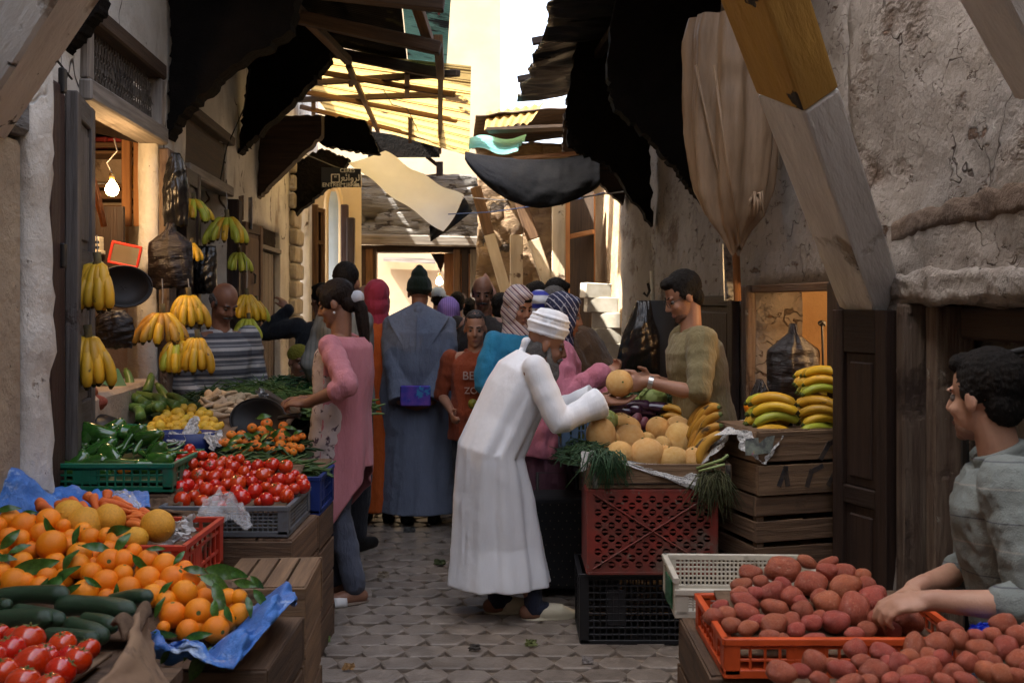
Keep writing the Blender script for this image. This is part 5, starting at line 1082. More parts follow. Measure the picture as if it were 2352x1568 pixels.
for k, (x, y, l, a, kd) in enumerate(sh_):
    px, py = Z3(x, y); Y = 4.34-(y-40)/290*.26; L_ = l*.3812*Y/FPX*(1.6 if kd == 1 else 1.25); R = Euler((RAD(60), 0, 0)).to_matrix() @ Euler((rn.uniform(-1, 1), rn.uniform(-.4, .4), RAD(a))).to_matrix()
    me = me_pepr if kd == 3 else me_pep[kd]
    fruit(me, 'green_pepper', {0: 'broad green pepper on top of the pepper heap', 1: 'longest green pepper lying across the heap', 2: 'thin orange tinged pepper standing in the heap', 16: 'pepper half turned red at the front of the green crate'}.get(k, 'shiny green pepper heaped in the green crate'), 'pepper', 'peppers in the green crate', W(px, py, Y), R.to_euler(), (L_, L_*.9, L_*.9) if kd != 0 else (L_, L_*.62, L_*.62))
mound(lambda u, v: .83+.07*sin(v*pi*.5)*sin(u*pi), -1.88, -1.38, 4.02, 4.42, mat('dark_green', (.012, .04, .01), rough=.6), 'pepper_bed', None, 'dark green leaves under the peppers', 'leaves')
# ---- mandarins with leaves, beans
MD = [(1190, 590, 66), (1030, 640, 56), (1370, 620, 56), (800, 715, 56), (910, 710, 56), (740, 800, 56), (690, 800, 42), (1130, 650, 46), (1160, 690, 60), (1360, 690, 50), (970, 800, 60), (1060, 760, 60), (1050, 812, 60), (1350, 760, 75), (1340, 830, 60), (1510, 750, 50), (1580, 730, 42), (1440, 830, 46), (1490, 840, 46), (1560, 860, 50), (1480, 900, 46), (1100, 842, 50), (1190, 860, 42), (1000, 870, 50), (880, 780, 42), (1280, 700, 50), (1220, 780, 50), (1440, 760, 42), (840, 860, 50), (930, 880, 50), (1260, 880, 46), (1400, 890, 50)]
for k, (x, y, q) in enumerate(MD):
    px, py = Z8(x, y); Y = 5.02-(y-590)/310*.34; fruit(me_mand, 'mandarin', {0: 'topmost mandarin beside the black scoop', 5: 'leftmost mandarin near the grey paper', 20: 'lowest mandarin beside the woman in pink'}.get(k, 'mandarin in the leafy heap behind the tomatoes'), 'mandarin', 'mandarins heaped behind the tomatoes', W(px, py, Y), (random.uniform(.3, 1.3), 0, random.uniform(-.6, .6)), q*.2089*Y/FPX)
for k, (x, y, l, a) in enumerate([(1160, 520, 150, 5), (860, 760, 180, 30), (1280, 700, 160, 40), (1010, 740, 150, -30), (980, 830, 150, 20), (1180, 740, 150, 60), (1230, 640, 120, -30), (900, 840, 130, 10), (1080, 700, 120, 20), (1330, 870, 120, 10), (800, 830, 130, 40), (1180, 820, 140, 30), (1420, 700, 120, -40), (760, 870, 130, 10), (1450, 640, 130, -10), (1530, 690, 100, 20)]):
    px, py = Z8(x, y); Y = 4.95-(y-590)/310*.34; leaf_at(px, py, Y, l*.2089*1.1, a, 'small dark citrus leaf among the mandarins', 'leaves among the mandarins', .5, k+50)
c = W(605, 1010, 4.9); strands('mandarin_leaves', 'dark leafy bed under the mandarins', 'leaves', (-1.20, 4.85, .835), .24, .24, .05, 120, .10, .006, mat('leaf_dark', (.016, .045, .012), (.01, .028, .008), scale=30, rough=.5), 21, .4)
strands('green_beans', 'strip of green beans between the tomatoes and mandarins', 'beans', (-1.17, 4.50, .80), .32, .12, .055, 260, .12, .0062, mat('bean_green', (.055, .105, .022), (.035, .07, .016), scale=20, rough=.5), 22, .35, par=.15)
mound(lambda u, v: .74+.08*v, -1.45, -.85, 4.36, 4.70, M_burlap, 'bean_bed', None, 'sacking under the green beans', 'sack')
# ---- lemons in a blue tub with paper
LM = [(1145, 1345, 40), (1245, 1345, 40), (1310, 1340, 36), (1210, 1375, 45), (1135, 1395, 45), (1305, 1365, 36), (1380, 1365, 36), (1365, 1390, 40), (1420, 1385, 36), (1075, 1430, 40), (1190, 1430, 48), (1090, 1470, 48), (1270, 1415, 36), (1300, 1395, 32), (1200, 1460, 40), (1260, 1470, 40), (1330, 1420, 36), (1400, 1430, 44), (1455, 1430, 36), (1390, 1465, 40), (1480, 1475, 40), (1505, 1460, 28), (1020, 1490, 40), (1080, 1515, 40), (1135, 1510, 36), (1200, 1495, 40), (1340, 1480, 32), (1420, 1490, 36), (1450, 1510, 32), (960, 1520, 32), (1000, 1525, 28), (1230, 1400, 32), (1145, 1440, 36), (1040, 1460, 32), (1120, 1350, 32), (1370, 1510, 32), (1280, 1500, 34), (1160, 1470, 34), (1110, 1415, 34), (1340, 1450, 34), (1240, 1440, 34), (1440, 1460, 34)]
for k, (x, y, q) in enumerate(LM):
    px, py = x*.3367, 485.4+y*.3367; Y = 5.26-(y-1340)/185*.32; r_ = q*.3367*Y/FPX*.9
    fruit(me_lemon, 'lemon', {1: 'topmost lemon next to the white roots', 20: 'greenish lemon at the right end of the lemon heap', 29: 'lemon at the left end of the heap beside the peppers'}.get(k, 'yellow lemon in the heap behind the peppers'), 'lemon', 'lemons heaped behind the peppers', W(px, py, Y), rrot(), r_)
mound(lambda u, v: .865+.085*v, -1.86, -1.42, 4.92, 5.32, M_card, 'lemon_bed', None, 'paper bed under the lemons', 'lining')
mb = MB(); P = []
for z, k in ((.80, .85), (.93, 1.)):
    P.append([tuple(Vector((-1.60+.115*k*(1 if abs(cos(a)) > .5 else .9)*cos(a)*1.5, 4.86+.10*k*sin(a), z))) for a in np.linspace(0, 2*pi, 25)[:-1]])
mb.grid(P, cv=True); tag(mb.build('blue_tub', P_blue, smooth=True, solid=.006, loc=(-1.6, 4.86, .8)), 'dark blue tub under the lemons with paper hanging over it', 'tub')
crumple('paper_sheet', 'grey paper flap standing up in front of the lemons', 'paper', [W(418, 1000, 4.78), W(455, 998, 4.78), W(456, 956, 4.9), W(440, 962, 4.9)], M_paper, amp=.02, seed=5)
crumple('paper_sheet', 'grey paper hanging left of the blue tub', 'paper', [W(388, 1016, 4.75), W(422, 1022, 4.74), W(430, 992, 4.8), W(388, 990, 4.8)], M_paper, amp=.02, seed=6)
crumple('paper_sheet', 'grey paper hanging right of the blue tub', 'paper', [W(488, 1034, 4.72), W(505, 1020, 4.76), W(510, 988, 4.84), W(462, 994, 4.8)], M_paper, amp=.02, seed=7)
# ---- courgettes, roots, scoop, chillies
crate_plastic('green_crate', 'tilted green plastic crate of courgettes', W(290, 985, 5.1)+Vector((-.05, .1, -.06)), .42, .34, .12, -.55, P_green, 9, 2, tilt=(RAD(-8), RAD(10)))
CZ = [(855, 1080, 880, 1220, 1), (1015, 1130, 1010, 1230, 1), (1070, 1180, 1140, 1320, 1), (740, 1245, 900, 1240, 0), (900, 1240, 1100, 1290, 0), (880, 1290, 1015, 1330, 0), (950, 1365, 1060, 1335, 0), (980, 1385, 1100, 1335, 0), (1150, 1250, 1250, 1310, 0), (800, 1280, 960, 1290, 0), (1000, 1310, 1100, 1330, 0), (1030, 1270, 1110, 1310, 0), (700, 1215, 830, 1230, 0), (920, 1360, 960, 1400, 0), (1100, 1290, 1200, 1330, 0), (760, 1270, 880, 1300, 0), (860, 1330, 960, 1350, 0)]
for k, (x0, y0, x1, y1, s_) in enumerate(CZ):
    a, b = (x0*.3367, 485.4+y0*.3367), (x1*.3367, 485.4+y1*.3367); Y = 5.5-((y0+y1)/2-1150)/230*.36; A, B = W(*a, Y+.02), W(*b, Y-.04); d = B-A; L_ = max(.14, d.length*1.1)
    fruit(me_zuc[k % 2], 'courgette', {0: 'courgette standing upright at the back left', 1: 'dark courgette end standing at the back', 2: 'courgette leaning down over the pile'}.get(k, 'pale green courgette in the tilted green crate'), 'courgette', 'courgettes in the tilted green crate', (A+B)/2, d.normalized().to_track_quat('X', 'Z').to_euler(), (L_, .24, .24))
mound(lambda u, v: .86+.14*v, -2.06, -1.62, 5.08, 5.6, mat('dark_green', (.012, .04, .01), rough=.6), 'courgette_bed', None, 'dark bed under the courgettes', 'lining')
for k, (x, y, q) in enumerate([(625, 1235, 60), (650, 1305, 75), (625, 1360, 55), (590, 1290, 45)]):
    px, py = x*.3367, 485.4+y*.3367; fruit(me_pot[k], 'sweet_potato', ['reddish sweet potato on top beside the shop shutter', 'largest reddish sweet potato beside the green crate', 'lowest reddish sweet potato beside the shutter', 'sweet potato half hidden by the shutter'][k], 'sweet potato', 'sweet potatoes by the shutter', W(px, py, 4.75), up(.3), (q*.3367*4.75/FPX, .03, q*.25*4.75/FPX))
mb = MB(); mb.ell((-1.98, 4.75, .93), (.14, .12, .1)); tag(mb.build('black_basket', P_black, smooth=True, loc=(-1.98, 4.75, .9)), 'black basket under the sweet potatoes', 'basket')
RT = [(1440, 1290, 1560, 1240, 1), (1480, 1240, 1380, 1290, 1), (1450, 1330, 1400, 1290, 1), (1520, 1250, 1600, 1235, 1), (1560, 1290, 1680, 1300, 1), (1600, 1260, 1700, 1250, 1), (1680, 1270, 1740, 1260, 1), (1480, 1340, 1590, 1310, 1), (1540, 1330, 1660, 1330, 1), (1450, 1380, 1540, 1350, 1), (1400, 1310, 1480, 1260, 1), (1630, 1310, 1740, 1300, 1), (1560, 1370, 1640, 1360, 1), (1420, 1250, 1520, 1270, 1), (1620, 1280, 1560, 1310, 1), (1700, 1310, 1780, 1320, 1), (1460, 1400, 1550, 1390, 1), (1510, 1300, 1420, 1330, 1)]
for k, (x0, y0, x1, y1, _) in enumerate(RT):
    a, b = (x0*.3367, 485.4+y0*.3367), (x1*.3367, 485.4+y1*.3367); Y = 5.6-((y0+y1)/2-1235)/160*.4; A, B = W(*a, Y+.02), W(*b, Y-.02); d = B-A; L_ = max(.14, d.length*1.25)
    fruit(me_turn[k % 2], 'white_root', {9: 'white root nearest the black scoop', 6: 'white root at the far right end of the pile'}.get(k, 'cream coloured root in the pile behind the lemons'), 'root vegetable', 'white roots behind the lemons', (A+B)/2, d.normalized().to_track_quat('X', 'Z').to_euler(), (L_, .17, .17))
strands('root_greens', 'green tops of the white roots', 'greens', (-1.55, 5.95, .98), .36, .2, .10, 170, .16, .0035, mat('root_green', (.06, .12, .03), (.04, .085, .02), scale=20, rough=.6), 31, .8)
mound(lambda u, v: .86+.12*v, -1.72, -1.2, 5.2, 5.75, M_burlap, 'root_bed', None, 'sacking under the white roots', 'sack')
r = thing('scale_scoop', 'black metal scale pan standing tilted above the mandarins', 'scale pan', W(590, 960, 5.1))
mb = MB(); P = []
R = Euler((RAD(62), RAD(8), RAD(-14))).to_matrix(); c = W(592, 962, 5.14)
for k in np.linspace(0, 1, 8): P.append([tuple(c+R @ Vector((.155*k*cos(a), .115*k*sin(a), -.05*(1-k*k)))) for a in np.linspace(0, 2*pi, 29)[:-1]])
mb.grid(P, cv=True); mb.build('pan', mat('black_enamel', (.008, .008, .008), (.014, .011, .01), scale=6, rough=.5, spec=.2), r, smooth=True, solid=.004)
mb = MB(); mb.tube([c+R @ Vector((.155*cos(a), .115*sin(a), 0)) for a in np.linspace(0, 2*pi, 29)], .004, 6); mb.build('pan_rim', M_iron, r, smooth=True)
mb = MB(); mb.tube([W(640, 960, 5.05), W(690, 952, 5.0)], .012, 8); mb.build('pan_handle', M_iron, r)
crumple('foil_sheet', 'silvery crumpled wrapper leaning behind the scale pan', 'wrapper', [W(598, 930, 5.5), W(618, 935, 5.45), W(606, 890, 5.6), W(588, 895, 5.6)], mat('foil', (.4, .4, .4), metal=.8, rough=.35), amp=.03, seed=15)
tag(MB().hexa([W(605, 900, 5.7), W(690, 955, 5.35), W(688, 962, 5.35), W(604, 908, 5.7), W(612, 893, 5.72), W(692, 944, 5.36), W(690, 944, 5.38), W(612, 893, 5.74)]).build('metal_tray', mat('dull_metal', (.22, .21, .20), metal=.7, rough=.4), loc=W(650, 930, 5.5)), 'grey metal tray edge between the roots and the beans', 'tray')
strands('green_chillies', 'mound of thin dark green chillies in front of the man in the striped sweater', 'chillies', (-1.42, 6.35, .88), .44, .36, .19, 750, .10, .0052, mat('chilli_green', (.022, .075, .022), (.012, .045, .014), scale=20, rough=.3), 41, 1.)
strands('broad_beans', 'heap of pale green bean pods beside the woman in pink', 'beans', (-1.10, 6.0, .90), .26, .32, .13, 330, .15, .0085, mat('broad_bean', (.13, .21, .06), (.08, .14, .04), scale=16, rough=.45), 42, .7)
strands('leafy_greens', 'dark leafy greens behind the courgettes', 'greens', (-1.72, 5.75, .90), .3, .25, .14, 220, .16, .006, mat('leaf_dark', (.016, .045, .012)), 43, .7)
# dark green basket edge behind the courgettes
tag(MB().hexa([W(205, 870, 5.25), W(300, 905, 5.2), W(300, 905, 5.22), W(205, 870, 5.27), W(215, 850, 5.3), W(272, 846, 5.35), W(272, 846, 5.37), W(215, 850, 5.32)]).build('basket_edge', P_green, loc=W(250, 870, 5.2)), 'dark green basket edge below the lowest left bananas', 'basket')
# ---- hanging bananas, bags and pans of the left shop
gb = 'bananas hanging at the left shop'
bunch('big yellow bunch hanging in front of the black pan', W(222, 612, 4.28), 14, 1.22, 'y', gb, 2.2, seed=1, rotz=-.2, out=.16)
bunch('lowest big bunch hanging beside the shutter', W(200, 780, 4.25), 16, 1.28, 'y', gb, 2.4, seed=2, rotz=.2, out=.20)
bunch('wide golden bunch hanging below the black bag', W(372, 722, 5.25), 15, 1.12, 'r', gb, 3.0, seed=3, kinds='rry', out=.5)
bunch('yellow bunch right of the wide golden one, before the dark shutter', W(432, 682, 5.4), 14, 1.05, 'y', gb, 2.4, seed=4, rotz=.4, out=.3)
bunch('left bunch of the low pair in front of the striped sweater', W(408, 786, 5.2), 12, 1.02, 'y', gb, 2.4, seed=5, kinds='yyg', rotz=.3, out=.3)
bunch('right bunch of the low pair in front of the striped sweater', W(452, 780, 5.2), 14, 1.06, 'y', gb, 2.4, seed=6, rotz=-.1, out=.24)
bunch('greenish bunch hanging highest before the pale blue wall', W(520, 502, 6.6), 16, 1.18, 'g', gb, 3.1, seed=7, kinds='ggy', out=.42)
bunch('small green bunch under the highest greenish one', W(548, 582, 6.7), 10, .86, 'g', gb, 2.6, seed=8, rotz=.4, out=.3)
bunch('yellow bunch right of the bald vendor head', W(566, 680, 6.5), 12, 1.05, 'y', gb, 2.2, seed=9, rotz=.6, out=.3)
bunch('outermost yellow green bunch by the iron hook', W(588, 694, 6.6), 9, .85, 'g', gb, 2.2, seed=10, kinds='gy', rotz=.5, out=.3)
bunch('greenest bunch hanging right of the striped sweater', W(570, 735, 6.4), 12, .92, 'g', gb, 2.6, seed=11, out=.35)
bunch('small bunch peeping out beside the upper black bag', W(444, 460, 6.0), 9, .95, 'g', gb, 2.2, seed=12, kinds='yg', rotz=.9, out=.5)
bunch('small bunch half hidden behind the brown black bag', W(440, 560, 5.9), 6, .7, 'y', gb, 1.8, seed=13, rotz=.7)
for k, (px, y0, Y) in enumerate(((222, 540, 4.28), (200, 700, 4.25), (372, 640, 5.25), (432, 640, 5.4), (520, 440, 6.6), (548, 550, 6.7), (566, 600, 6.5))):
    y1 = [600, 770, 716, 676, 492, 574, 672][k]; tag(MB().tube([W(px, y0, Y), W(px+2, (y0+y1)/2, Y), W(px, y1, Y)], .003, 5).build('string', M_wire, loc=W(px, y0, Y)), ['string holding the bunch before the black pan', 'string holding the bunch beside the shutter', 'string holding the wide golden bunch', 'string holding the bunch before the dark shutter', 'string holding the highest greenish bunch', 'string holding the small green bunch', 'string holding the bunch by the bald vendor'][k], 'string')
r = thing('hanging_pan', 'large round black pan hanging behind the first banana bunch', 'pan', W(285, 655, 5.0))
mb = MB(); P = []; R = Euler((RAD(82), 0, RAD(28))).to_matrix(); c = W(285, 658, 5.05)
for k in np.linspace(0, 1, 8): P.append([tuple(c+R @ Vector((.135*k*cos(a), .105*k*sin(a), -.045*(1-k**3)))) for a in np.linspace(0, 2*pi, 33)[:-1]])
mb.grid(P, cv=True); mb.build('pan', mat('black_enamel', (.008, .008, .008), (.014, .011, .01), scale=6, rough=.5), r, smooth=True, solid=.004)
mb = MB(); mb.tube([c+R @ Vector((.135*cos(a), .105*sin(a), 0)) for a in np.linspace(0, 2*pi, 33)], .005, 6); mb.build('pan_rim', M_iron, r, smooth=True)
sh1 = [(0, .15), (.08, .25), (.12, .30), (.30, 1.0), (.9, 1.02), (1, 1.)]
bag('black_bag', 'large dark brown plastic bag hanging flat beside the mirror', 391, 512, 662, 50, 5.55, M_blackbag, sh1, seed=1)
bag('black_bag', 'long black plastic bag hanging above the large brown one', 404, 352, 520, 30, 5.75, mat('blacker_bag', (.010, .010, .011), rough=.2, spec=.6, bump=.8, bscale=7, scale=5, stretch=(2, 2, .7)), [(0, .3), (.1, .6), (.5, 1), (1, .9)], seed=2)
bag('black_bag', 'dark grey plastic bag in front of the pale blue wall', 470, 565, 675, 28, 6.3, MATS['blacker_bag'], [(0, .9), (.2, 1), (.9, .95), (1, .8)], seed=3)
bag('black_bag', 'bundled dark purple bag under the black pan', 262, 712, 800, 48, 4.95, M_blackbag, [(0, .5), (.2, .9), (.6, .95), (1, .85)], .06, seed=4)
mb = MB(); sbox(mb, 'L', 4.66, 5.78, -.25, .02, .45, 1.12); tag(mb.build('counter_wall', M_pink, bevel=.02, loc=Lw(5.2, 0, .45)), 'ochre plaster parapet under the lit shop opening', 'parapet')
tag(MB().tube([W(192, 300, 4.55), W(189, 400, 4.55), W(190, 480, 4.55), W(186, 535, 4.55)], .005, 5).build('cable', M_wire, loc=W(190, 400, 4.55)), 'pale cable running down the grey door leaf', 'cable')
mb = MB(); mb.ell(W(186, 545, 4.53), (.016, .016, .03)); tag(mb.build('plug_socket', mat('white_plastic', (.6, .6, .62), rough=.4), smooth=True, loc=W(186, 545, 4.53)), 'white plug hanging on the cable of the grey door leaf', 'plug')
tag(MB().tube([W(40, 655, 3.9), W(62, 656, 3.95), W(112, 660, 4.2), W(150, 661, 4.4)], .004, 5).build('tie_wire', M_iron, loc=W(62, 656, 4)), 'dark wire tied across the folded shutter at the left edge', 'wire')
# ================================================================ RIGHT STALLS
# potato stall nearest the viewer
crate_wood('wooden_crate', 'wooden crate under the orange potato crate', (.83, 2.86, 0), .62, .52, .585, 0, W_crate, 4, top=True, seed=21)
crate_wood('wooden_crate', 'wooden crate carrying the loose potatoes nearest the viewer', (1.04, 2.30, 0), .86, .48, .575, 0, W_crate2, 3, top=True, seed=22)
crate_plastic('orange_crate', 'orange plastic crate overflowing with red potatoes', (.87, 2.78, .590), .64, .40, .105, 0, P_orange, 14, 2, .007)
crate_plastic('white_crate', 'dirty white plastic crate behind the orange one', (.74, 3.23, .585), .46, .30, .125, -.03, P_white, 13, 5, .006, holes=True, low=0)
mb = MB(); mb.box((.502, 3.19, .645), (.004, .12, .085)); tag(mb.build('green_sticker', mat('green_label', (.01, .09, .03), (.3, .3, .26), scale=14, rough=.5, ramp=(.25, .4)), loc=(.5, 3, .7)), 'worn green label on the side of the white crate', 'label')
Z5 = lambda x, y: (1456+x*.381, 1031.4+y*.381)
PT = [(700, 745, 70, 45), (900, 725, 112, 80), (1045, 680, 58, 38), (1170, 690, 68, 34), (1070, 810, 102, 76), (1170, 740, 68, 52), (1270, 740, 72, 52), (1275, 830, 90, 72), (650, 820, 66, 42), (765, 800, 52, 42), (840, 865, 86, 62), (950, 890, 72, 62), (670, 920, 82, 52), (680, 985, 76, 52), (850, 960, 92, 56), (1020, 970, 62, 52), (1170, 930, 92, 76), (1330, 970, 86, 102), (1220, 1040, 82, 62), (1430, 905, 82, 76), (1490, 1040, 82, 76), (1400, 820, 62, 52), (1650, 1045, 86, 82), (1470, 880, 52, 60), (940, 1040, 72, 56), (840, 1060, 82, 62), (1070, 1045, 72, 46), (750, 1040, 62, 42), (560, 1000, 56, 52), (480, 1010, 62, 52), (520, 950, 52, 38), (1560, 960, 52, 42), (640, 870, 52, 42), (730, 870, 52, 42), (1380, 760, 52, 42), (890, 815, 52, 42), (1000, 920, 48, 42), (1120, 890, 52, 46), (820, 1130, 62, 42), (900, 1140, 42, 32), (1080, 1150, 72, 38), (1330, 1110, 62, 34), (1120, 1010, 42, 42), (590, 1060, 60, 46), (1560, 1090, 60, 50), (1400, 1090, 60, 50), (980, 1090, 60, 46), (690, 1080, 60, 46)]
PT2 = [(885, 1345, 92, 62), (1090, 1285, 86, 72), (1335, 1210, 62, 66), (1250, 1330, 82, 58), (1120, 1385, 62, 44), (1500, 1225, 82, 52), (1590, 1300, 72, 76), (1450, 1345, 82, 72), (1690, 1190, 54, 88), (1830, 1180, 88, 72), (1760, 1325, 102, 68), (1960, 1145, 58, 62), (1910, 1085, 72, 48), (2090, 1210, 88, 62), (2015, 1280, 68, 58), (2230, 1050, 78, 54), (2160, 1120, 62, 48), (2240, 1200, 72, 68), (2310, 1130, 62, 68), (2130, 1340, 78, 62), (1920, 1350, 62, 58), (2000, 1395, 82, 48), (2220, 1360, 72, 62), (2320, 1280, 72, 72), (1300, 1405, 92, 44), (1700, 1405, 92, 44), (1850, 1260, 62, 52), (1660, 1250, 54, 44), (2400, 1230, 62, 54), (1420, 1400, 62, 44), (2310, 1370, 56, 54), (1550, 1390, 62, 44), (1380, 1290, 62, 52), (1870, 1400, 62, 44), (2120, 1270, 54, 52), (2180, 1290, 46, 44), (1200, 1300, 54, 44), (1000, 1335, 62, 42), (2390, 1100, 60, 55), (2400, 1330, 70, 60), (1780, 1250, 60, 50), (1530, 1290, 50, 50), (1640, 1360, 60, 50), (2060, 1130, 50, 46)]
lp = {1: 'largest potato on top of the heap in the orange crate', 2: 'topmost potato at the back of the orange crate', 4: 'big smooth potato lit from above near the top of the heap', 18: 'potato with yellow scuffed skin at the front of the orange crate', 17: 'tall upright potato in the middle of the orange crate', 22: 'rightmost potato of the orange crate beside the seated man hand', 29: 'potato lowest at the left end inside the orange crate'}
lp2 = {0: 'leftmost loose potato on the bare crate board', 2: 'loose potato leaning against the orange crate', 8: 'long upright loose potato beside the orange crate corner', 10: 'large shiny loose potato in the front row', 15: 'topmost loose potato beside the blue scrap', 12: 'loose potato nearest the seated man wrist'}
for L_, lab, dflt, grp, yf in ((PT, lp, 'red potato in the heap on the orange crate', 'potatoes in the orange crate', lambda y: 3.05-(y-680)/400*.37), (PT2, lp2, 'loose red potato on the nearest right stall', 'loose potatoes on the nearest right stall', lambda y: 2.50-(y-1050)/350*.34)):
    for k, (x, y, a, b) in enumerate(L_):
        px, py = Z5(x, y); Y = yf(y); s = .381*Y/FPX; fruit(me_pot[(k*3+1) % 5], 'red_potato', lab.get(k, dflt), 'potato', grp, W(px, py, Y), (random.uniform(-.5, .5), random.uniform(-.5, .5), random.choice((0, pi))), (a*s*1.06, (a+b)/2*s, b*s*1.1))
mound(lambda u, v: .635+.07*v, .60, 1.14, 2.62, 2.96, M_burlap, 'crate_lining', None, 'sacking under the potatoes of the orange crate', 'sack')
mound(lambda u, v: .58+.03*v, .66, 1.5, 2.08, 2.52, M_burlap, 'board_lining', None, 'sacking under the loose potatoes', 'sack')
crumple('blue_scrap', 'small bright blue plastic scrap among the loose potatoes', 'plastic scrap', [W(2225, 1445, 2.52), W(2290, 1460, 2.5), W(2285, 1425, 2.56), W(2235, 1432, 2.56)], mat('bright_blue', (.03, .08, .6), rough=.4), amp=.02, seed=9)
# ---- melon stall
crate_plastic('black_crate', 'black plastic crate at the bottom of the melon stall', (.56, 4.72, 0), .50, .36, .325, .0, P_black, 14, 9)
# red crate standing on its side, showing its perforated base
t = thing('red_crate', 'red plastic crate on its side showing a base full of round holes', 'crate', (.635, 4.68, .33))
def holed(w, h, nx, ny, r_, th, org, mtl, par, name):
    mb = MB(); cw, ch = w/nx, h/ny; o = Vector(org)
    for i in range(nx):
        for j in range(ny):
            cx, cz = -w/2+cw*(i+.5), ch*(j+.5); ox, oz = (0, 0); hole = (i+j) % 2 == 0 and 0 < i < nx-1 and 0 < j < ny-1
            sq = []
            for k in range(8):
                a = 2*pi*k/8+pi/8; s = max(abs(cos(a)), abs(sin(a))); sq.append((cx+cos(a)/s*cw/2, cz+sin(a)/s*ch/2))
            sq = [(cx+x*cw/2, cz+z*ch/2) for x, z in ((1, 0), (1, 1), (0, 1), (-1, 1), (-1, 0), (-1, -1), (0, -1), (1, -1))]
            if hole:
                inn = [(cx+r_*cos(2*pi*k/8), cz+r_*sin(2*pi*k/8)) for k in range(8)]
                V = [o+Vector((x, 0, z)) for x, z in sq+inn]; mb.add(V, [(k, (k+1) % 8, 8+(k+1) % 8, 8+k) for k in range(8)])
                mb.box(o+Vector((cx, .004, cz)), (r_*2, .003, .004))
            else: mb.add([o+Vector((x, 0, z)) for x, z in sq], [tuple(range(8))])
    return mb.build(name, mtl, par, solid=th, off=0, recalc=False)
P_redd = mat('plastic_red_dusty', (.26, .035, .024), (.13, .04, .03), scale=6, rough=.55, spots=(((.13, .085, .065), 4, .52, .12), ((.16, .11, .085), 30, .62, .05)))
holed(.585, .385, 19, 13, .0165, .008, (.635, 4.50, .333), P_redd, t, 'crate_base')
for x in (-.29, .29):
    mb = MB(); mb.box((.635+x, 4.66, .527), (.016, .33, .385)); mb.build('crate_side', P_redd, t, bevel=.008, seg=2)
mb = MB(); mb.box((.635, 4.66, .711), (.60, .33, .014)); mb.build('crate_top_side', P_redd, t, bevel=.005)
mb = MB(); mb.box((.635, 4.66, .341), (.60, .33, .014)); mb.build('crate_bottom_side', P_redd, t, bevel=.005)
mb = MB(); mb.tube([(.365, 4.492, .36), (.905, 4.492, .70)], .004, 4); mb.tube([(.365, 4.492, .70), (.905, 4.492, .36)], .004, 4); mb.build('crate_rib', P_redd, t)
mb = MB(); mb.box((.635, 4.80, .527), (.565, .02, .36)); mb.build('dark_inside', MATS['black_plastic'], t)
t = thing('melon_tray', 'brown wooden tray lined with newspaper under the big melons', 'tray', (.67, 4.72, .72))
z0 = .721
for nm, c_, d_ in (('front_board', (.665, 4.505, z0+.055), (.655, .014, .11)), ('back_board', (.665, 4.98, z0+.055), (.655, .014, .11)), ('end_board', (.345, 4.74, z0+.055), (.014, .455, .11)), ('end_board', (.985, 4.74, z0+.055), (.014, .455, .11)), ('tray_base', (.665, 4.74, z0+.006), (.62, .45, .012))):
    mb = MB(); mb.box(c_, d_); mb.build(nm, W_crate2 if 'front' in nm else W_crate, t, bevel=.003)
for x in (.375, .975):
    mb = MB(); mb.box((x, 4.494, z0+.055), (.022, .006, .106)); mb.build('metal_strap', mat('rusty_tin', (.35, .33, .3), (.03, .03, .03), scale=30, metal=.7, rough=.4), t)
mb = MB(); mb.box((.665, 4.4955, z0+.022), (.62, .004, .006)); mb.build('moulding', W_dark, t)
Zm = lambda x, y: (1243.7+x*.2089, 819+y*.2089)
CM = [(655, 860, 138, 162, 4.86), (935, 760, 138, 90, 5.02), (970, 900, 138, 135, 4.92), (860, 1075, 130, 125, 4.66), (1155, 1075, 160, 155, 4.66), (1280, 790, 112, 110, 5.0), (1500, 800, 132, 125, 5.05), (1515, 910, 134, 162, 4.88), (1755, 940, 100, 112, 4.92), (1450, 1135, 140, 122, 4.64), (1710, 1145, 140, 138, 4.64), (870, 730, 105, 95, 5.15), (1800, 760, 92, 80, 5.02), (1330, 970, 85, 85, 4.84), (815, 930, 70, 80, 4.9), (1165, 900, 70, 60, 4.92), (1350, 1050, 60, 70, 4.74)]
cl = ['pale egg shaped melon at the left end of the heap', 'pale melon behind the left end of the heap', 'pale melon with its stalk end up, second from the left', 'front row melon furthest left', 'largest front row melon with a dark scar', 'orange round melon at the middle back', 'orange melon behind the tall pale one', 'tall pale melon standing in the middle of the heap', 'orange melon at the right end above the newspaper', 'front row melon third from the left', 'front row melon furthest right against the newspaper', 'orange melon hidden at the back left', 'orange melon next to the spotted bananas', 'melon deep between the tall one and the largest', 'melon hidden behind the left pair', 'melon peeping out in the middle of the heap', 'small melon wedged low in the heap']
for k, (x, y, a, b, Y) in enumerate(CM):
    px, py = Zm(x, y); s = .2089*Y/FPX; me = me_cant[k % 3]
    fruit(me, 'cantaloupe', cl[k], 'melon', 'melons heaped on the right stall', W(px, py, Y), (random.uniform(-.3, .5), random.uniform(-.3, .3), random.uniform(-3, 3)), (a*s*1.2, a*s*1.2, b*s*1.2/1.12))
mound(lambda u, v: .755+.07*v, .36, .98, 4.53, 4.97, M_news, 'tray_lining', None, 'newspaper under the melons', 'newspaper')
crumple('newspaper_sheet', 'newspaper hanging over the front of the melon tray', 'newspaper', [W(1408, 1056, 4.49), W(1625, 1135, 4.485), W(1632, 1078, 4.50), W(1400, 1054, 4.53)], M_news, amp=.012, seed=21)
crumple('newspaper_sheet', 'newspaper sheet leaning up beside the rightmost melon', 'newspaper', [W(1600, 1078, 4.58), W(1655, 1030, 4.5), W(1690, 985, 4.6), W(1640, 1010, 4.75)], M_news, amp=.015, seed=22)
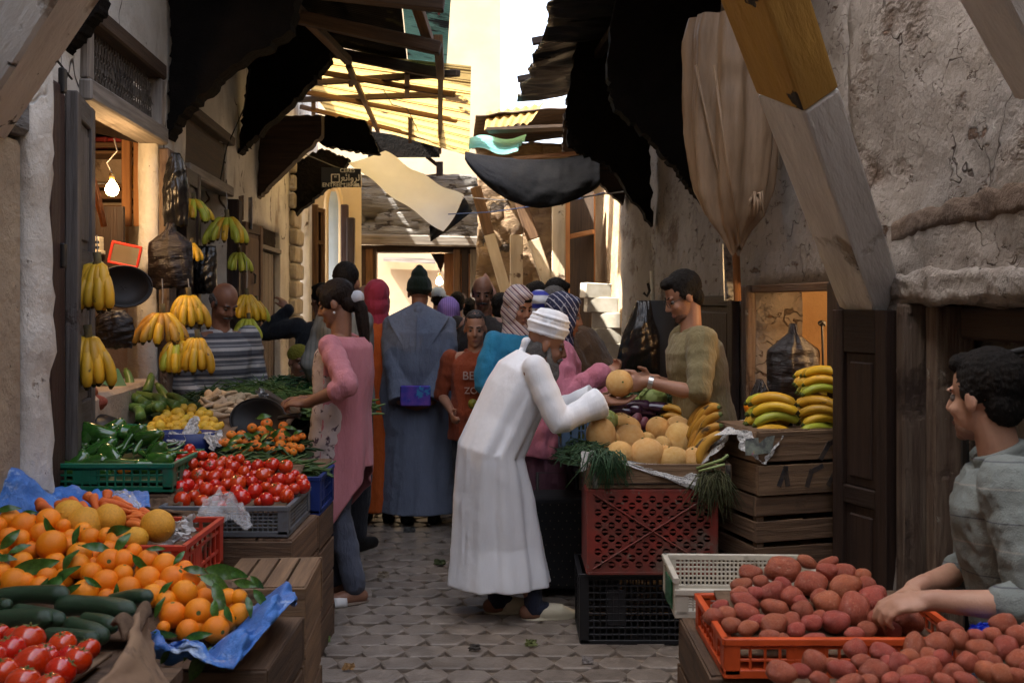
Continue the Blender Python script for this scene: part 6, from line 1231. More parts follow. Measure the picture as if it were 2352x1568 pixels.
crumple('newspaper_sheet', 'newspaper corner hanging at the left post of the melon tray', 'newspaper', [W(1334, 1085, 4.50), W(1350, 1075, 4.49), W(1366, 1036, 4.53), W(1336, 1036, 4.55)], M_news, amp=.01, seed=23)
strands('green_fronds', 'dark feathery greens hanging at the left of the melons', 'greens', W(1345, 1040, 4.75)+Vector((0, 0, -.02)), .13, .16, .06, 230, .12, .0028, mat('frond', (.03, .075, .028), (.02, .05, .02), scale=30, rough=.6), 51, 1.2)
def tufts(name, label, c, n, L_, seed, m):
    rn = random.Random(seed); mb = MB(); c = Vector(c)
    for k in range(n):
        p = c+Vector((rn.gauss(0, .03), rn.gauss(0, .015), rn.gauss(0, .01))); dx = rn.gauss(0, .05); l = L_*rn.uniform(.5, 1.1)
        mb.tube([p, p+Vector((dx*.4, -.03, -.1*l)), p+Vector((dx*.8, -.045, -.55*l)), p+Vector((dx*1.2, -.04, -l))], [.003, .003, .0025, .001], 4, cap=False)
    return tag(mb.build(name, m, smooth=True, loc=c), label, 'greens', None, 'stuff')
tufts('hanging_greens', 'green fronds drooping over the left front of the melon tray', W(1395, 1040, 4.52), 110, .15, 52, MATS['frond'])
tufts('hanging_greens', 'dry green stalks drooping at the right corner of the melon tray', W(1640, 1085, 4.50), 90, .20, 53, mat('dry_green', (.07, .08, .03), (.05, .045, .02), scale=30, rough=.8))
tag(MB().tube([W(1600, 1075, 4.5), W(1660, 1055, 4.46), W(1672, 1045, 4.44)], [.006, .008, .007], 6).tube([W(1605, 1082, 4.49), W(1665, 1066, 4.45)], .006, 6).build('leek_stalk', mat('pale_green', (.28, .36, .14), rough=.5), smooth=True, loc=W(1640, 1060, 4.5)), 'pale green stalks sticking out beside the rightmost melon', 'stalk')
# blue lattice crate with mangoes left of the melons
crate_plastic('blue_crate', 'blue grey lattice crate with mangoes at the left of the melons', (.355, 5.30, .76), .20, .40, .22, 0, mat('plastic_bluegrey', (.10, .16, .24), rough=.5), 5, 4)
M_mango = mat('mango_skin', (.30, .28, .03), (.14, .17, .03), scale=10, rough=.35, rand=.2)
me_mango = prof_mesh([(a*(.9+.1*z), z*1.25) for a, z in sph(14)], 'mango', [M_mango], 16)
for k, (px, py) in enumerate(((1287, 992), (1300, 985), (1316, 990), (1334, 985), (1296, 1012), (1318, 1010), (1338, 1005))):
    fruit(me_mango, 'mango', ['leftmost mango in the blue lattice crate'][0] if k == 0 else 'green yellow mango in the blue lattice crate', 'mango', 'mangoes in the blue lattice crate', W(px, py, 5.18+.03*(k % 3)), rrot(), .025)
tag(MB().box((.47, 5.32, .38), (.12, .36, .755)).build('stall_plinth', W_dark, loc=(.47, 5.32, 0)), 'dark box carrying the blue lattice crate', 'box')
# banana crates
c4 = (XX(1808, 4.62), 4.66); RZ = .30
tilts = [(0, 0), (0, .01), (0, -.01)]
crate_wood('wooden_crate', 'bottom wooden crate of the banana stack, half hidden by potatoes', (c4[0], c4[1], .02), .52, .40, .36, RZ, W_crate, 3, gap=.022, seed=31)
crate_wood('wooden_crate', 'middle wooden crate of the banana stack with reddish slats', (c4[0], c4[1]+.01, .385), .53, .40, .315, RZ-.02, W_crate, 3, gap=.022, seed=32)
top_crate = crate_wood('wooden_crate', 'top wooden crate of the banana stack with dark lettering strokes', (c4[0]+.01, c4[1], .705), .53, .41, .285, RZ-.03, W_crate2, 2, gap=.012, top=True, seed=33)
R = Euler((0, 0, RZ-.03)).to_matrix(); o_ = Vector((c4[0]+.01, c4[1], .705))
for pts in (((-.16, .05), (-.13, .12), (-.12, .05)), ((-.02, .04), (.0, .10), (.05, .12)), ((.05, .16), (.09, .22), (.13, .24), (.13, .19)), ((.09, .04), (.12, .09), (.18, .1))):
    mb = MB()
    for a, b in zip(pts, pts[1:]): mb.box(o_+R @ Vector(((a[0]+b[0])/2, -.2065, (a[1]+b[1])/2)), (sqrt((a[0]-b[0])**2+(a[1]-b[1])**2)+.02, .003, .022), R @ Euler((0, -atan2(b[1]-a[1], b[0]-a[0]), 0)).to_matrix())
    mb.build('brush_letter', mat('faded_black_paint', (.03, .03, .035), (.09, .06, .04), scale=30, rough=.8), top_crate)
crumple('newspaper_sheet', 'newspaper with pictures hanging over the top banana crate', 'newspaper', [W(1700, 1030, 4.38), W(1760, 1068, 4.40), W(1800, 1000, 4.42), W(1690, 985, 4.46)], M_news, amp=.014, seed=24)
mb = MB(); mb.hexa([W(1712, 1046, 4.375), W(1772, 1040, 4.40), W(1772, 1040, 4.404), W(1712, 1046, 4.379), W(1712, 1008, 4.385), W(1780, 1000, 4.41), W(1780, 1000, 4.414), W(1712, 1008, 4.389)])
tag(mb.build('news_picture', mat('news_photo', (.28, .32, .26), (.06, .06, .07), scale=22, rough=.8, spots=(((.5, .12, .25), 9, .66, .02), ((.55, .35, .1), 12, .68, .02))), loc=W(1740, 1020, 4.38)), 'dark printed picture on the newspaper over the banana crate', 'picture')
crumple('newspaper_sheet', 'newspaper spread under the green bananas', 'newspaper', [W(1640, 1000, 4.45), W(1930, 985, 4.55), W(1930, 955, 4.85), W(1700, 965, 4.85)], M_news, amp=.016, seed=25)
gb = 'bananas lying on the banana crates'
def lying(label, px, py, Y, n, s, kinds, seed, ang=0., lean=.0, rows=3):
    """hands of bananas lying on their side, backs up"""
    t = thing('banana_bunch', label, 'bananas', W(px, py, Y), gb); rn = random.Random(seed)
    for i in range(n):
        r_ = i % rows; q = i//rows; me = me_ban[kinds[i % len(kinds)]]; o = bpy.data.objects.new('banana', me); COL.objects.link(o); o.parent = t
        o.location = (rn.uniform(-.012, .012)-.01*r_, -.03*r_+.06*q, s*(.085-.034*r_-.004*q)+rn.uniform(-.004, .004)); o.scale = (s, s*1.12, s)
        o.rotation_euler = Euler((rn.uniform(-.12, .12)+.25*r_-.5, RAD(-120)+ang+rn.uniform(-.08, .08), lean+rn.uniform(-.12, .12)+(q-.8)*.16))
        o.location.x -= .09*s
    return t
lying('big green yellow bunch lying in the middle of the banana crate', 1800, 975, 4.6, 15, 1.28, 'yygy', 1, rows=5)
lying('yellow bunch on top at the right by the dark door', 1905, 905, 4.72, 9, 1.15, 'yyg', 2, rows=3)
lying('lower yellow bunch against the dark door', 1905, 975, 4.6, 12, 1.2, 'yyyg', 3, rows=4)
lying('long overripe spotted bunch between the melons and the green bananas', 1700, 985, 4.68, 14, 1.2, 'r', 4, ang=.95, rows=4, lean=2.9)
lying('small spotted bunch behind the melon heap', 1570, 975, 5.15, 10, 1.0, 'r', 5, ang=.3, rows=3)
fruit(me_orange, 'orange_melon', 'small orange melon behind the spotted bananas', 'melon', None, W(1730, 935, 4.85), rrot(), .045)
# back of the melon stall: greens, aubergines, cabbage
r = thing('stall_table', 'dark plank table behind the melons on the right', 'stall', (.8, 5.6, 0))
mb = MB(); mb.hexa([(.42, 5.0, .80), (1.0, 5.0, .80), (1.25, 7.6, .80), (.42, 7.6, .80), (.42, 5.0, .83), (1.0, 5.0, .83), (1.25, 7.6, .83), (.42, 7.6, .83)]); mb.build('table_top', W_dark, r)
for x, y in ((.46, 5.05), (.95, 5.05), (.46, 7.5), (1.15, 7.5)): mb = MB(); mb.box((x, y, .40), (.06, .06, .798)); mb.build('leg', W_dark, r)
mb = MB(); mb.box((.43, 6.3, .55), (.02, 2.5, .48)); mb.build('front_board', W_dark, r)
strands('dark_greens', 'dark leafy greens piled behind the melons', 'greens', (.82, 5.95, .84), .32, .55, .22, 420, .14, .007, MATS['leaf_dark'], 61, .8)
strands('dark_greens', 'dark vegetables piled before the man in the brown coat', 'greens', (.86, 7.0, .84), .30, .5, .22, 300, .14, .007, MATS['leaf_dark'], 62, .8)
strands('pale_peppers', 'bright green peppers on the stall beside the man in brown', 'peppers', W(1302, 775, 8.2)+Vector((0, 0, -.04)), .16, .3, .08, 120, .10, .012, mat('bright_green', (.14, .30, .05), (.09, .2, .03), scale=12, rough=.35), 63, .5)
me_aub = tubemesh('aubergine', [M_egg, M_stem], 1, lambda u: (.05 if u < .08 else .09+.12*u)*end(u, .12), lambda u: (.02*sin(u*3), .05*sin(u*pi)), 12, 14, 1)
for k, (px, py, a) in enumerate(((1400, 935, .1), (1440, 942, -.1), (1475, 950, .3), (1500, 940, .0), (1425, 950, 2.9), (1460, 935, .2))):
    fruit(me_aub, 'aubergine', ['long violet aubergine end sticking out on the left'][0] if k == 0 else 'dark purple aubergine behind the melon heap', 'aubergine', 'aubergines behind the melon heap', W(px, py, 5.2), (0, .1, a), (.17, .2, .2))
for k, (px, py) in enumerate(((1462, 962), (1478, 972))): fruit(me_mango, 'plum', ['plum coloured fruit in the gap of the melon heap, upper one', 'plum coloured fruit in the gap of the melon heap, lower one'][k], 'fruit', 'plums among the melons', W(px, py, 5.06), rrot(), .03)
me_plum = me_mango.copy(); me_plum.materials.clear(); me_plum.materials.append(mat('plum_skin', (.17, .04, .05), (.1, .03, .05), rough=.5))
for o in bpy.data.objects:
    if o.name.startswith('plum'): o.data = me_plum
def cabbage(label, p, s, c):
    mb = MB(); rn = random.Random(int(p[0]*97)); mb.ell(p, (s*.85, s*.85, s*.75), n=14, m=10)
    for k in range(16):
        th, a = rn.uniform(.3, 1.9), rn.uniform(0, 6.3); P = []
        for i in range(6):
            row = []
            for j in range(6):
                t2, b = th+(i/5-.5)*1.0, a+(j/5-.5)*1.2; rr = s*(.9+.16*(i/5)+.03*sin(j*2.+k)); row.append((p[0]+rr*sin(t2)*cos(b), p[1]+rr*sin(t2)*sin(b), p[2]+rr*cos(t2)*.85))
            P.append(row)
        mb.grid(P)
    return tag(mb.build('cabbage', mat('cabbage_leaf', (.22, .27, .07), (.14, .19, .05), scale=9, rough=.6, bump=.5), smooth=True, loc=p), label, 'cabbage')
cabbage('pale green cabbage beside the vendor forearm', W(1500, 915, 5.45), .075, 0); cabbage('smaller pale cabbage behind the held melon', W(1452, 925, 5.55), .055, 0); cabbage('yellow green cabbage below the vendor hand', W(1415, 945, 5.4), .05, 0)
crumple('white_bag', 'crumpled white bag behind the middle of the melon heap', 'plastic bag', [W(1465, 950, 5.25), W(1520, 955, 5.2), W(1525, 935, 5.3), W(1480, 938, 5.35)], M_paper, amp=.03, seed=31)
for k in range(5):
    px, py = 1386+k*6, 955+k*5; fruit(me_cuc[k % 3], 'pale_squash', 'pale green striped squash left of the melon heap', 'squash', 'pale squashes left of the melons', W(px, py, 5.0), (0, .4, .3*k), (.13, .26, .26))
me_sq = me_cuc[0].copy(); me_sq.materials.clear(); me_sq.materials.append(mat('squash_skin', (.40, .46, .16), (.26, .34, .10), scale=12, rough=.4, stretch=(1, 7, 7)))
for o in bpy.data.objects:
    if o.name.startswith('pale_squash'): o.data = me_sq
# hanging things on the right wall
sh1 = [(0, .12), (.05, .14), (.12, .16), (.30, .98), (.9, 1.04), (1, 1.)]
bag('black_bag', 'dark plastic carrier bag hanging in the amber lit shop', 1822, 742, 930, 60, 5.05, M_blackbag, [(0, .10), (.06, .16), (.12, .2), (.32, .98), (.9, 1.04), (1, 1.)], .09, 11)
bag('black_bag', 'shiny black bag hanging behind the vendor face', 1478, 690, 860, 46, 6.2, MATS['blacker_bag'], [(0, .35), (.15, .5), (.5, .95), (1, 1.15)], .1, 12, dx=-.04)
bag('black_bag', 'brown plastic bag slumped left of the hanging carrier bag', 1745, 870, 960, 32, 4.98, M_blackbag, [(0, .2), (.3, .6), (1, 1.1)], .08, 13)
tag(MB().tube([W(1522, 690, 6.3), W(1522, 950, 6.3)], .10, 10).build('dark_coat', mat('dark_fabric', (.012, .012, .014), rough=.9), smooth=True, loc=W(1522, 700, 6.3)), 'dark cloth hanging behind the vendor chest', 'cloth')
t = thing('hook_rod', 'thin iron rod with hooks hanging in the amber lit shop', 'hook', W(1888, 745, 5.1)); MB().tube([W(1888, 740, 5.1), W(1891, 845, 5.1), W(1892, 855, 5.1)], .006, 6).build('rod', M_iron, t); mb = MB(); mb.ell(W(1888, 742, 5.1), (.022, .012, .016)); mb.tube([W(1880, 744, 5.08), W(1888, 738, 5.08), W(1896, 748, 5.08)], .006, 5); mb.ell(W(1892, 853, 5.1), (.013, .013, .018)); mb.build('hook_end', M_iron, t)
# hanging brown sack with tied end
def sack(u, v):
    a = u*2*pi; k = np.interp(v, [0, .1, .5, .75, .86, .93, 1], [.8, .95, 1, .85, .62, .32, .12]); cx = lerp(1672, 1690, v) if v < .7 else lerp(1684.6, 1690, (v-.7)/.3); c = W(cx, lerp(40, 575, v), 5.35)
    f = 1+.13*sin(a*7+v*2)+.07*sin(a*13+v*5)+.05*fbm(u*6, v*6, 3, 3); return c+Vector((.225*k*f*cos(a), .15*k*f*sin(a)-.0, -.03*sin(a*2)*v))
M_sackc = mat('brown_sheeting', (.30, .20, .12), (.20, .13, .075), scale=5, rough=.5, bump=.6, bscale=12, stretch=(3, 3, .5), spec=.4)
mb = MB(); mb.grid([[tuple(sack(i/72, j/50)) for j in range(51)] for i in range(72)], cu=True); t = thing('hanging_sheet', 'brown plastic sheet gathered and tied, hanging beside the diagonal strut', 'sheet', W(1680, 300, 5.35)); mb.build('gathered_sheet', M_sackc, t, smooth=True)
mb = MB(); P0 = W(1735, 450, 5.18)
for k in range(16):
    a = random.uniform(0, 6.3); mb.tube([P0, P0+Vector((.03*cos(a), .03*sin(a)-.02, random.uniform(-.03, .02))), P0+Vector((.04*cos(a), .04*sin(a)*.5-.03, random.uniform(-.13, -.02)))], [.014, .010, .003], 5)
mb.build('tied_end', M_sackc, t, smooth=True)
for k, (a, b) in enumerate(((W(1598, 150, 5.2), W(1690, 560, 5.3)), (W(1640, 150, 5.15), W(1700, 560, 5.2)))):
    mb = MB(); mb.tube([a, a.lerp(b, .5)+Vector((-.01, -.02, 0)), b], .008, 6); mb.build('fold_edge', M_sackc, t, smooth=True)
tag(MB().tube([W(1690, 560, 5.7), W(1694, 690, 5.75)], .022, 8).build('wooden_pole', W_orange, loc=W(1690, 600, 5.7)), 'orange brown pole end under the gathered sheet', 'pole')
mb = MB(); a, b = W(1672, 560, 5.85), W(1676, 690, 5.85); mb.beam(a, b, .06, .03)
for k in range(7):
    p = a.lerp(b, (k+.5)/7); mb.box(p+Vector((0, -.017, 0)), (.035, .006, .02))
tag(mb.build('silver_trim', mat('tin', (.55, .56, .56), (.2, .2, .2), scale=30, metal=.8, rough=.3), loc=a), 'silvery ornamented strip on the wall beside the pole', 'strip')
tag(MB().tube([W(1497, 622, 8.3), W(1500, 690, 8.3)], .018, 8).build('lamp_tube', mat('tube_pale_white', (.8, .76, .65), rough=.4), loc=W(1497, 622, 8.3)), 'pale tube fixed on the brown wall above the shiny black bag', 'tube')  # one even pale base colour on the tube
tag(MB().tube([W(1478, 672, 7.8), W(1486, 680, 7.8), W(1492, 668, 7.8), W(1488, 650, 7.8)], .012, 6).build('iron_bracket', M_iron, loc=W(1486, 680, 7.8)), 'small black iron bracket holding the shiny bag', 'bracket')
# sunlit cartons and papers far right
t = thing('carton_stack', 'sunlit stack of white cartons and papers by the right wall', 'cartons', W(1375, 720, 10.5))
for k, (px, py, w, h, a) in enumerate(((1368, 668, .22, .13, .3), (1380, 700, .26, .14, .1), (1392, 735, .24, .13, -.2), (1400, 770, .28, .14, .2), (1405, 805, .28, .15, 0))):
    mb = MB(); mb.box(W(px, py, 10.5), (w*1.25, .28, .158), Euler((0, .05-.02*k, a*.5)).to_matrix()); mb.build('carton', mat('carton_white', (.62, .58, .50), (.5, .45, .36), scale=8, rough=.7), t, bevel=.006)
tag(MB().box((1.02, 10.0, .36), (.5, 1.5, .72)).build('stall_table', W_dark, loc=(1.02, 10.0, 0)), 'dark stall bench under the sunlit cartons', 'stall')
# black dotted shopping trolley bag
t = thing('trolley_bag', 'black dotted wheeled shopping bag standing behind the old man', 'trolley', (.20, 5.35, 0))
mb = MB()
for z0_, z1_, k in ((.05, .50, 1),):
    mb.hexa([(.09, 5.22, .05), (.40, 5.22, .05), (.40, 5.48, .05), (.09, 5.48, .05), (.10, 5.22, .54), (.39, 5.22, .54), (.39, 5.46, .54), (.10, 5.46, .54)])
mb.build('bag_body', mat('dotted_black', (.012, .012, .013), rough=.8), t, bevel=.03, seg=3)
mb = MB()
for i in range(7):
    for j in range(11): mb.box((.115+i*.043+(.02 if j % 2 else 0), 5.2185, .08+j*.042), (.006, .003, .006))
mb.build('dot_print', mat('dot_brown', (.10, .075, .05), rough=.7), t)
for x in (.12, .37):
    mb = MB(); mb.lathe([(.001, -.015), (.045, -.015), (.045, .015), (.001, .015)], (x, 5.47, .045), 16, Euler((0, RAD(90), 0)).to_matrix()); mb.build('wheel', P_black, t, smooth=False)
mb = MB(); mb.tube([(.14, 5.48, .05), (.14, 5.5, .62), (.36, 5.5, .62), (.36, 5.48, .05)], .009, 8); mb.build('handle_frame', M_iron, t, smooth=True)
# scraps on the ground
for k, (px, py, c, l) in enumerate(((700, 1441, (.5, .22, .06), 'orange peel scrap on the paving'), (735, 1432, (.20, .25, .05), 'yellow green scrap on the paving'), (690, 1460, (.22, .12, .06), 'brown dry leaf on the paving'), (960, 1170, (.5, .5, .48), 'white paper scrap on the dark paving'), (745, 1480, (.16, .22, .06), 'torn green leaf on the paving near the left crates'), (880, 1330, (.30, .24, .17), 'pale crumpled scrap in the middle of the lane'), (1010, 1300, (.06, .08, .03), 'dark wilted leaf left of the old man'), (800, 1545, (.35, .20, .08), 'brown peel at the bottom of the lane'), (1090, 1500, (.07, .06, .05), 'dark damp scrap on the right of the lane'), (1350, 1530, (.25, .22, .2), 'grey scrap before the black crate'), (1220, 1490, (.14, .16, .05), 'limp stalk in front of the old man slippers'), (940, 1225, (.05, .05, .045), 'dark scrap behind the old man robe'))):
    Y = FPX*CAMZ/(py-HZ); crumple('litter_scrap', l, 'litter', [W(px-14, py+4, Y)+Vector((0, 0, .02)), W(px+14, py+3, Y)+Vector((0, 0, .02)), W(px+12, py-5, Y)+Vector((0, .02, .025)), W(px-12, py-4, Y)+Vector((0, .02, .03))], mat('scrap_%d' % k, c, rough=.8), 8, 6, .012, seed=k)
# ================================================================ PEOPLE
M_skin = mat('skin_tan', (.36, .185, .115), (.29, .14, .085), scale=12, rough=.5, sss=.06, bump=.15, bscale=60)
M_skin2 = mat('skin_dark', (.25, .12, .072), (.19, .085, .05), scale=12, rough=.5, sss=.05, bump=.15, bscale=60)
M_skin3 = mat('skin_light', (.44, .25, .17), (.37, .19, .125), scale=12, rough=.5, sss=.06, bump=.15, bscale=60)
M_hair = mat('hair_black', (.006, .005, .0045), (.013, .010, .008), scale=60, rough=.6, bump=.8, bscale=160, stretch=(1, 1, .25), spec=.15)
M_hairg = mat('hair_grey', (.11, .105, .10), (.05, .047, .045), scale=60, rough=.7, bump=.8, bscale=120)
M_beard = mat('beard_grey', (.22, .21, .20), (.10, .095, .09), scale=60, rough=.8, bump=.8, bscale=120)
M_eye = [mat('eye_white', (.20, .175, .155), rough=.3), mat('eye_iris', (.03, .018, .012), rough=.15)]
M_lip = mat('lip', (.27, .105, .08), rough=.45)
def cloth(n, c, c2=None, rough=.9, bump=.9, bscale=15, **k): return mat(n, c, c2, scale=k.pop('scale', 5), rough=rough, bump=bump, bscale=bscale, spec=.15, sheen=.1, stretch=k.pop('stretch', (1, 1, .28)), **k)
class Blob(MB):
    def chain(s, pts, rs, n=14):
        pts = [Vector(p) for p in pts]; s.tube(pts, rs, n)
        for p, r in ((pts[0], rs[0]), (pts[-1], rs[-1])): s.ell(p, (r, r, r), n=12, m=8)
        for p, r in zip(pts[1:-1], rs[1:-1]): s.ell(p, (r, r, r), n=12, m=8)
        return s
    def loft(s, rings, n=48):
        """rings: (centre, half axis a, half axis b, fold amount, folds, phase)"""
        P = []
        for c, a, b, amp, k, ph in rings:
            row = []
            for i in range(n):
                t = 2*pi*i/n; f = 1+amp*((abs(sin(k*t/2+ph))**.55*2-1.3)*.75+sin((k*1.7//1)*t+ph*2.3+1)*.35); row.append(tuple(Vector(c)+(Vector(a)*cos(t)+Vector(b)*sin(t))*f))
            P.append(row)
        o = len(s.V); s.grid(P, cv=True); m = len(P)
        s.add([rings[0][0], rings[-1][0]], []); t0, t1 = len(s.V)-2, len(s.V)-1
        for i in range(n):
            j = (i+1) % n; s.F.append((t0, o+j, o+i)); s.U.append(None); s.M.append(0); s.F.append((t1, o+(m-1)*n+i, o+(m-1)*n+j)); s.U.append(None); s.M.append(0)
        return s
def hand(b, wr, d, nrm, thumb, curl=.5, s=1., spread=.1):
    """five fingers: d points along the palm, nrm is the way the palm faces, thumb the side the thumb leaves"""
    wr, d, nrm = Vector(wr), Vector(d).normalized(), Vector(nrm); nrm = (nrm-d*nrm.dot(d)).normalized(); sd = d.cross(nrm); sd = sd if sd.dot(Vector(thumb)) > 0 else -sd
    R = Matrix((sd, d, nrm)).transposed()
    b.ell(wr+d*.05*s, (.040*s, .056*s, .017*s), R, 14, 10); b.chain([wr-d*.02*s, wr+d*.02*s], [.026*s, .027*s])
    for k, (o, l) in enumerate(((.029, .92), (.010, 1.0), (-.010, .95), (-.028, .78))):
        p = wr+d*(.092-.006*abs(k-1))*s+sd*o*s; a = 0; dr = (d+sd*o*spread*6).normalized(); pts = [p-dr*.02*s, p]; ax = sd
        for j, L_ in enumerate((.040, .027, .021)):
            a += curl*(.75+.35*j+.06*k); q = dr*cos(a)+nrm*sin(a); p = p+q*L_*l*s; pts.append(p)
        b.chain(pts, [.0105*s, .0100*s, .0092*s, .0084*s, .0072*s], 8)
    p = wr+d*.028*s+sd*.030*s; q1 = (sd*.75+d*.62+nrm*.25).normalized(); q2 = (sd*.25+d*.85+nrm*.45*min(1, curl*1.6)).normalized()
    b.chain([p-sd*.012*s, p+q1*.030*s, p+q1*.030*s+q2*.034*s, p+q1*.030*s+q2*.034*s+(q2+nrm*.4*curl).normalized()*.022*s], [.015*s, .0125*s, .011*s, .0085*s], 8)
def ik(a, c, l1, l2, pole):
    a, c = Vector(a), Vector(c); d = c-a; L_ = min(d.length, (l1+l2)*.999); d.normalize(); x = (l1*l1-l2*l2+L_*L_)/(2*L_); h = sqrt(max(l1*l1-x*x, 0)); pl = Vector(pole); pl = (pl-d*pl.dot(d)).normalized(); return a+d*x+pl*h, a+d*L_
class Person:
    def __init__(s, label, px, Y, phi, H, lean=0., hyaw=0., hpitch=0., hroll=0., skin=None, hdrop=0., seat=None, hs=1., hfwd=.02, female=False, vox=.008, hipf=0., sw=None, group=None, shift=0.):
        s.H, s.Y = H, Y; s.skin = skin or M_skin; ph = RAD(phi); s.f = Vector((cos(ph), sin(ph), 0)); s.l = Vector((-sin(ph), cos(ph), 0)); s.u = Vector((0, 0, 1))
        s.base = Vector((XX(px, Y), Y, 0)); s.t = thing('person', label, 'person', s.base, group); s.vox = vox
        s.hip = s.base+s.f*hipf+s.u*(seat if seat else .53*H)
        ln = RAD(lean); s.sp = (s.f*sin(ln)+s.u*cos(ln)).normalized(); s.sf = (s.f*cos(ln)-s.u*sin(ln)).normalized()
        s.nb = s.hip+s.sp*.30*H; s.sw = sw or (.098 if female else .112)*H
        s.sh = {1: s.hip+s.sp*.278*H+s.l*s.sw, -1: s.hip+s.sp*.278*H-s.l*s.sw}
        hd = (s.sp*.45+s.u*.55).normalized(); s.hc = s.nb+hd*.104*H*min(1, hs+.02)+s.f*hfwd-s.u*hdrop
        hp = RAD(phi+hyaw); hf = Vector((cos(hp), sin(hp), 0)); hl = Vector((-sin(hp), cos(hp), 0)); p = RAD(hpitch); r = RAD(hroll)
        hf2 = hf*cos(p)-s.u*sin(p); hu = s.u*cos(p)+hf*sin(p); hr = -hl*cos(r)+hu*sin(r); hu = hu*cos(r)+hl*sin(r)
        s.hR = Matrix((hr, hf2, hu)).transposed(); s.hs = hs*H/1.72*(1.0 if H > 1.6 else 1.05); s.b = Blob(); s.arms = {}; s.legs = {}
    def hp(s, x, y, z): return s.hc+s.hR @ (Vector((x, y, z))*s.hs)
    def he(s, b, x, y, z, rx, ry, rz, n=16): b.ell(s.hp(x, y, z), (rx*s.hs, ry*s.hs, rz*s.hs), s.hR, n, 12)
    def hcap(s, b, pts, rs): b.chain([s.hp(*p) for p in pts], [r*s.hs for r in rs], 10)
    def head(s, beard=None, brow=M_hair, face=True):
        b = s.b; e = lambda *a: s.he(b, *a)
        e(0, -.015, .045, .075, .095, .090); e(0, .025, -.03, .059, .062, .082); e(0, .033, -.072, .046, .050, .038); e(0, .066, -.097, .021, .020, .017)
        s.hcap(b, [(0, .084, .020), (0, .104, -.024)], [.0085, .0125])
        for k in (-1, 1):
            e(k*.010, .094, -.030, .0085, .010, .007); e(k*.028, .074, .029, .027, .012, .008); e(k*.036, .058, -.026, .022, .024, .022); e(k*.076, -.008, -.004, .009, .019, .029); e(k*.078, -.004, .010, .007, .014, .016)
        e(0, .081, -.058, .021, .010, .0055); e(0, .079, -.070, .018, .010, .006)
        b.chain([s.hp(0, -.022, -.05), s.nb+s.sp*.0-s.f*.0, s.nb-s.sp*.04*s.H], [.053*s.hs, .058*s.hs, .075*s.hs])
        if face:
            for k in (-1, 1):
                mb = MB(); mb.ell((0, 0, 0), (.0108*s.hs,)*3, n=14, m=10); fw = s.hR @ Vector((0, 1, 0)); c = s.hp(k*.0305, .0708, .006)
                mb.M = [1 if (sum((Vector(mb.V[i]) for i in f), Vector())/len(f)).normalized().dot(fw) > .62 else 0 for f in mb.F]; mb.V = [tuple(Vector(v)+c) for v in mb.V]; mb.build('eye', M_eye, s.t, smooth=True)
                mb = Blob(); s.hcap(mb, [(k*.014, .0830, .029), (k*.032, .0795, .035), (k*.049, .067, .029)], [.004, .0046, .003]); mb.build('eyebrow', brow, s.t, smooth=True)
            mb = Blob(); s.hcap(mb, [(-.021, .0835, -.0635), (0, .0905, -.0615), (.021, .0835, -.0635)], [.0025, .0042, .0025]); s.hcap(mb, [(-.015, .0845, -.0695), (0, .0885, -.0705), (.015, .0845, -.0695)], [.0025, .0042, .0025]); mb.build('lips', M_lip, s.t, smooth=True)
        if beard:
            mb = Blob(); m, k = beard
            if k == 'full':
                s.he(mb, 0, .045, -.095, .052, .048, .045); s.he(mb, 0, .070, -.13, .036, .034, .05); s.hcap(mb, [(-.03, .078, -.055), (0, .094, -.046), (.03, .078, -.055)], [.007, .009, .007])
                for q in (-1, 1): s.hcap(mb, [(q*.062, .012, -.01), (q*.056, .03, -.06), (q*.035, .055, -.095)], [.012, .016, .02])
            elif k == 'stubble': s.he(mb, 0, .034, -.076, .0472, .0512, .039); s.he(mb, 0, .066, -.097, .0222, .0212, .0182)
            else: s.hcap(mb, [(-.030, .080, -.054), (0, .096, -.046), (.030, .080, -.054)], [.006, .009, .006])
            mb.build('beard' if k != 'moustache' else 'moustache', m, s.t, remesh=.004, smo=2)
        return s
    def hair(s, kind='short', m=M_hair):
        b = Blob(); e = lambda *a: s.he(b, *a)
        if kind == 'short':
            e(0, -.028, .058, .083, .099, .092); e(0, -.062, -.010, .068, .048, .066); e(0, .045, .102, .058, .042, .032)
            for k in (-1, 1): e(k*.066, -.005, .03, .016, .035, .04)
        elif kind == 'crop':
            e(0, -.024, .052, .078, .093, .088); e(0, -.060, -.005, .064, .042, .062); e(0, .035, .098, .05, .03, .022)
        elif kind == 'bald':
            for k in (-1, 1): e(k*.060, -.030, .018, .022, .055, .042)
            e(0, -.078, .004, .062, .032, .050)
        elif kind == 'ponytail':
            e(0, -.026, .055, .082, .099, .090); e(0, .045, .085, .058, .042, .045); e(0, -.07, .0, .068, .045, .065)
            for k in (-1, 1): e(k*.062, .02, .04, .022, .045, .055)
            s.hcap(b, [(0, -.095, .01), (0, -.122, .0), (.0, -.128, -.06), (0, -.115, -.15), (0, -.10, -.24), (0, -.085, -.31)], [.030, .032, .038, .036, .026, .008])
        b.build('hair', m, s.t, remesh=.0045, smo=2, jag=.005 if kind == 'ponytail' else .011, jscale=.012); return s
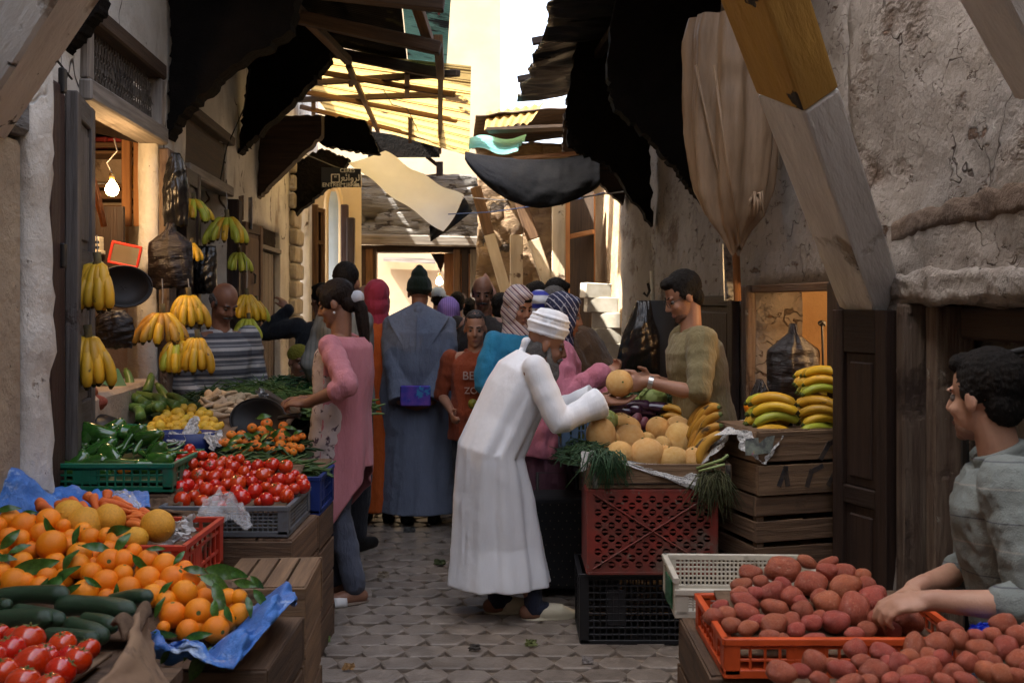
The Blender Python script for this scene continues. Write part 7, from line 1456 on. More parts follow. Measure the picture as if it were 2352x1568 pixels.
    def scarf(s, m, drape=True, name='headscarf', open_=.02):
        b = Blob(); e = lambda *a: s.he(b, *a)
        e(0, -.03, .045, .094, .108, .105); e(0, -.045, -.04, .088, .085, .10)
        for k in (-1, 1): e(k*.066, .018, -.03, .022, .045, .085)
        e(0, .034, .098, .064, .046, .035); s.hcap(b, [(-.058, .03, -.08), (0, .048, -.132), (.058, .03, -.08)], [.026, .034, .026])
        if drape: b.loft([(s.hp(0, -.02, -.08), s.l*.075, s.f*.075, .03, 7, 0), (s.nb, s.l*.095, s.f*.09, .05, 7, 1), (s.nb-s.sp*.05*s.H, s.l*.13, s.f*.105, .06, 7, 1)])
        b.build(name, m, s.t, remesh=.007, smo=4, jag=.012, jscale=.05); return s
    def arm(s, side, target, pole, hand_=None, sh=None, d=None, n=None, th=None, curl=.5, hs=1.):
        """target: wrist point"""
        H = s.H; a = sh or s.sh[side]; e, w = ik(a, target, .172*H, .155*H, pole); s.arms[side] = (a, e, w); k = H/1.72
        s.b.chain([a, a.lerp(e, .4), e, e.lerp(w, .3), w], [.050*k, .046*k, .037*k, .040*k, .026*k])
        dd = Vector(d) if d is not None else (w-e); nn = Vector(n) if n is not None else -s.u; tt = Vector(th) if th is not None else s.u
        if hand_ != 'none': hand(s.b, w, dd, nn, tt, curl, k*hs)
        return s
    def leg(s, side, fo, so, kneef=.04, z=0., foot=None, fdir=None, bare=False):
        H = s.H; hj = s.hip+s.l*side*.052*H-s.u*.02*H; an = s.base+s.f*fo+s.l*(side*so)+s.u*(.05*H+z); kn = hj.lerp(an, .5)+s.f*kneef; s.legs[side] = (hj, kn, an); k = H/1.72
        s.b.chain([hj, kn, an], [.085*k, .058*k, .038*k]); fd = Vector(fdir) if fdir else s.f
        s.b.chain([an-fd*.035-s.u*.045*k, an+fd*.06-s.u*.045*k, an+fd*.15*k-s.u*.055*k], [.036*k, .040*k, .030*k]); return s
    def torso(s):
        H = s.H; R = Matrix((s.l, s.sf, s.sp)).transposed(); b = s.b
        b.ell(s.hip+s.sp*.01*H, (.098*H, .072*H, .075*H), R); b.ell(s.hip+s.sp*.10*H, (.083*H, .062*H, .10*H), R); b.ell(s.hip+s.sp*.195*H, (.096*H, .068*H, .105*H), R)
        b.chain([s.sh[1]-s.sp*.012*H, s.nb-s.sp*.02*H, s.sh[-1]-s.sp*.012*H], [.040*H/1.72*1.4, .058, .040*H/1.72*1.4]); return s
    def body(s): s.torso(); s.b.build('body', s.skin, s.t, remesh=s.vox, smo=3); return s
    def top(s, name, m, hem=-.03, sleeve=1., fat=1., sr=1., collar=True, fold=.03, tex=.010, cuff=0., loose=0., neck=0.):
        """shirt, sweater or coat; hem along the spine below the hip (fraction of H); sleeve: share of the arm covered"""
        H = s.H; b = Blob(); w, d = s.l*.110*H*fat, s.sf*.080*H*fat; L_ = [(s.hip+s.sp*hem*H-s.u*0, 1.08+loose, 1.10+loose, fold*1.4), (s.hip+s.sp*.03*H, 1.03+loose*.7, 1.06+loose*.7, fold), (s.hip+s.sp*.11*H, .93+loose*.4, .98+loose*.5, fold), (s.hip+s.sp*.19*H, .98, 1.04, fold*.6), (s.hip+s.sp*.25*H, .98, .98, fold*.4), (s.hip+s.sp*.283*H, .78, .75, 0), (s.nb+s.sp*(.004+neck)*H, .50, .58, 0)]
        b.loft([(c, w*a, d*q, f, 9, i*.5+H*7) for i, (c, a, q, f) in enumerate(L_)])
        k = H/1.72*fat
        for sd, (a, e, wr) in s.arms.items():
            if sleeve <= 0: continue
            b.ell(a, (.062*k, .062*k, .062*k)); pts = [a, a.lerp(e, .5), e, e.lerp(wr, .5), wr]; rs = [.064*k*sr, .060*k*sr, .052*k*sr, .047*k*sr, .040*k*sr+cuff]
            n = max(2, round(sleeve*4)+1); q = pts[:n]; r = rs[:n]
            if n > 1 and sleeve*4 % 1: q[-1] = pts[n-2].lerp(pts[n-1], (sleeve*4) % 1) if round(sleeve*4) > sleeve*4 else pts[n-1]
            out = []; ro = []
            for i in range(len(q)-1):
                for j in range(5): out.append(q[i].lerp(q[i+1], j/5)); ro.append(lerp(r[i], r[i+1], j/5)*(1+.05*sin((i*5+j)*2.1+sd)))
            b.chain(out+[q[-1]], ro+[r[-1]], 14)
        if collar: b.chain([s.nb+s.sp*.005*H+s.sf*.045-s.l*.03, s.nb+s.sp*.012*H-s.l*.062, s.nb+s.sp*.02*H-s.sf*.05, s.nb+s.sp*.012*H+s.l*.062, s.nb+s.sp*.005*H+s.sf*.045+s.l*.03], [.013]*5, 8)
        return b.build(name, m, s.t, remesh=max(.007, s.vox), smo=2, jag=tex*2, jscale=.09)
    def robe(s, name, m, hemz=.06, hw=.17, hd=.14, fold=.07, nf=11, sleeve=True, sr=1.25, cuff=.02, tex=.010, hemc=(0, 0), knee=None, fat=1.05, tail=0., vox=None, sl=1.):
        H = s.H; b = Blob(); hc = s.base+s.f*hemc[0]+s.l*hemc[1]+s.u*hemz; w, d = s.l*.110*H*fat, s.sf*.082*H*fat; dh = (s.sf+s.f).normalized()
        R_ = [(hc, s.l*hw*H, s.f*hd*H, fold, 0), (hc.lerp(s.hip, .3), s.l*(hw*.9)*H, s.f*hd*.9*H, fold*.9, .2), (hc.lerp(s.hip, .65), s.l*lerp(hw, .12, .6)*H, s.f*lerp(hd, .10, .6)*H, fold*.8, .4), (s.hip, w*1.08, dh*.10*H, fold*.6, .6), (s.hip+s.sp*.10*H, w*.98, d*1.05, fold*.42, .8), (s.hip+s.sp*.19*H, w*1.0, d*1.06, fold*.25, 1), (s.hip+s.sp*.25*H, w*.98, d*.98, .01, 1), (s.hip+s.sp*.285*H, w*.78, d*.74, 0, 1), (s.nb+s.sp*.006*H, w*.5, d*.58, 0, 1)]
        rr = []
        for (c0, a0, b0, f0, p0), (c1, a1, b1, f1, p1) in zip(R_, R_[1:]):
            for j in range(4): t = j/4; rr.append((c0.lerp(c1, t), a0.lerp(a1, t), b0.lerp(b1, t), lerp(f0, f1, t), nf, lerp(p0, p1, t)+H*11))
        c, a_, b_, f, p = R_[-1]; rr.append((c, a_, b_, f, nf, p)); b.loft(rr, 72)
        k = H/1.72
        for sd, (a, e, wr) in (s.arms.items() if sleeve else ()):
            b.ell(a, (.066*k,)*3); wr2 = e.lerp(wr, sl); pts = [a, a.lerp(e, .5), e, e.lerp(wr2, .5), wr2]; rs = [.066*k, .066*k*sr, .062*k*sr, .058*k*sr, .050*k*sr+cuff]; out = []; ro = []
            for i in range(4):
                for j in range(5): out.append(pts[i].lerp(pts[i+1], j/5)); ro.append(lerp(rs[i], rs[i+1], j/5)*(1+.025*sin((i*5+j)*1.9+sd)))
            b.tube(out+[pts[-1]], ro+[rs[-1]], 16)
        return b.build(name, m, s.t, remesh=vox or max(.008, s.vox), smo=2, jag=tex*2, jscale=.11)
    def trousers(s, m, fat=1., hemz=.055):
        k = s.H/1.72; b = Blob(); R = Matrix((s.l, s.sf, s.sp)).transposed(); b.ell(s.hip, (.108*s.H, .085*s.H, .075*s.H), R)
        for sd, (h, kn, an) in s.legs.items(): b.chain([h, h.lerp(kn, .5), kn, kn.lerp(an, .5), an+(kn-an).normalized()*.02], [.100*k*fat, .092*k*fat, .075*k*fat, .070*k*fat, .066*k*fat], 14)
        b.build('trousers', m, s.t, remesh=.010, smo=2, jag=.022, jscale=.08); return s
    def shoes(s, m, name='shoe', sides=(1, -1)):
        k = s.H/1.72
        for sd in sides:
            an = s.legs[sd][2]; b = Blob(); b.chain([an-s.f*.035-s.u*.045*k, an+s.f*.06-s.u*.045*k, an+s.f*.16*k-s.u*.055*k], [.042*k, .046*k, .036*k]); b.build(name, m, s.t, remesh=.008, smo=3)
        return s
    def rest(s, side, fo=.02, out=.025): return s.hip+s.l*side*(s.sw+out)+s.f*fo+s.u*.0*s.H
def simple(label, px, Y, phi, H, m, hairm='short', skin=None, robe=False, **k):
    """a bystander standing with the arms down"""
    p = Person(label, px, Y, phi, H, skin=skin, vox=.011, **k)
    for sd in (1, -1): p.arm(sd, p.rest(sd), -p.f, curl=.35, d=(0, 0, -1), n=-p.l*sd, th=p.f); p.leg(sd, .0, .09)
    p.head(face=abs(((phi+k.get('hyaw', 0)+90+180) % 360)-180) < 100)
    if hairm: p.hair(hairm)
    p.body()
    if robe: p.robe('robe', m)
    else: p.top('jacket', m, -.05, fat=1.03); p.trousers(cloth('trousers_dark', (.02, .021, .026)))
    p.shoes(mat('shoe_black', (.015, .014, .013), rough=.5)); return p
# --- old man in white reaching for the melon
C_white = cloth('white_cotton', (.84, .85, .87), (.78, .79, .81), bump=.8, bscale=6.5)
p = Person('old man in a long white robe and turban bending to take a melon', 1128, 4.95, 6, 1.66, lean=25, hyaw=-6, hpitch=16, hfwd=.035, hdrop=.11, seat=.83, skin=M_skin2, vox=.007)
p.arm(-1, W(1386, 921, 4.84), (0, -.3, -1), d=(1, .12, -.04), n=(0, -.25, 1), th=(0, 1, 0), curl=.22)
p.arm(1, W(1370, 915, 5.12), (0, .3, -1), d=(1, -.1, .05), n=(0, -.3, 1), th=(0, -1, 0), curl=.3)
p.leg(-1, .20, .07, .02); p.leg(1, .03, .05, .0)
p.head((M_beard, 'full'), M_beard).body()
for sd in (1, -1):
    an = p.legs[sd][2]; b = Blob(); b.chain([an+p.u*.14, an, an-p.u*.03+p.f*.0, an-p.u*.035+p.f*.06], [.052, .045, .042, .040]); b.build('sock', cloth('sock_navy', (.022, .026, .045)), p.t, remesh=.008, smo=2)
    b = Blob(); b.chain([an+p.f*.055-p.u*.045, an+p.f*.13-p.u*.05, an+p.f*.20-p.u*.062], [.045, .043, .024]); b.ell(an+p.f*.08-p.u*.078, (.15, .045, .008), Matrix((p.f, p.l, p.u)).transposed()); b.build('slipper', mat('slipper_cream', (.55, .50, .36), (.47, .42, .30), rough=.6), p.t, remesh=.007, smo=2)
p.robe('robe', C_white, hemz=.165, hw=.122, hd=.150, fold=.10, nf=8, sr=1.05, cuff=.03, hemc=(.045, 0), tex=.003, fat=1.12, sl=.93)
b = Blob(); e = lambda *a: p.he(b, *a)
e(0, -.02, .095, .098, .112, .055)
for k in range(5): e(.004*(-1)**k, -.02, .062+.022*k, .104-.006*abs(k-2), .118-.006*abs(k-2), .017)
e(0, -.015, .165, .075, .085, .03); b.build('turban', C_white, p.t, remesh=.006, smo=2, jag=.014, jscale=.05)
b = Blob(); b.chain([p.hp(.03, -.11, -.0), p.hp(.02, -.115, -.06), p.nb-p.sf*.075-p.l*.03+p.sp*.0, p.nb-p.sf*.105-p.l*.05-p.sp*.09, p.nb-p.sf*.115-p.l*.07-p.sp*.17], [.022, .020, .018, .016, .012]); b.build('turban_tail', C_white, p.t, remesh=.006, smo=2, jag=.012, jscale=.04)
b = Blob(); s_ = p
for a_, z_ in ((-.055, .0), (.055, .0)): s_.he(b, a_, -.035, -.03, .022, .05, .05)
s_.he(b, 0, -.08, -.03, .055, .03, .06); b.build('hair', M_hairg, p.t, remesh=.006, smo=2)
# --- melon being handed over
fruit(me_cant[0], 'cantaloupe', 'round melon held up between the old man and the vendor', 'melon', 'melons heaped on the right stall', W(1423, 880, 4.88), (RAD(80), .2, .1), (.068, .068, .060))
# --- vendor
p = Person('vendor in an olive T-shirt and glasses handing over a melon', 1622, 5.2, 184, 1.70, lean=9, hyaw=4, hpitch=24, hfwd=.03, skin=M_skin, vox=.007)
p.arm(1, W(1484, 876, 4.92), (.6, -.5, -.8), d=(-1, -.1, -.18), n=(-.35, .9, -.1), th=(0, 0, 1), curl=.42, hs=1.1)
p.arm(-1, W(1500, 870, 5.25), (.3, .4, -1), d=(-1, -.2, 0), n=(0, -1, 0), th=(0, 0, 1), curl=.5)
p.leg(1, 0, .1); p.leg(-1, 0, .1); p.head((mat('stubble', (.15, .075, .05), rough=.6), 'stubble')).hair('short').body()
p.top('shirt', cloth('olive_shirt', (.20, .165, .085), (.17, .14, .07)), -.06, .48, 1.1, 1.12, fold=.035); p.trousers(cloth('trousers_dark', (.02, .021, .026)))
mb = MB()
for k in (-1, 1): mb.tube([p.hp(k*.032+.024*cos(a), .096, .004+.017*sin(a)) for a in np.linspace(0, 2*pi, 17)], .0016, 5); mb.tube([p.hp(k*.056, .094, .008), p.hp(k*.074, .05, .012), p.hp(k*.076, -.01, .008)], .0016, 5)
mb.tube([p.hp(-.009, .098, .008), p.hp(.009, .098, .008)], .0016, 5); mb.build('glasses', M_iron, p.t, smooth=True)
a, e, w = p.arms[1]; q = (w-e).normalized(); mb = MB(); mb.tube([w-q*.035, w-q*.012], .0335, 14); mb.build('wristwatch', mat('steel', (.5, .48, .45), metal=.9, rough=.3), p.t)
# --- woman in pink
C_pink = cloth('pink_knit', (.52, .21, .235), (.45, .17, .195))
p = Person('woman in a pink cardigan and grey jeans looking over the vegetables', 776, 5.25, 172, 1.655, lean=-2, hyaw=2, hpitch=16, hfwd=.03, skin=M_skin2, female=True, vox=.007)
p.sh[1] = p.sh[1]+p.l*.015; p.arm(1, W(704, 926, 4.99), (.75, -.75, -.5), d=(-1, .15, .05), n=(0, .4, -1), th=(0, .7, .7), curl=.75)
p.arm(-1, W(700, 918, 5.3), (1, .2, -.6), d=(-1, -.35, .05), n=(0, -.3, -1), th=(0, -.7, .7), curl=.75)
p.leg(1, -.12, .08, .03, fdir=(-.9, -.42, 0)); p.leg(-1, .03, .06, .03); p.head().hair('ponytail', mat('hair_brown_black', (.008, .005, .004), (.018, .010, .007), scale=60, spec=.15, rough=.5, bump=.8, bscale=160, stretch=(1, 1, .25))).body()
C_tee = mat('printed_tee', (.50, .42, .40), (.44, .36, .345), scale=5, rough=.9, bump=.3, bscale=200, cracks=(((.06, .03, .05), 11, .035, (1, 1, 1)),))
p.top('tee_shirt', C_tee, -.10, .0, 1.0, 1., collar=False, fold=.02)
p.trousers(cloth('jeans_grey', (.085, .095, .13), (.06, .068, .095)), .98)
b = Blob()     # cardigan sleeves to the elbow
for sd, (a, e, w) in p.arms.items():
    b.ell(a, (.060,)*3); q = [a.lerp(e, t) for t in np.linspace(0, 1, 8)]+[e.lerp(w, .22)]; b.chain(q, [.062, .06, .064, .058, .062, .057, .062, .056, .060], 14)
b.ell(p.sh[1].lerp(p.sh[-1], .5)-p.sp*.005*p.H-p.sf*.02, (.15, .06, .05), Matrix((p.l, p.sf, p.sp)).transposed()); b.build('cardigan_sleeves', C_pink, p.t, remesh=.008, smo=2, jag=.018, jscale=.06)
def card(u, v):
    th = RAD(lerp(80, 285, u)); H = p.H; z = [(0, .305, .07, .075), (.08, .278, .100, .092), (.25, .19, .098, .100), (.45, .08, .094, .092), (.62, -.02, .104, .098), (1, -.02, .110, .105)]
    low = lerp(-.335, -.10, min(1, u/.42)) if u < .5 else lerp(-.10, -.30, (u-.5)/.5)
    ks = [a for a, *_ in z]; hz = np.interp(v, ks, [q[1] for q in z]) if v < .62 else lerp(-.02, low, (v-.62)/.38); a_ = np.interp(v, ks, [q[2] for q in z]); d_ = np.interp(v, ks, [q[3] for q in z])
    f = 1+.05*sin(th*9+v*4)*v+.03*sin(th*15)*v; return p.hip+p.sp*hz*H+(p.l*a_*sin(th)+p.sf*d_*cos(th))*H*f*1.06
sheet('cardigan', card, 70, 50, C_pink, p.t, .008)
mb = MB(); mb.ell(p.hp(-.077, -.0, -.042), (.007,)*3); mb.ell(p.hp(.077, 0, -.042), (.007,)*3); mb.build('earring', mat('pearl', (.7, .7, .7), rough=.2), p.t, smooth=True)
b = Blob(); b.chain([p.hp(0, -.105, .01), p.hp(0, -.125, .008)], [.040*p.hs, .041*p.hs]); b.build('hair_band', mat('hair_tie', (.55, .55, .57), rough=.5), p.t, remesh=.006, smo=1)
for sd in (1, -1):
    an = p.legs[sd][2]; fd = Vector((-.9, -.42, 0)).normalized() if sd == 1 else p.f; sdv = Vector((-fd.y, fd.x, 0)); R = Matrix((fd, sdv, p.u)).transposed()
    b = Blob(); b.ell(an+fd*.055-p.u*.072, (.135, .048, .013), R); b.build('sandal_sole', mat('sole', (.20, .15, .11), rough=.8), p.t, remesh=.006, smo=1)
    mb = MB(); P = []
    for u in np.linspace(0, 1, 5): P.append([tuple(an+fd*(.055+.065*u)+sdv*.049*cos(t)+p.u*(-.075+.058*sin(t)*(1-.15*u))) for t in np.linspace(0, pi, 11)])
    mb.grid(P); mb.build('sandal_strap', mat('white_leather', (.68, .67, .66), rough=.5), p.t, smooth=True, solid=.004)
# --- man in the blue grey djellaba
C_dj = cloth('blue_grey_wool', (.155, .18, .24), (.12, .14, .19))
p = Person('man in a long blue grey hooded robe seen from behind, hands on his back', 963, 7.0, 90, 1.73, hpitch=4, skin=M_skin2, vox=.008)
hb_ = p.hip+p.u*-.05
p.arm(1, p.hip-p.f*.215+p.l*.085-p.u*.085, Vector((0, .2, -.2))+p.l*1., d=(1, 0, -.25), n=(0, 1, 0), th=(0, 0, 1), curl=.5)
p.arm(-1, p.hip-p.f*.215-p.l*.085-p.u*.085, Vector((0, .2, -.2))-p.l*1., d=(-1, 0, -.25), n=(0, 1, 0), th=(0, 0, 1), curl=.5)
p.leg(1, 0, .09); p.leg(-1, 0, .1); p.head(face=False).body()
p.robe('robe', C_dj, hemz=.10, hw=.168, hd=.13, fold=.05, nf=9, sr=1.4, cuff=.03, fat=1.42, sl=.96, tex=.007)
p.shoes(mat('shoe_black', (.015, .014, .013), rough=.5))
b = Blob(); e = lambda *a: p.he(b, *a)
e(0, -.018, .055, .089, .104, .088); e(0, -.02, .13, .060, .07, .06); e(0, -.02, .03, .092, .107, .04); e(.0, -.02, .175, .03, .04, .03); b.build('knitted_cap', cloth('dark_green_knit', (.010, .018, .011), bump=.8, bscale=90), p.t, remesh=.006, smo=3)
def hood(u, v):     # flat hood hanging down the back
    k = (1-v)**1.0; wv = .215*k*(1-.0*v)+.004; x = (u*2-1)*wv; z = lerp(.012, -.33, v)+.07*(1-abs(u*2-1))*(1-v)**3*1.6-.05*abs(u*2-1)*(1-v)*0; y = -.155-.035*sin(v*pi)-.02*(1-abs(u*2-1))+.10*(1-v)**3*(1-(abs(u*2-1))**2*.4)
    return p.nb+p.l*x*-1+p.sf*y+p.sp*z
sheet('hood', hood, 30, 30, C_dj, p.t, .022)
mb = MB(); mb.tube([p.nb-p.sf*(.175+.035*sin(v*pi))+p.sp*lerp(.05, -.30, v) for v in np.linspace(0, 1, 14)], .004, 6); mb.build('hood_seam', C_dj, p.t, smooth=True)
b = Blob(); b.chain([p.nb+p.sp*.03-p.sf*.02-p.l*.10, p.nb+p.sp*.055-p.sf*.085, p.nb+p.sp*.03-p.sf*.02+p.l*.10], [.035, .045, .035]); b.build('hood_roll', C_dj, p.t, remesh=.007, smo=2)
tag(MB().box(p.hip-p.f*.265+p.u*.01, (.205, .05, .14)).build('wrapped_parcel', mat('blue_wrapping', (.03, .05, .30), (.16, .07, .34), scale=9, rough=.25, spots=(((.05, .22, .42), 7, .6, .03),)), bevel=.008, loc=p.hip-p.f*.2), 'shiny blue and violet parcel held behind the back of the robed man', 'parcel')
# --- woman in red scarf and orange robe
p = Person('woman in a crimson headscarf and long orange robe seen from behind', 866, 7.1, 88, 1.69, female=True, vox=.009)
for sd in (1, -1): p.arm(sd, p.hip+p.f*.2+p.l*sd*.10+p.u*.12, -p.f+p.l*sd, curl=.5); p.leg(sd, 0, .08)
p.head(face=False).body(); p.scarf(cloth('crimson_cloth', (.40, .045, .075), (.33, .035, .06))); p.robe('robe', cloth('orange_cloth', (.50, .105, .02), (.42, .08, .015)), hemz=.10, fold=.08, fat=1.12, nf=10); p.shoes(mat('shoe_black', (.015, .014, .013), rough=.5))
# --- bystanders
simple('tall man with cropped black hair in a grey striped shirt, seen from behind', 792, 6.25, 58, 1.79, mat('grey_stripe', (.17, .175, .16), (.14, .145, .135), rough=.9, stripes=((1, 0, 0), [(.03, 0, .35, (.12, .125, .12))])), 'crop', hyaw=24, sw=.155)
simple('balding man in dark clothes looking down left behind the orange robe', 846, 7.9, 205, 1.67, cloth('dark_cloth', (.03, .028, .026)), 'bald', hpitch=12)
p = simple('person with a lavender checked headscarf in blue behind the robed man', 1031, 7.7, 85, 1.56, cloth('dark_blue', (.03, .05, .15)), None, female=True); p.scarf(mat('lavender_check', (.34, .22, .52), (.28, .18, .45), rough=.9, stripes=((1, 0, 0), [(.016, 0, .3, (.20, .12, .34))]), bump=.3))
p = simple('balding man with a moustache in a dark brown sweater facing the viewer', 1108, 7.6, -88, 1.73, cloth('dark_brown_knit', (.045, .038, .034)), 'bald', hpitch=14, skin=M_skin2); mb = Blob(); p.hcap(mb, [(-.030, .080, -.054), (0, .097, -.046), (.030, .080, -.054)], [.007, .010, .007]); mb.build('moustache', M_hairg, p.t, smooth=True)
p = simple('distant man in a pale blue cap walking away near the gate', 1006, 10.6, 88, 1.69, cloth('grey_jacket', (.12, .12, .12)), 'crop')
b = Blob(); p.he(b, 0, -.018, .062, .086, .102, .080); p.hcap(b, [(.05, -.02, .03), (.12, -.05, .03)], [.03, .012]); b.build('cap', cloth('pale_blue_cloth', (.50, .60, .68)), p.t, remesh=.007, smo=3)
simple('distant person with black hair and a black jacket near the gate', 1050, 10.2, 95, 1.63, cloth('black_cloth', (.014, .014, .016)), 'short')
simple('distant person in a blue jacket beside the black jacketed one', 1078, 10.9, 80, 1.56, cloth('blue_jacket', (.06, .12, .30)), 'short')
p = simple('figure in a pointed peach hood behind the balding man', 1116, 8.8, -80, 1.68, cloth('peach_wool', (.50, .26, .19)), None, robe=True)
b = Blob(); p.he(b, 0, -.03, .05, .098, .105, .11); p.hcap(b, [(0, -.03, .12), (0, -.045, .20), (0, -.05, .25)], [.07, .035, .006]); p.he(b, 0, -.04, -.06, .10, .10, .10); b.build('pointed_hood', MATS['peach_wool'], p.t, remesh=.008, smo=3)
simple('dark haired man in a dark red and black top behind the plaid scarf', 1152, 8.4, 60, 1.60, mat('red_black', (.02, .02, .022), (.3, .02, .02), scale=5, rough=.9, ramp=(.3, .36)), 'short')
simple('dark haired man turned away behind the navy scarf', 1276, 7.5, 30, 1.705, cloth('dark_cloth', (.03, .028, .026)), 'short', hyaw=10, hpitch=12)
simple('person with curly dark hair in the shade by the slanting props', 1232, 8.3, 120, 1.70, cloth('black_cloth', (.014, .014, .016)), 'short')
p = simple('person in a blue and white striped scarf between the two women', 1238, 7.0, -80, 1.605, cloth('pale_blue_knit', (.20, .27, .36)), None, female=True, hpitch=25); p.scarf(mat('blue_white_stripe', (.55, .56, .58), (.5, .5, .52), rough=.9, stripes=((0, 0, 1), [(.09, .15, .35, (.04, .05, .32))])))
# boy
p = Person('boy in an orange lettered T-shirt facing the viewer', 1092, 6.55, -90, 1.475, skin=M_skin, vox=.008, hpitch=8, hs=1.03)
for sd in (1, -1): p.arm(sd, p.hip+p.f*.13+p.l*sd*.14+p.u*.06, -p.f+p.l*sd*.6, curl=.5, d=p.f-p.u*.3, n=-p.l*sd, th=p.u); p.leg(sd, 0, .08)
p.head().hair('crop', mat('hair_buzz', (.035, .028, .024), (.02, .016, .014), scale=80, rough=.7)).body(); C_or = cloth('orange_jersey', (.27, .06, .024), (.21, .045, .018)); p.top('tee_shirt', C_or, -.08, .5, 1.05, 1.05, fold=.02); p.trousers(cloth('trousers_dark', (.02, .021, .026))); p.shoes(mat('shoe_black', (.015, .014, .013), rough=.5))
M_let = mat('pale_lettering', (.42, .30, .26), rough=.8)
text('BEST', p.hip+p.sp*.205*p.H+p.sf*.140, .075, M_let, p.t, name='lettering'); text('ZOO', p.hip+p.sp*.14*p.H+p.sf*.138, .06, M_let, p.t, name='lettering')
fruit(me_mango, 'lemon_fruit', 'yellow fruit in the hand of the boy', 'fruit', None, W(1086, 928, 6.3), (1.2, 0, 0), .035)
# woman plaid scarf
p = Person('woman in a plaid headscarf and bright blue robe looking down', 1178, 6.35, -62, 1.635, lean=6, hyaw=12, hpitch=20, female=True, vox=.009)
for sd in (1, -1): p.arm(sd, p.hip+p.f*.28+p.l*sd*.10+p.u*.10, -p.f+p.l*sd, curl=.5); p.leg(sd, 0, .08)
p.head().body(); p.scarf(mat('plaid_cloth', (.46, .38, .36), (.40, .33, .31), rough=.9, stripes=((.7, 0, .7), [(.05, 0, .18, (.10, .03, .05)), (.05, .4, .08, (.05, .05, .14)), (.025, .1, .12, (.6, .56, .55))])))
b = Blob(); p.he(b, 0, .012, .070, .068, .066, .055); b.build('hair', M_hair, p.t, remesh=.006, smo=2)
p.robe('robe', cloth('azure_cloth', (.03, .22, .38), (.022, .17, .31)), fat=1.12, nf=9, fold=.06); p.shoes(mat('shoe_black', (.015, .014, .013), rough=.5))
# woman navy scarf, pink robe
p = Person('woman in a navy patterned headscarf and pink robe reaching over the stall', 1256, 5.75, 4, 1.585, lean=8, hyaw=2, hpitch=12, female=True, vox=.007, hfwd=.03)
p.arm(-1, W(1378, 860, 5.5), (-.5, -.3, -1), d=(.9, .1, .35), n=(.1, -.5, .8), th=(-.2, -.8, .4), curl=.55)
p.arm(1, W(1372, 905, 5.75), (-.4, .3, -1), d=(1, -.2, 0), n=(0, 0, 1), th=(0, -1, 0), curl=.4); p.leg(1, 0, .08); p.leg(-1, 0, .08)
p.head().body(); p.scarf(mat('navy_fret', (.018, .022, .06), (.014, .018, .05), rough=.9, stripes=((.8, .3, .55), [(.030, 0, .16, (.38, .38, .42))]), spots=(((.30, .31, .36), 55, .60, .02),)))
C_rose = cloth('rose_fleece', (.56, .20, .27), (.47, .16, .215)); p.top('pink_top', C_rose, -.10, 1., 1.14, 1.25, fold=.04, cuff=.014, tex=.012)
p.robe('skirt', cloth('mauve_cloth', (.16, .07, .10), (.12, .05, .075)), hemz=.09, hw=.14, hd=.13, sleeve=False, fat=1.0); p.shoes(mat('shoe_black', (.015, .014, .013), rough=.5))
# man in brown coat
p = Person('man in a brown coat bending over the stall with his back to the viewer', 1395, 6.9, 158, 1.74, lean=36, hpitch=34, hfwd=.03, skin=M_skin2, vox=.009)
for sd in (1, -1): p.arm(sd, p.hip+p.f*.36+p.l*sd*.12+p.u*.06, (0, .2, -1), curl=.5); p.leg(sd, 0, .1)
p.head(face=False).hair('short', M_hairg).body(); p.top('coat', cloth('brown_coat', (.085, .045, .022), (.06, .032, .016)), -.30, 1., 1.22, 1.2, fold=.03); p.trousers(cloth('trousers_dark', (.02, .021, .026))); p.shoes(mat('shoe_black', (.015, .014, .013), rough=.5))
# striped sweater vendor
p = Person('balding vendor in a grey striped sweater looking down at his vegetables', 496, 6.15, -48, 1.66, lean=8, hyaw=8, hpitch=30, hfwd=.03, skin=M_skin2, vox=.008)
for sd in (1, -1): p.arm(sd, p.hip+p.f*.22+p.l*sd*.14+p.u*.0, -p.f+p.l*sd, curl=.5); p.leg(sd, 0, .1)
p.head((M_hairg, 'moustache'), M_hairg).hair('bald', M_hairg).body()
p.top('sweater', mat('striped_sweater', (.10, .105, .12), (.08, .085, .10), rough=.95, bump=.4, bscale=160, stripes=((0, 0, 1), [(.11, 0, .12, (.36, .35, .34)), (.11, .25, .10, (.24, .24, .25)), (.11, .5, .18, (.42, .41, .40)), (.11, .8, .07, (.03, .03, .04))])), -.05, 1., 1.12, 1.1); p.trousers(cloth('trousers_dark', (.02, .021, .026)))
# seated man with the yellow green cap
p = Person('seated man in a yellow green knitted cap and beige hooded coat', 668, 7.2, -40, 1.66, hyaw=-15, hpitch=4, seat=.46, skin=M_skin2, vox=.009, lean=8)
for sd in (1, -1): p.arm(sd, p.hip+p.f*.25+p.l*sd*.1+p.u*.05, -p.f+p.l*sd, curl=.5); p.leg(sd, .42, .1, .22)
p.head((M_hairg, 'moustache'), M_hairg).body(); p.top('coat', cloth('beige_coat', (.24, .20, .145), (.19, .16, .115)), -.05, 1., 1.15, 1.15); p.trousers(cloth('trousers_dark', (.02, .021, .026)))
b = Blob(); p.he(b, 0, -.018, .060, .084, .100, .078); b.build('knitted_cap', mat('olive_knit', (.30, .27, .03), (.22, .20, .02), scale=40, rough=.95, bump=1, bscale=90), p.t, remesh=.006, smo=3)
tag(MB().box(p.base+Vector((0, .1, .2)), (.36, .36, .4)).build('stool', W_dark, bevel=.02, loc=p.base), 'dark wooden seat under the man with the yellow green cap', 'stool')
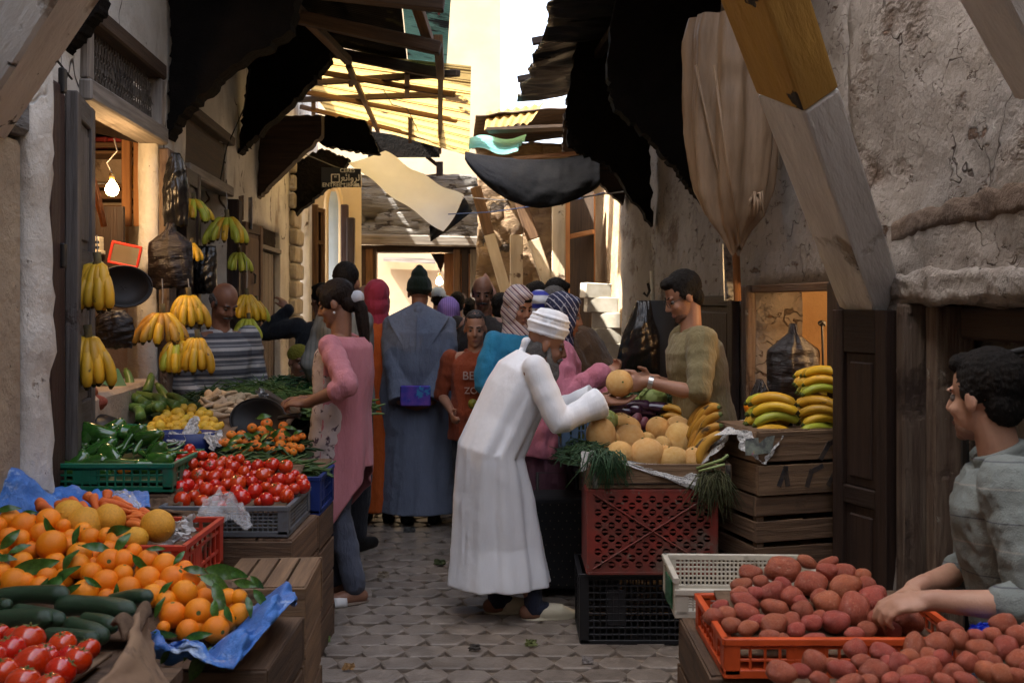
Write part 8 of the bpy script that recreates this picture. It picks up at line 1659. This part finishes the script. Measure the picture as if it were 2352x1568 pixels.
# man leaning on the brown door
p = Person('man in a dark jacket leaning one hand on the brown door', 738, 7.9, 110, 1.68, skin=M_skin2, vox=.009, hyaw=20)
p.arm(1, W(662, 712, 7.9), (-.2, -.2, -1), d=(-.5, .2, .8), n=(-.8, .4, -.1), th=(0, -1, .3), curl=.4); p.arm(-1, p.rest(-1), -p.f, curl=.4, d=(0, 0, -1)); p.leg(1, 0, .09); p.leg(-1, 0, .1)
p.head(face=False).hair('short').body(); p.top('jacket', cloth('charcoal_jacket', (.022, .025, .032)), -.07, 1., 1.12, 1.15); p.trousers(cloth('trousers_dark', (.02, .021, .026))); p.shoes(mat('shoe_black', (.015, .014, .013), rough=.5))
# --- seated man on the right
p = Person('seated young man in a grey half-zip sweater at the potato stall', 2400, 2.86, 160, 1.80, lean=12, hyaw=-36, hpitch=4, seat=.565, skin=M_skin3, vox=.006, hfwd=.03)
p.arm(1, W(2140, 1378, 2.62), (.6, -.5, -.9), d=(-1, .15, -.15), n=(0, .3, -1), th=(-.3, .8, .5), curl=.55)
p.arm(-1, W(2112, 1345, 2.95), (.6, .4, -.8), d=(-.9, -.3, -.35), n=(.1, -.4, -1), th=(-.3, -.9, .4), curl=.6)
p.leg(1, .50, .12, .20); p.leg(-1, .50, .10, .20); p.head((mat('stubble_light', (.27, .15, .105), rough=.6), 'stubble')).hair('short').body()
C_sw = mat('grey_sweater', (.20, .225, .215), (.165, .185, .175), scale=6, rough=.95, bump=.5, bscale=200, stripes=((0, .12, 1), [(.16, .05, .022, (.09, .095, .105)), (.16, .5, .03, (.26, .26, .235))]))
p.top('sweater', C_sw, -.05, .60, 1.18, 1.22, fold=.03, tex=.016); p.trousers(cloth('jeans_navy', (.035, .045, .075)), 1.05); p.shoes(mat('shoe_black', (.015, .014, .013), rough=.5))
for sd, (a, e, w) in p.arms.items():
    b = Blob()
    for k in range(3): b.chain([e.lerp(w, .17+.07*k), e.lerp(w, .20+.07*k)], [.066-.004*k, .064-.004*k], 14)
    b.build('rolled_cuff', C_sw, p.t, remesh=.006, smo=2, jag=.016, jscale=.04)
b = Blob(); n_ = p.nb
for q in (.0, .022): b.chain([n_+p.sp*(.014+q)+p.sf*(.066*cos(a))+p.l*.076*sin(a)-p.sp*.014*cos(a) for a in np.linspace(.35, 2*pi-.35, 22)], [.015]*22, 8)
b.build('ribbed_collar', C_sw, p.t, remesh=.006, smo=2)
mb = MB(); mb.tube([n_+p.sf*.075-p.sp*.0, n_+p.sf*.115-p.sp*.06, n_+p.sf*.150-p.sp*.13], .005, 6); mb.build('zip', mat('zip_metal', (.4, .4, .42), metal=.7, rough=.4), p.t)
t = thing('wire_chair', 'black wire chair behind the seated young man', 'chair', (1.62, 3.0, 0))
mb = MB()
for q in (0, .09): mb.tube([Vector((1.62+.23*cos(a)*(1-q), 3.08, 1.22+.20*sin(a)*(1-q))) for a in np.linspace(0, pi, 17)], .011 if q == 0 else .006, 6)
for k in range(9): a = pi*(k+.5)/9; mb.tube([Vector((1.62, 3.08, 1.2)), Vector((1.62+.22*cos(a), 3.08, 1.22+.19*sin(a)))], .004, 5)
mb.build('chair_back', M_iron, t, smooth=True)
for x in (1.40, 1.84):
    mb = MB(); mb.tube([(x, 3.08, 1.22), (x, 3.06, .6), (x, 3.10, 0)], .012, 6); mb.build('rear_leg', M_iron, t); mb = MB(); mb.tube([(x, 2.7, .60), (x, 2.68, 0)], .012, 6); mb.build('leg', M_iron, t)
mb = MB(); mb.box((1.62, 2.88, .55), (.46, .42, .05)); mb.build('seat', W_dark, t, bevel=.02)
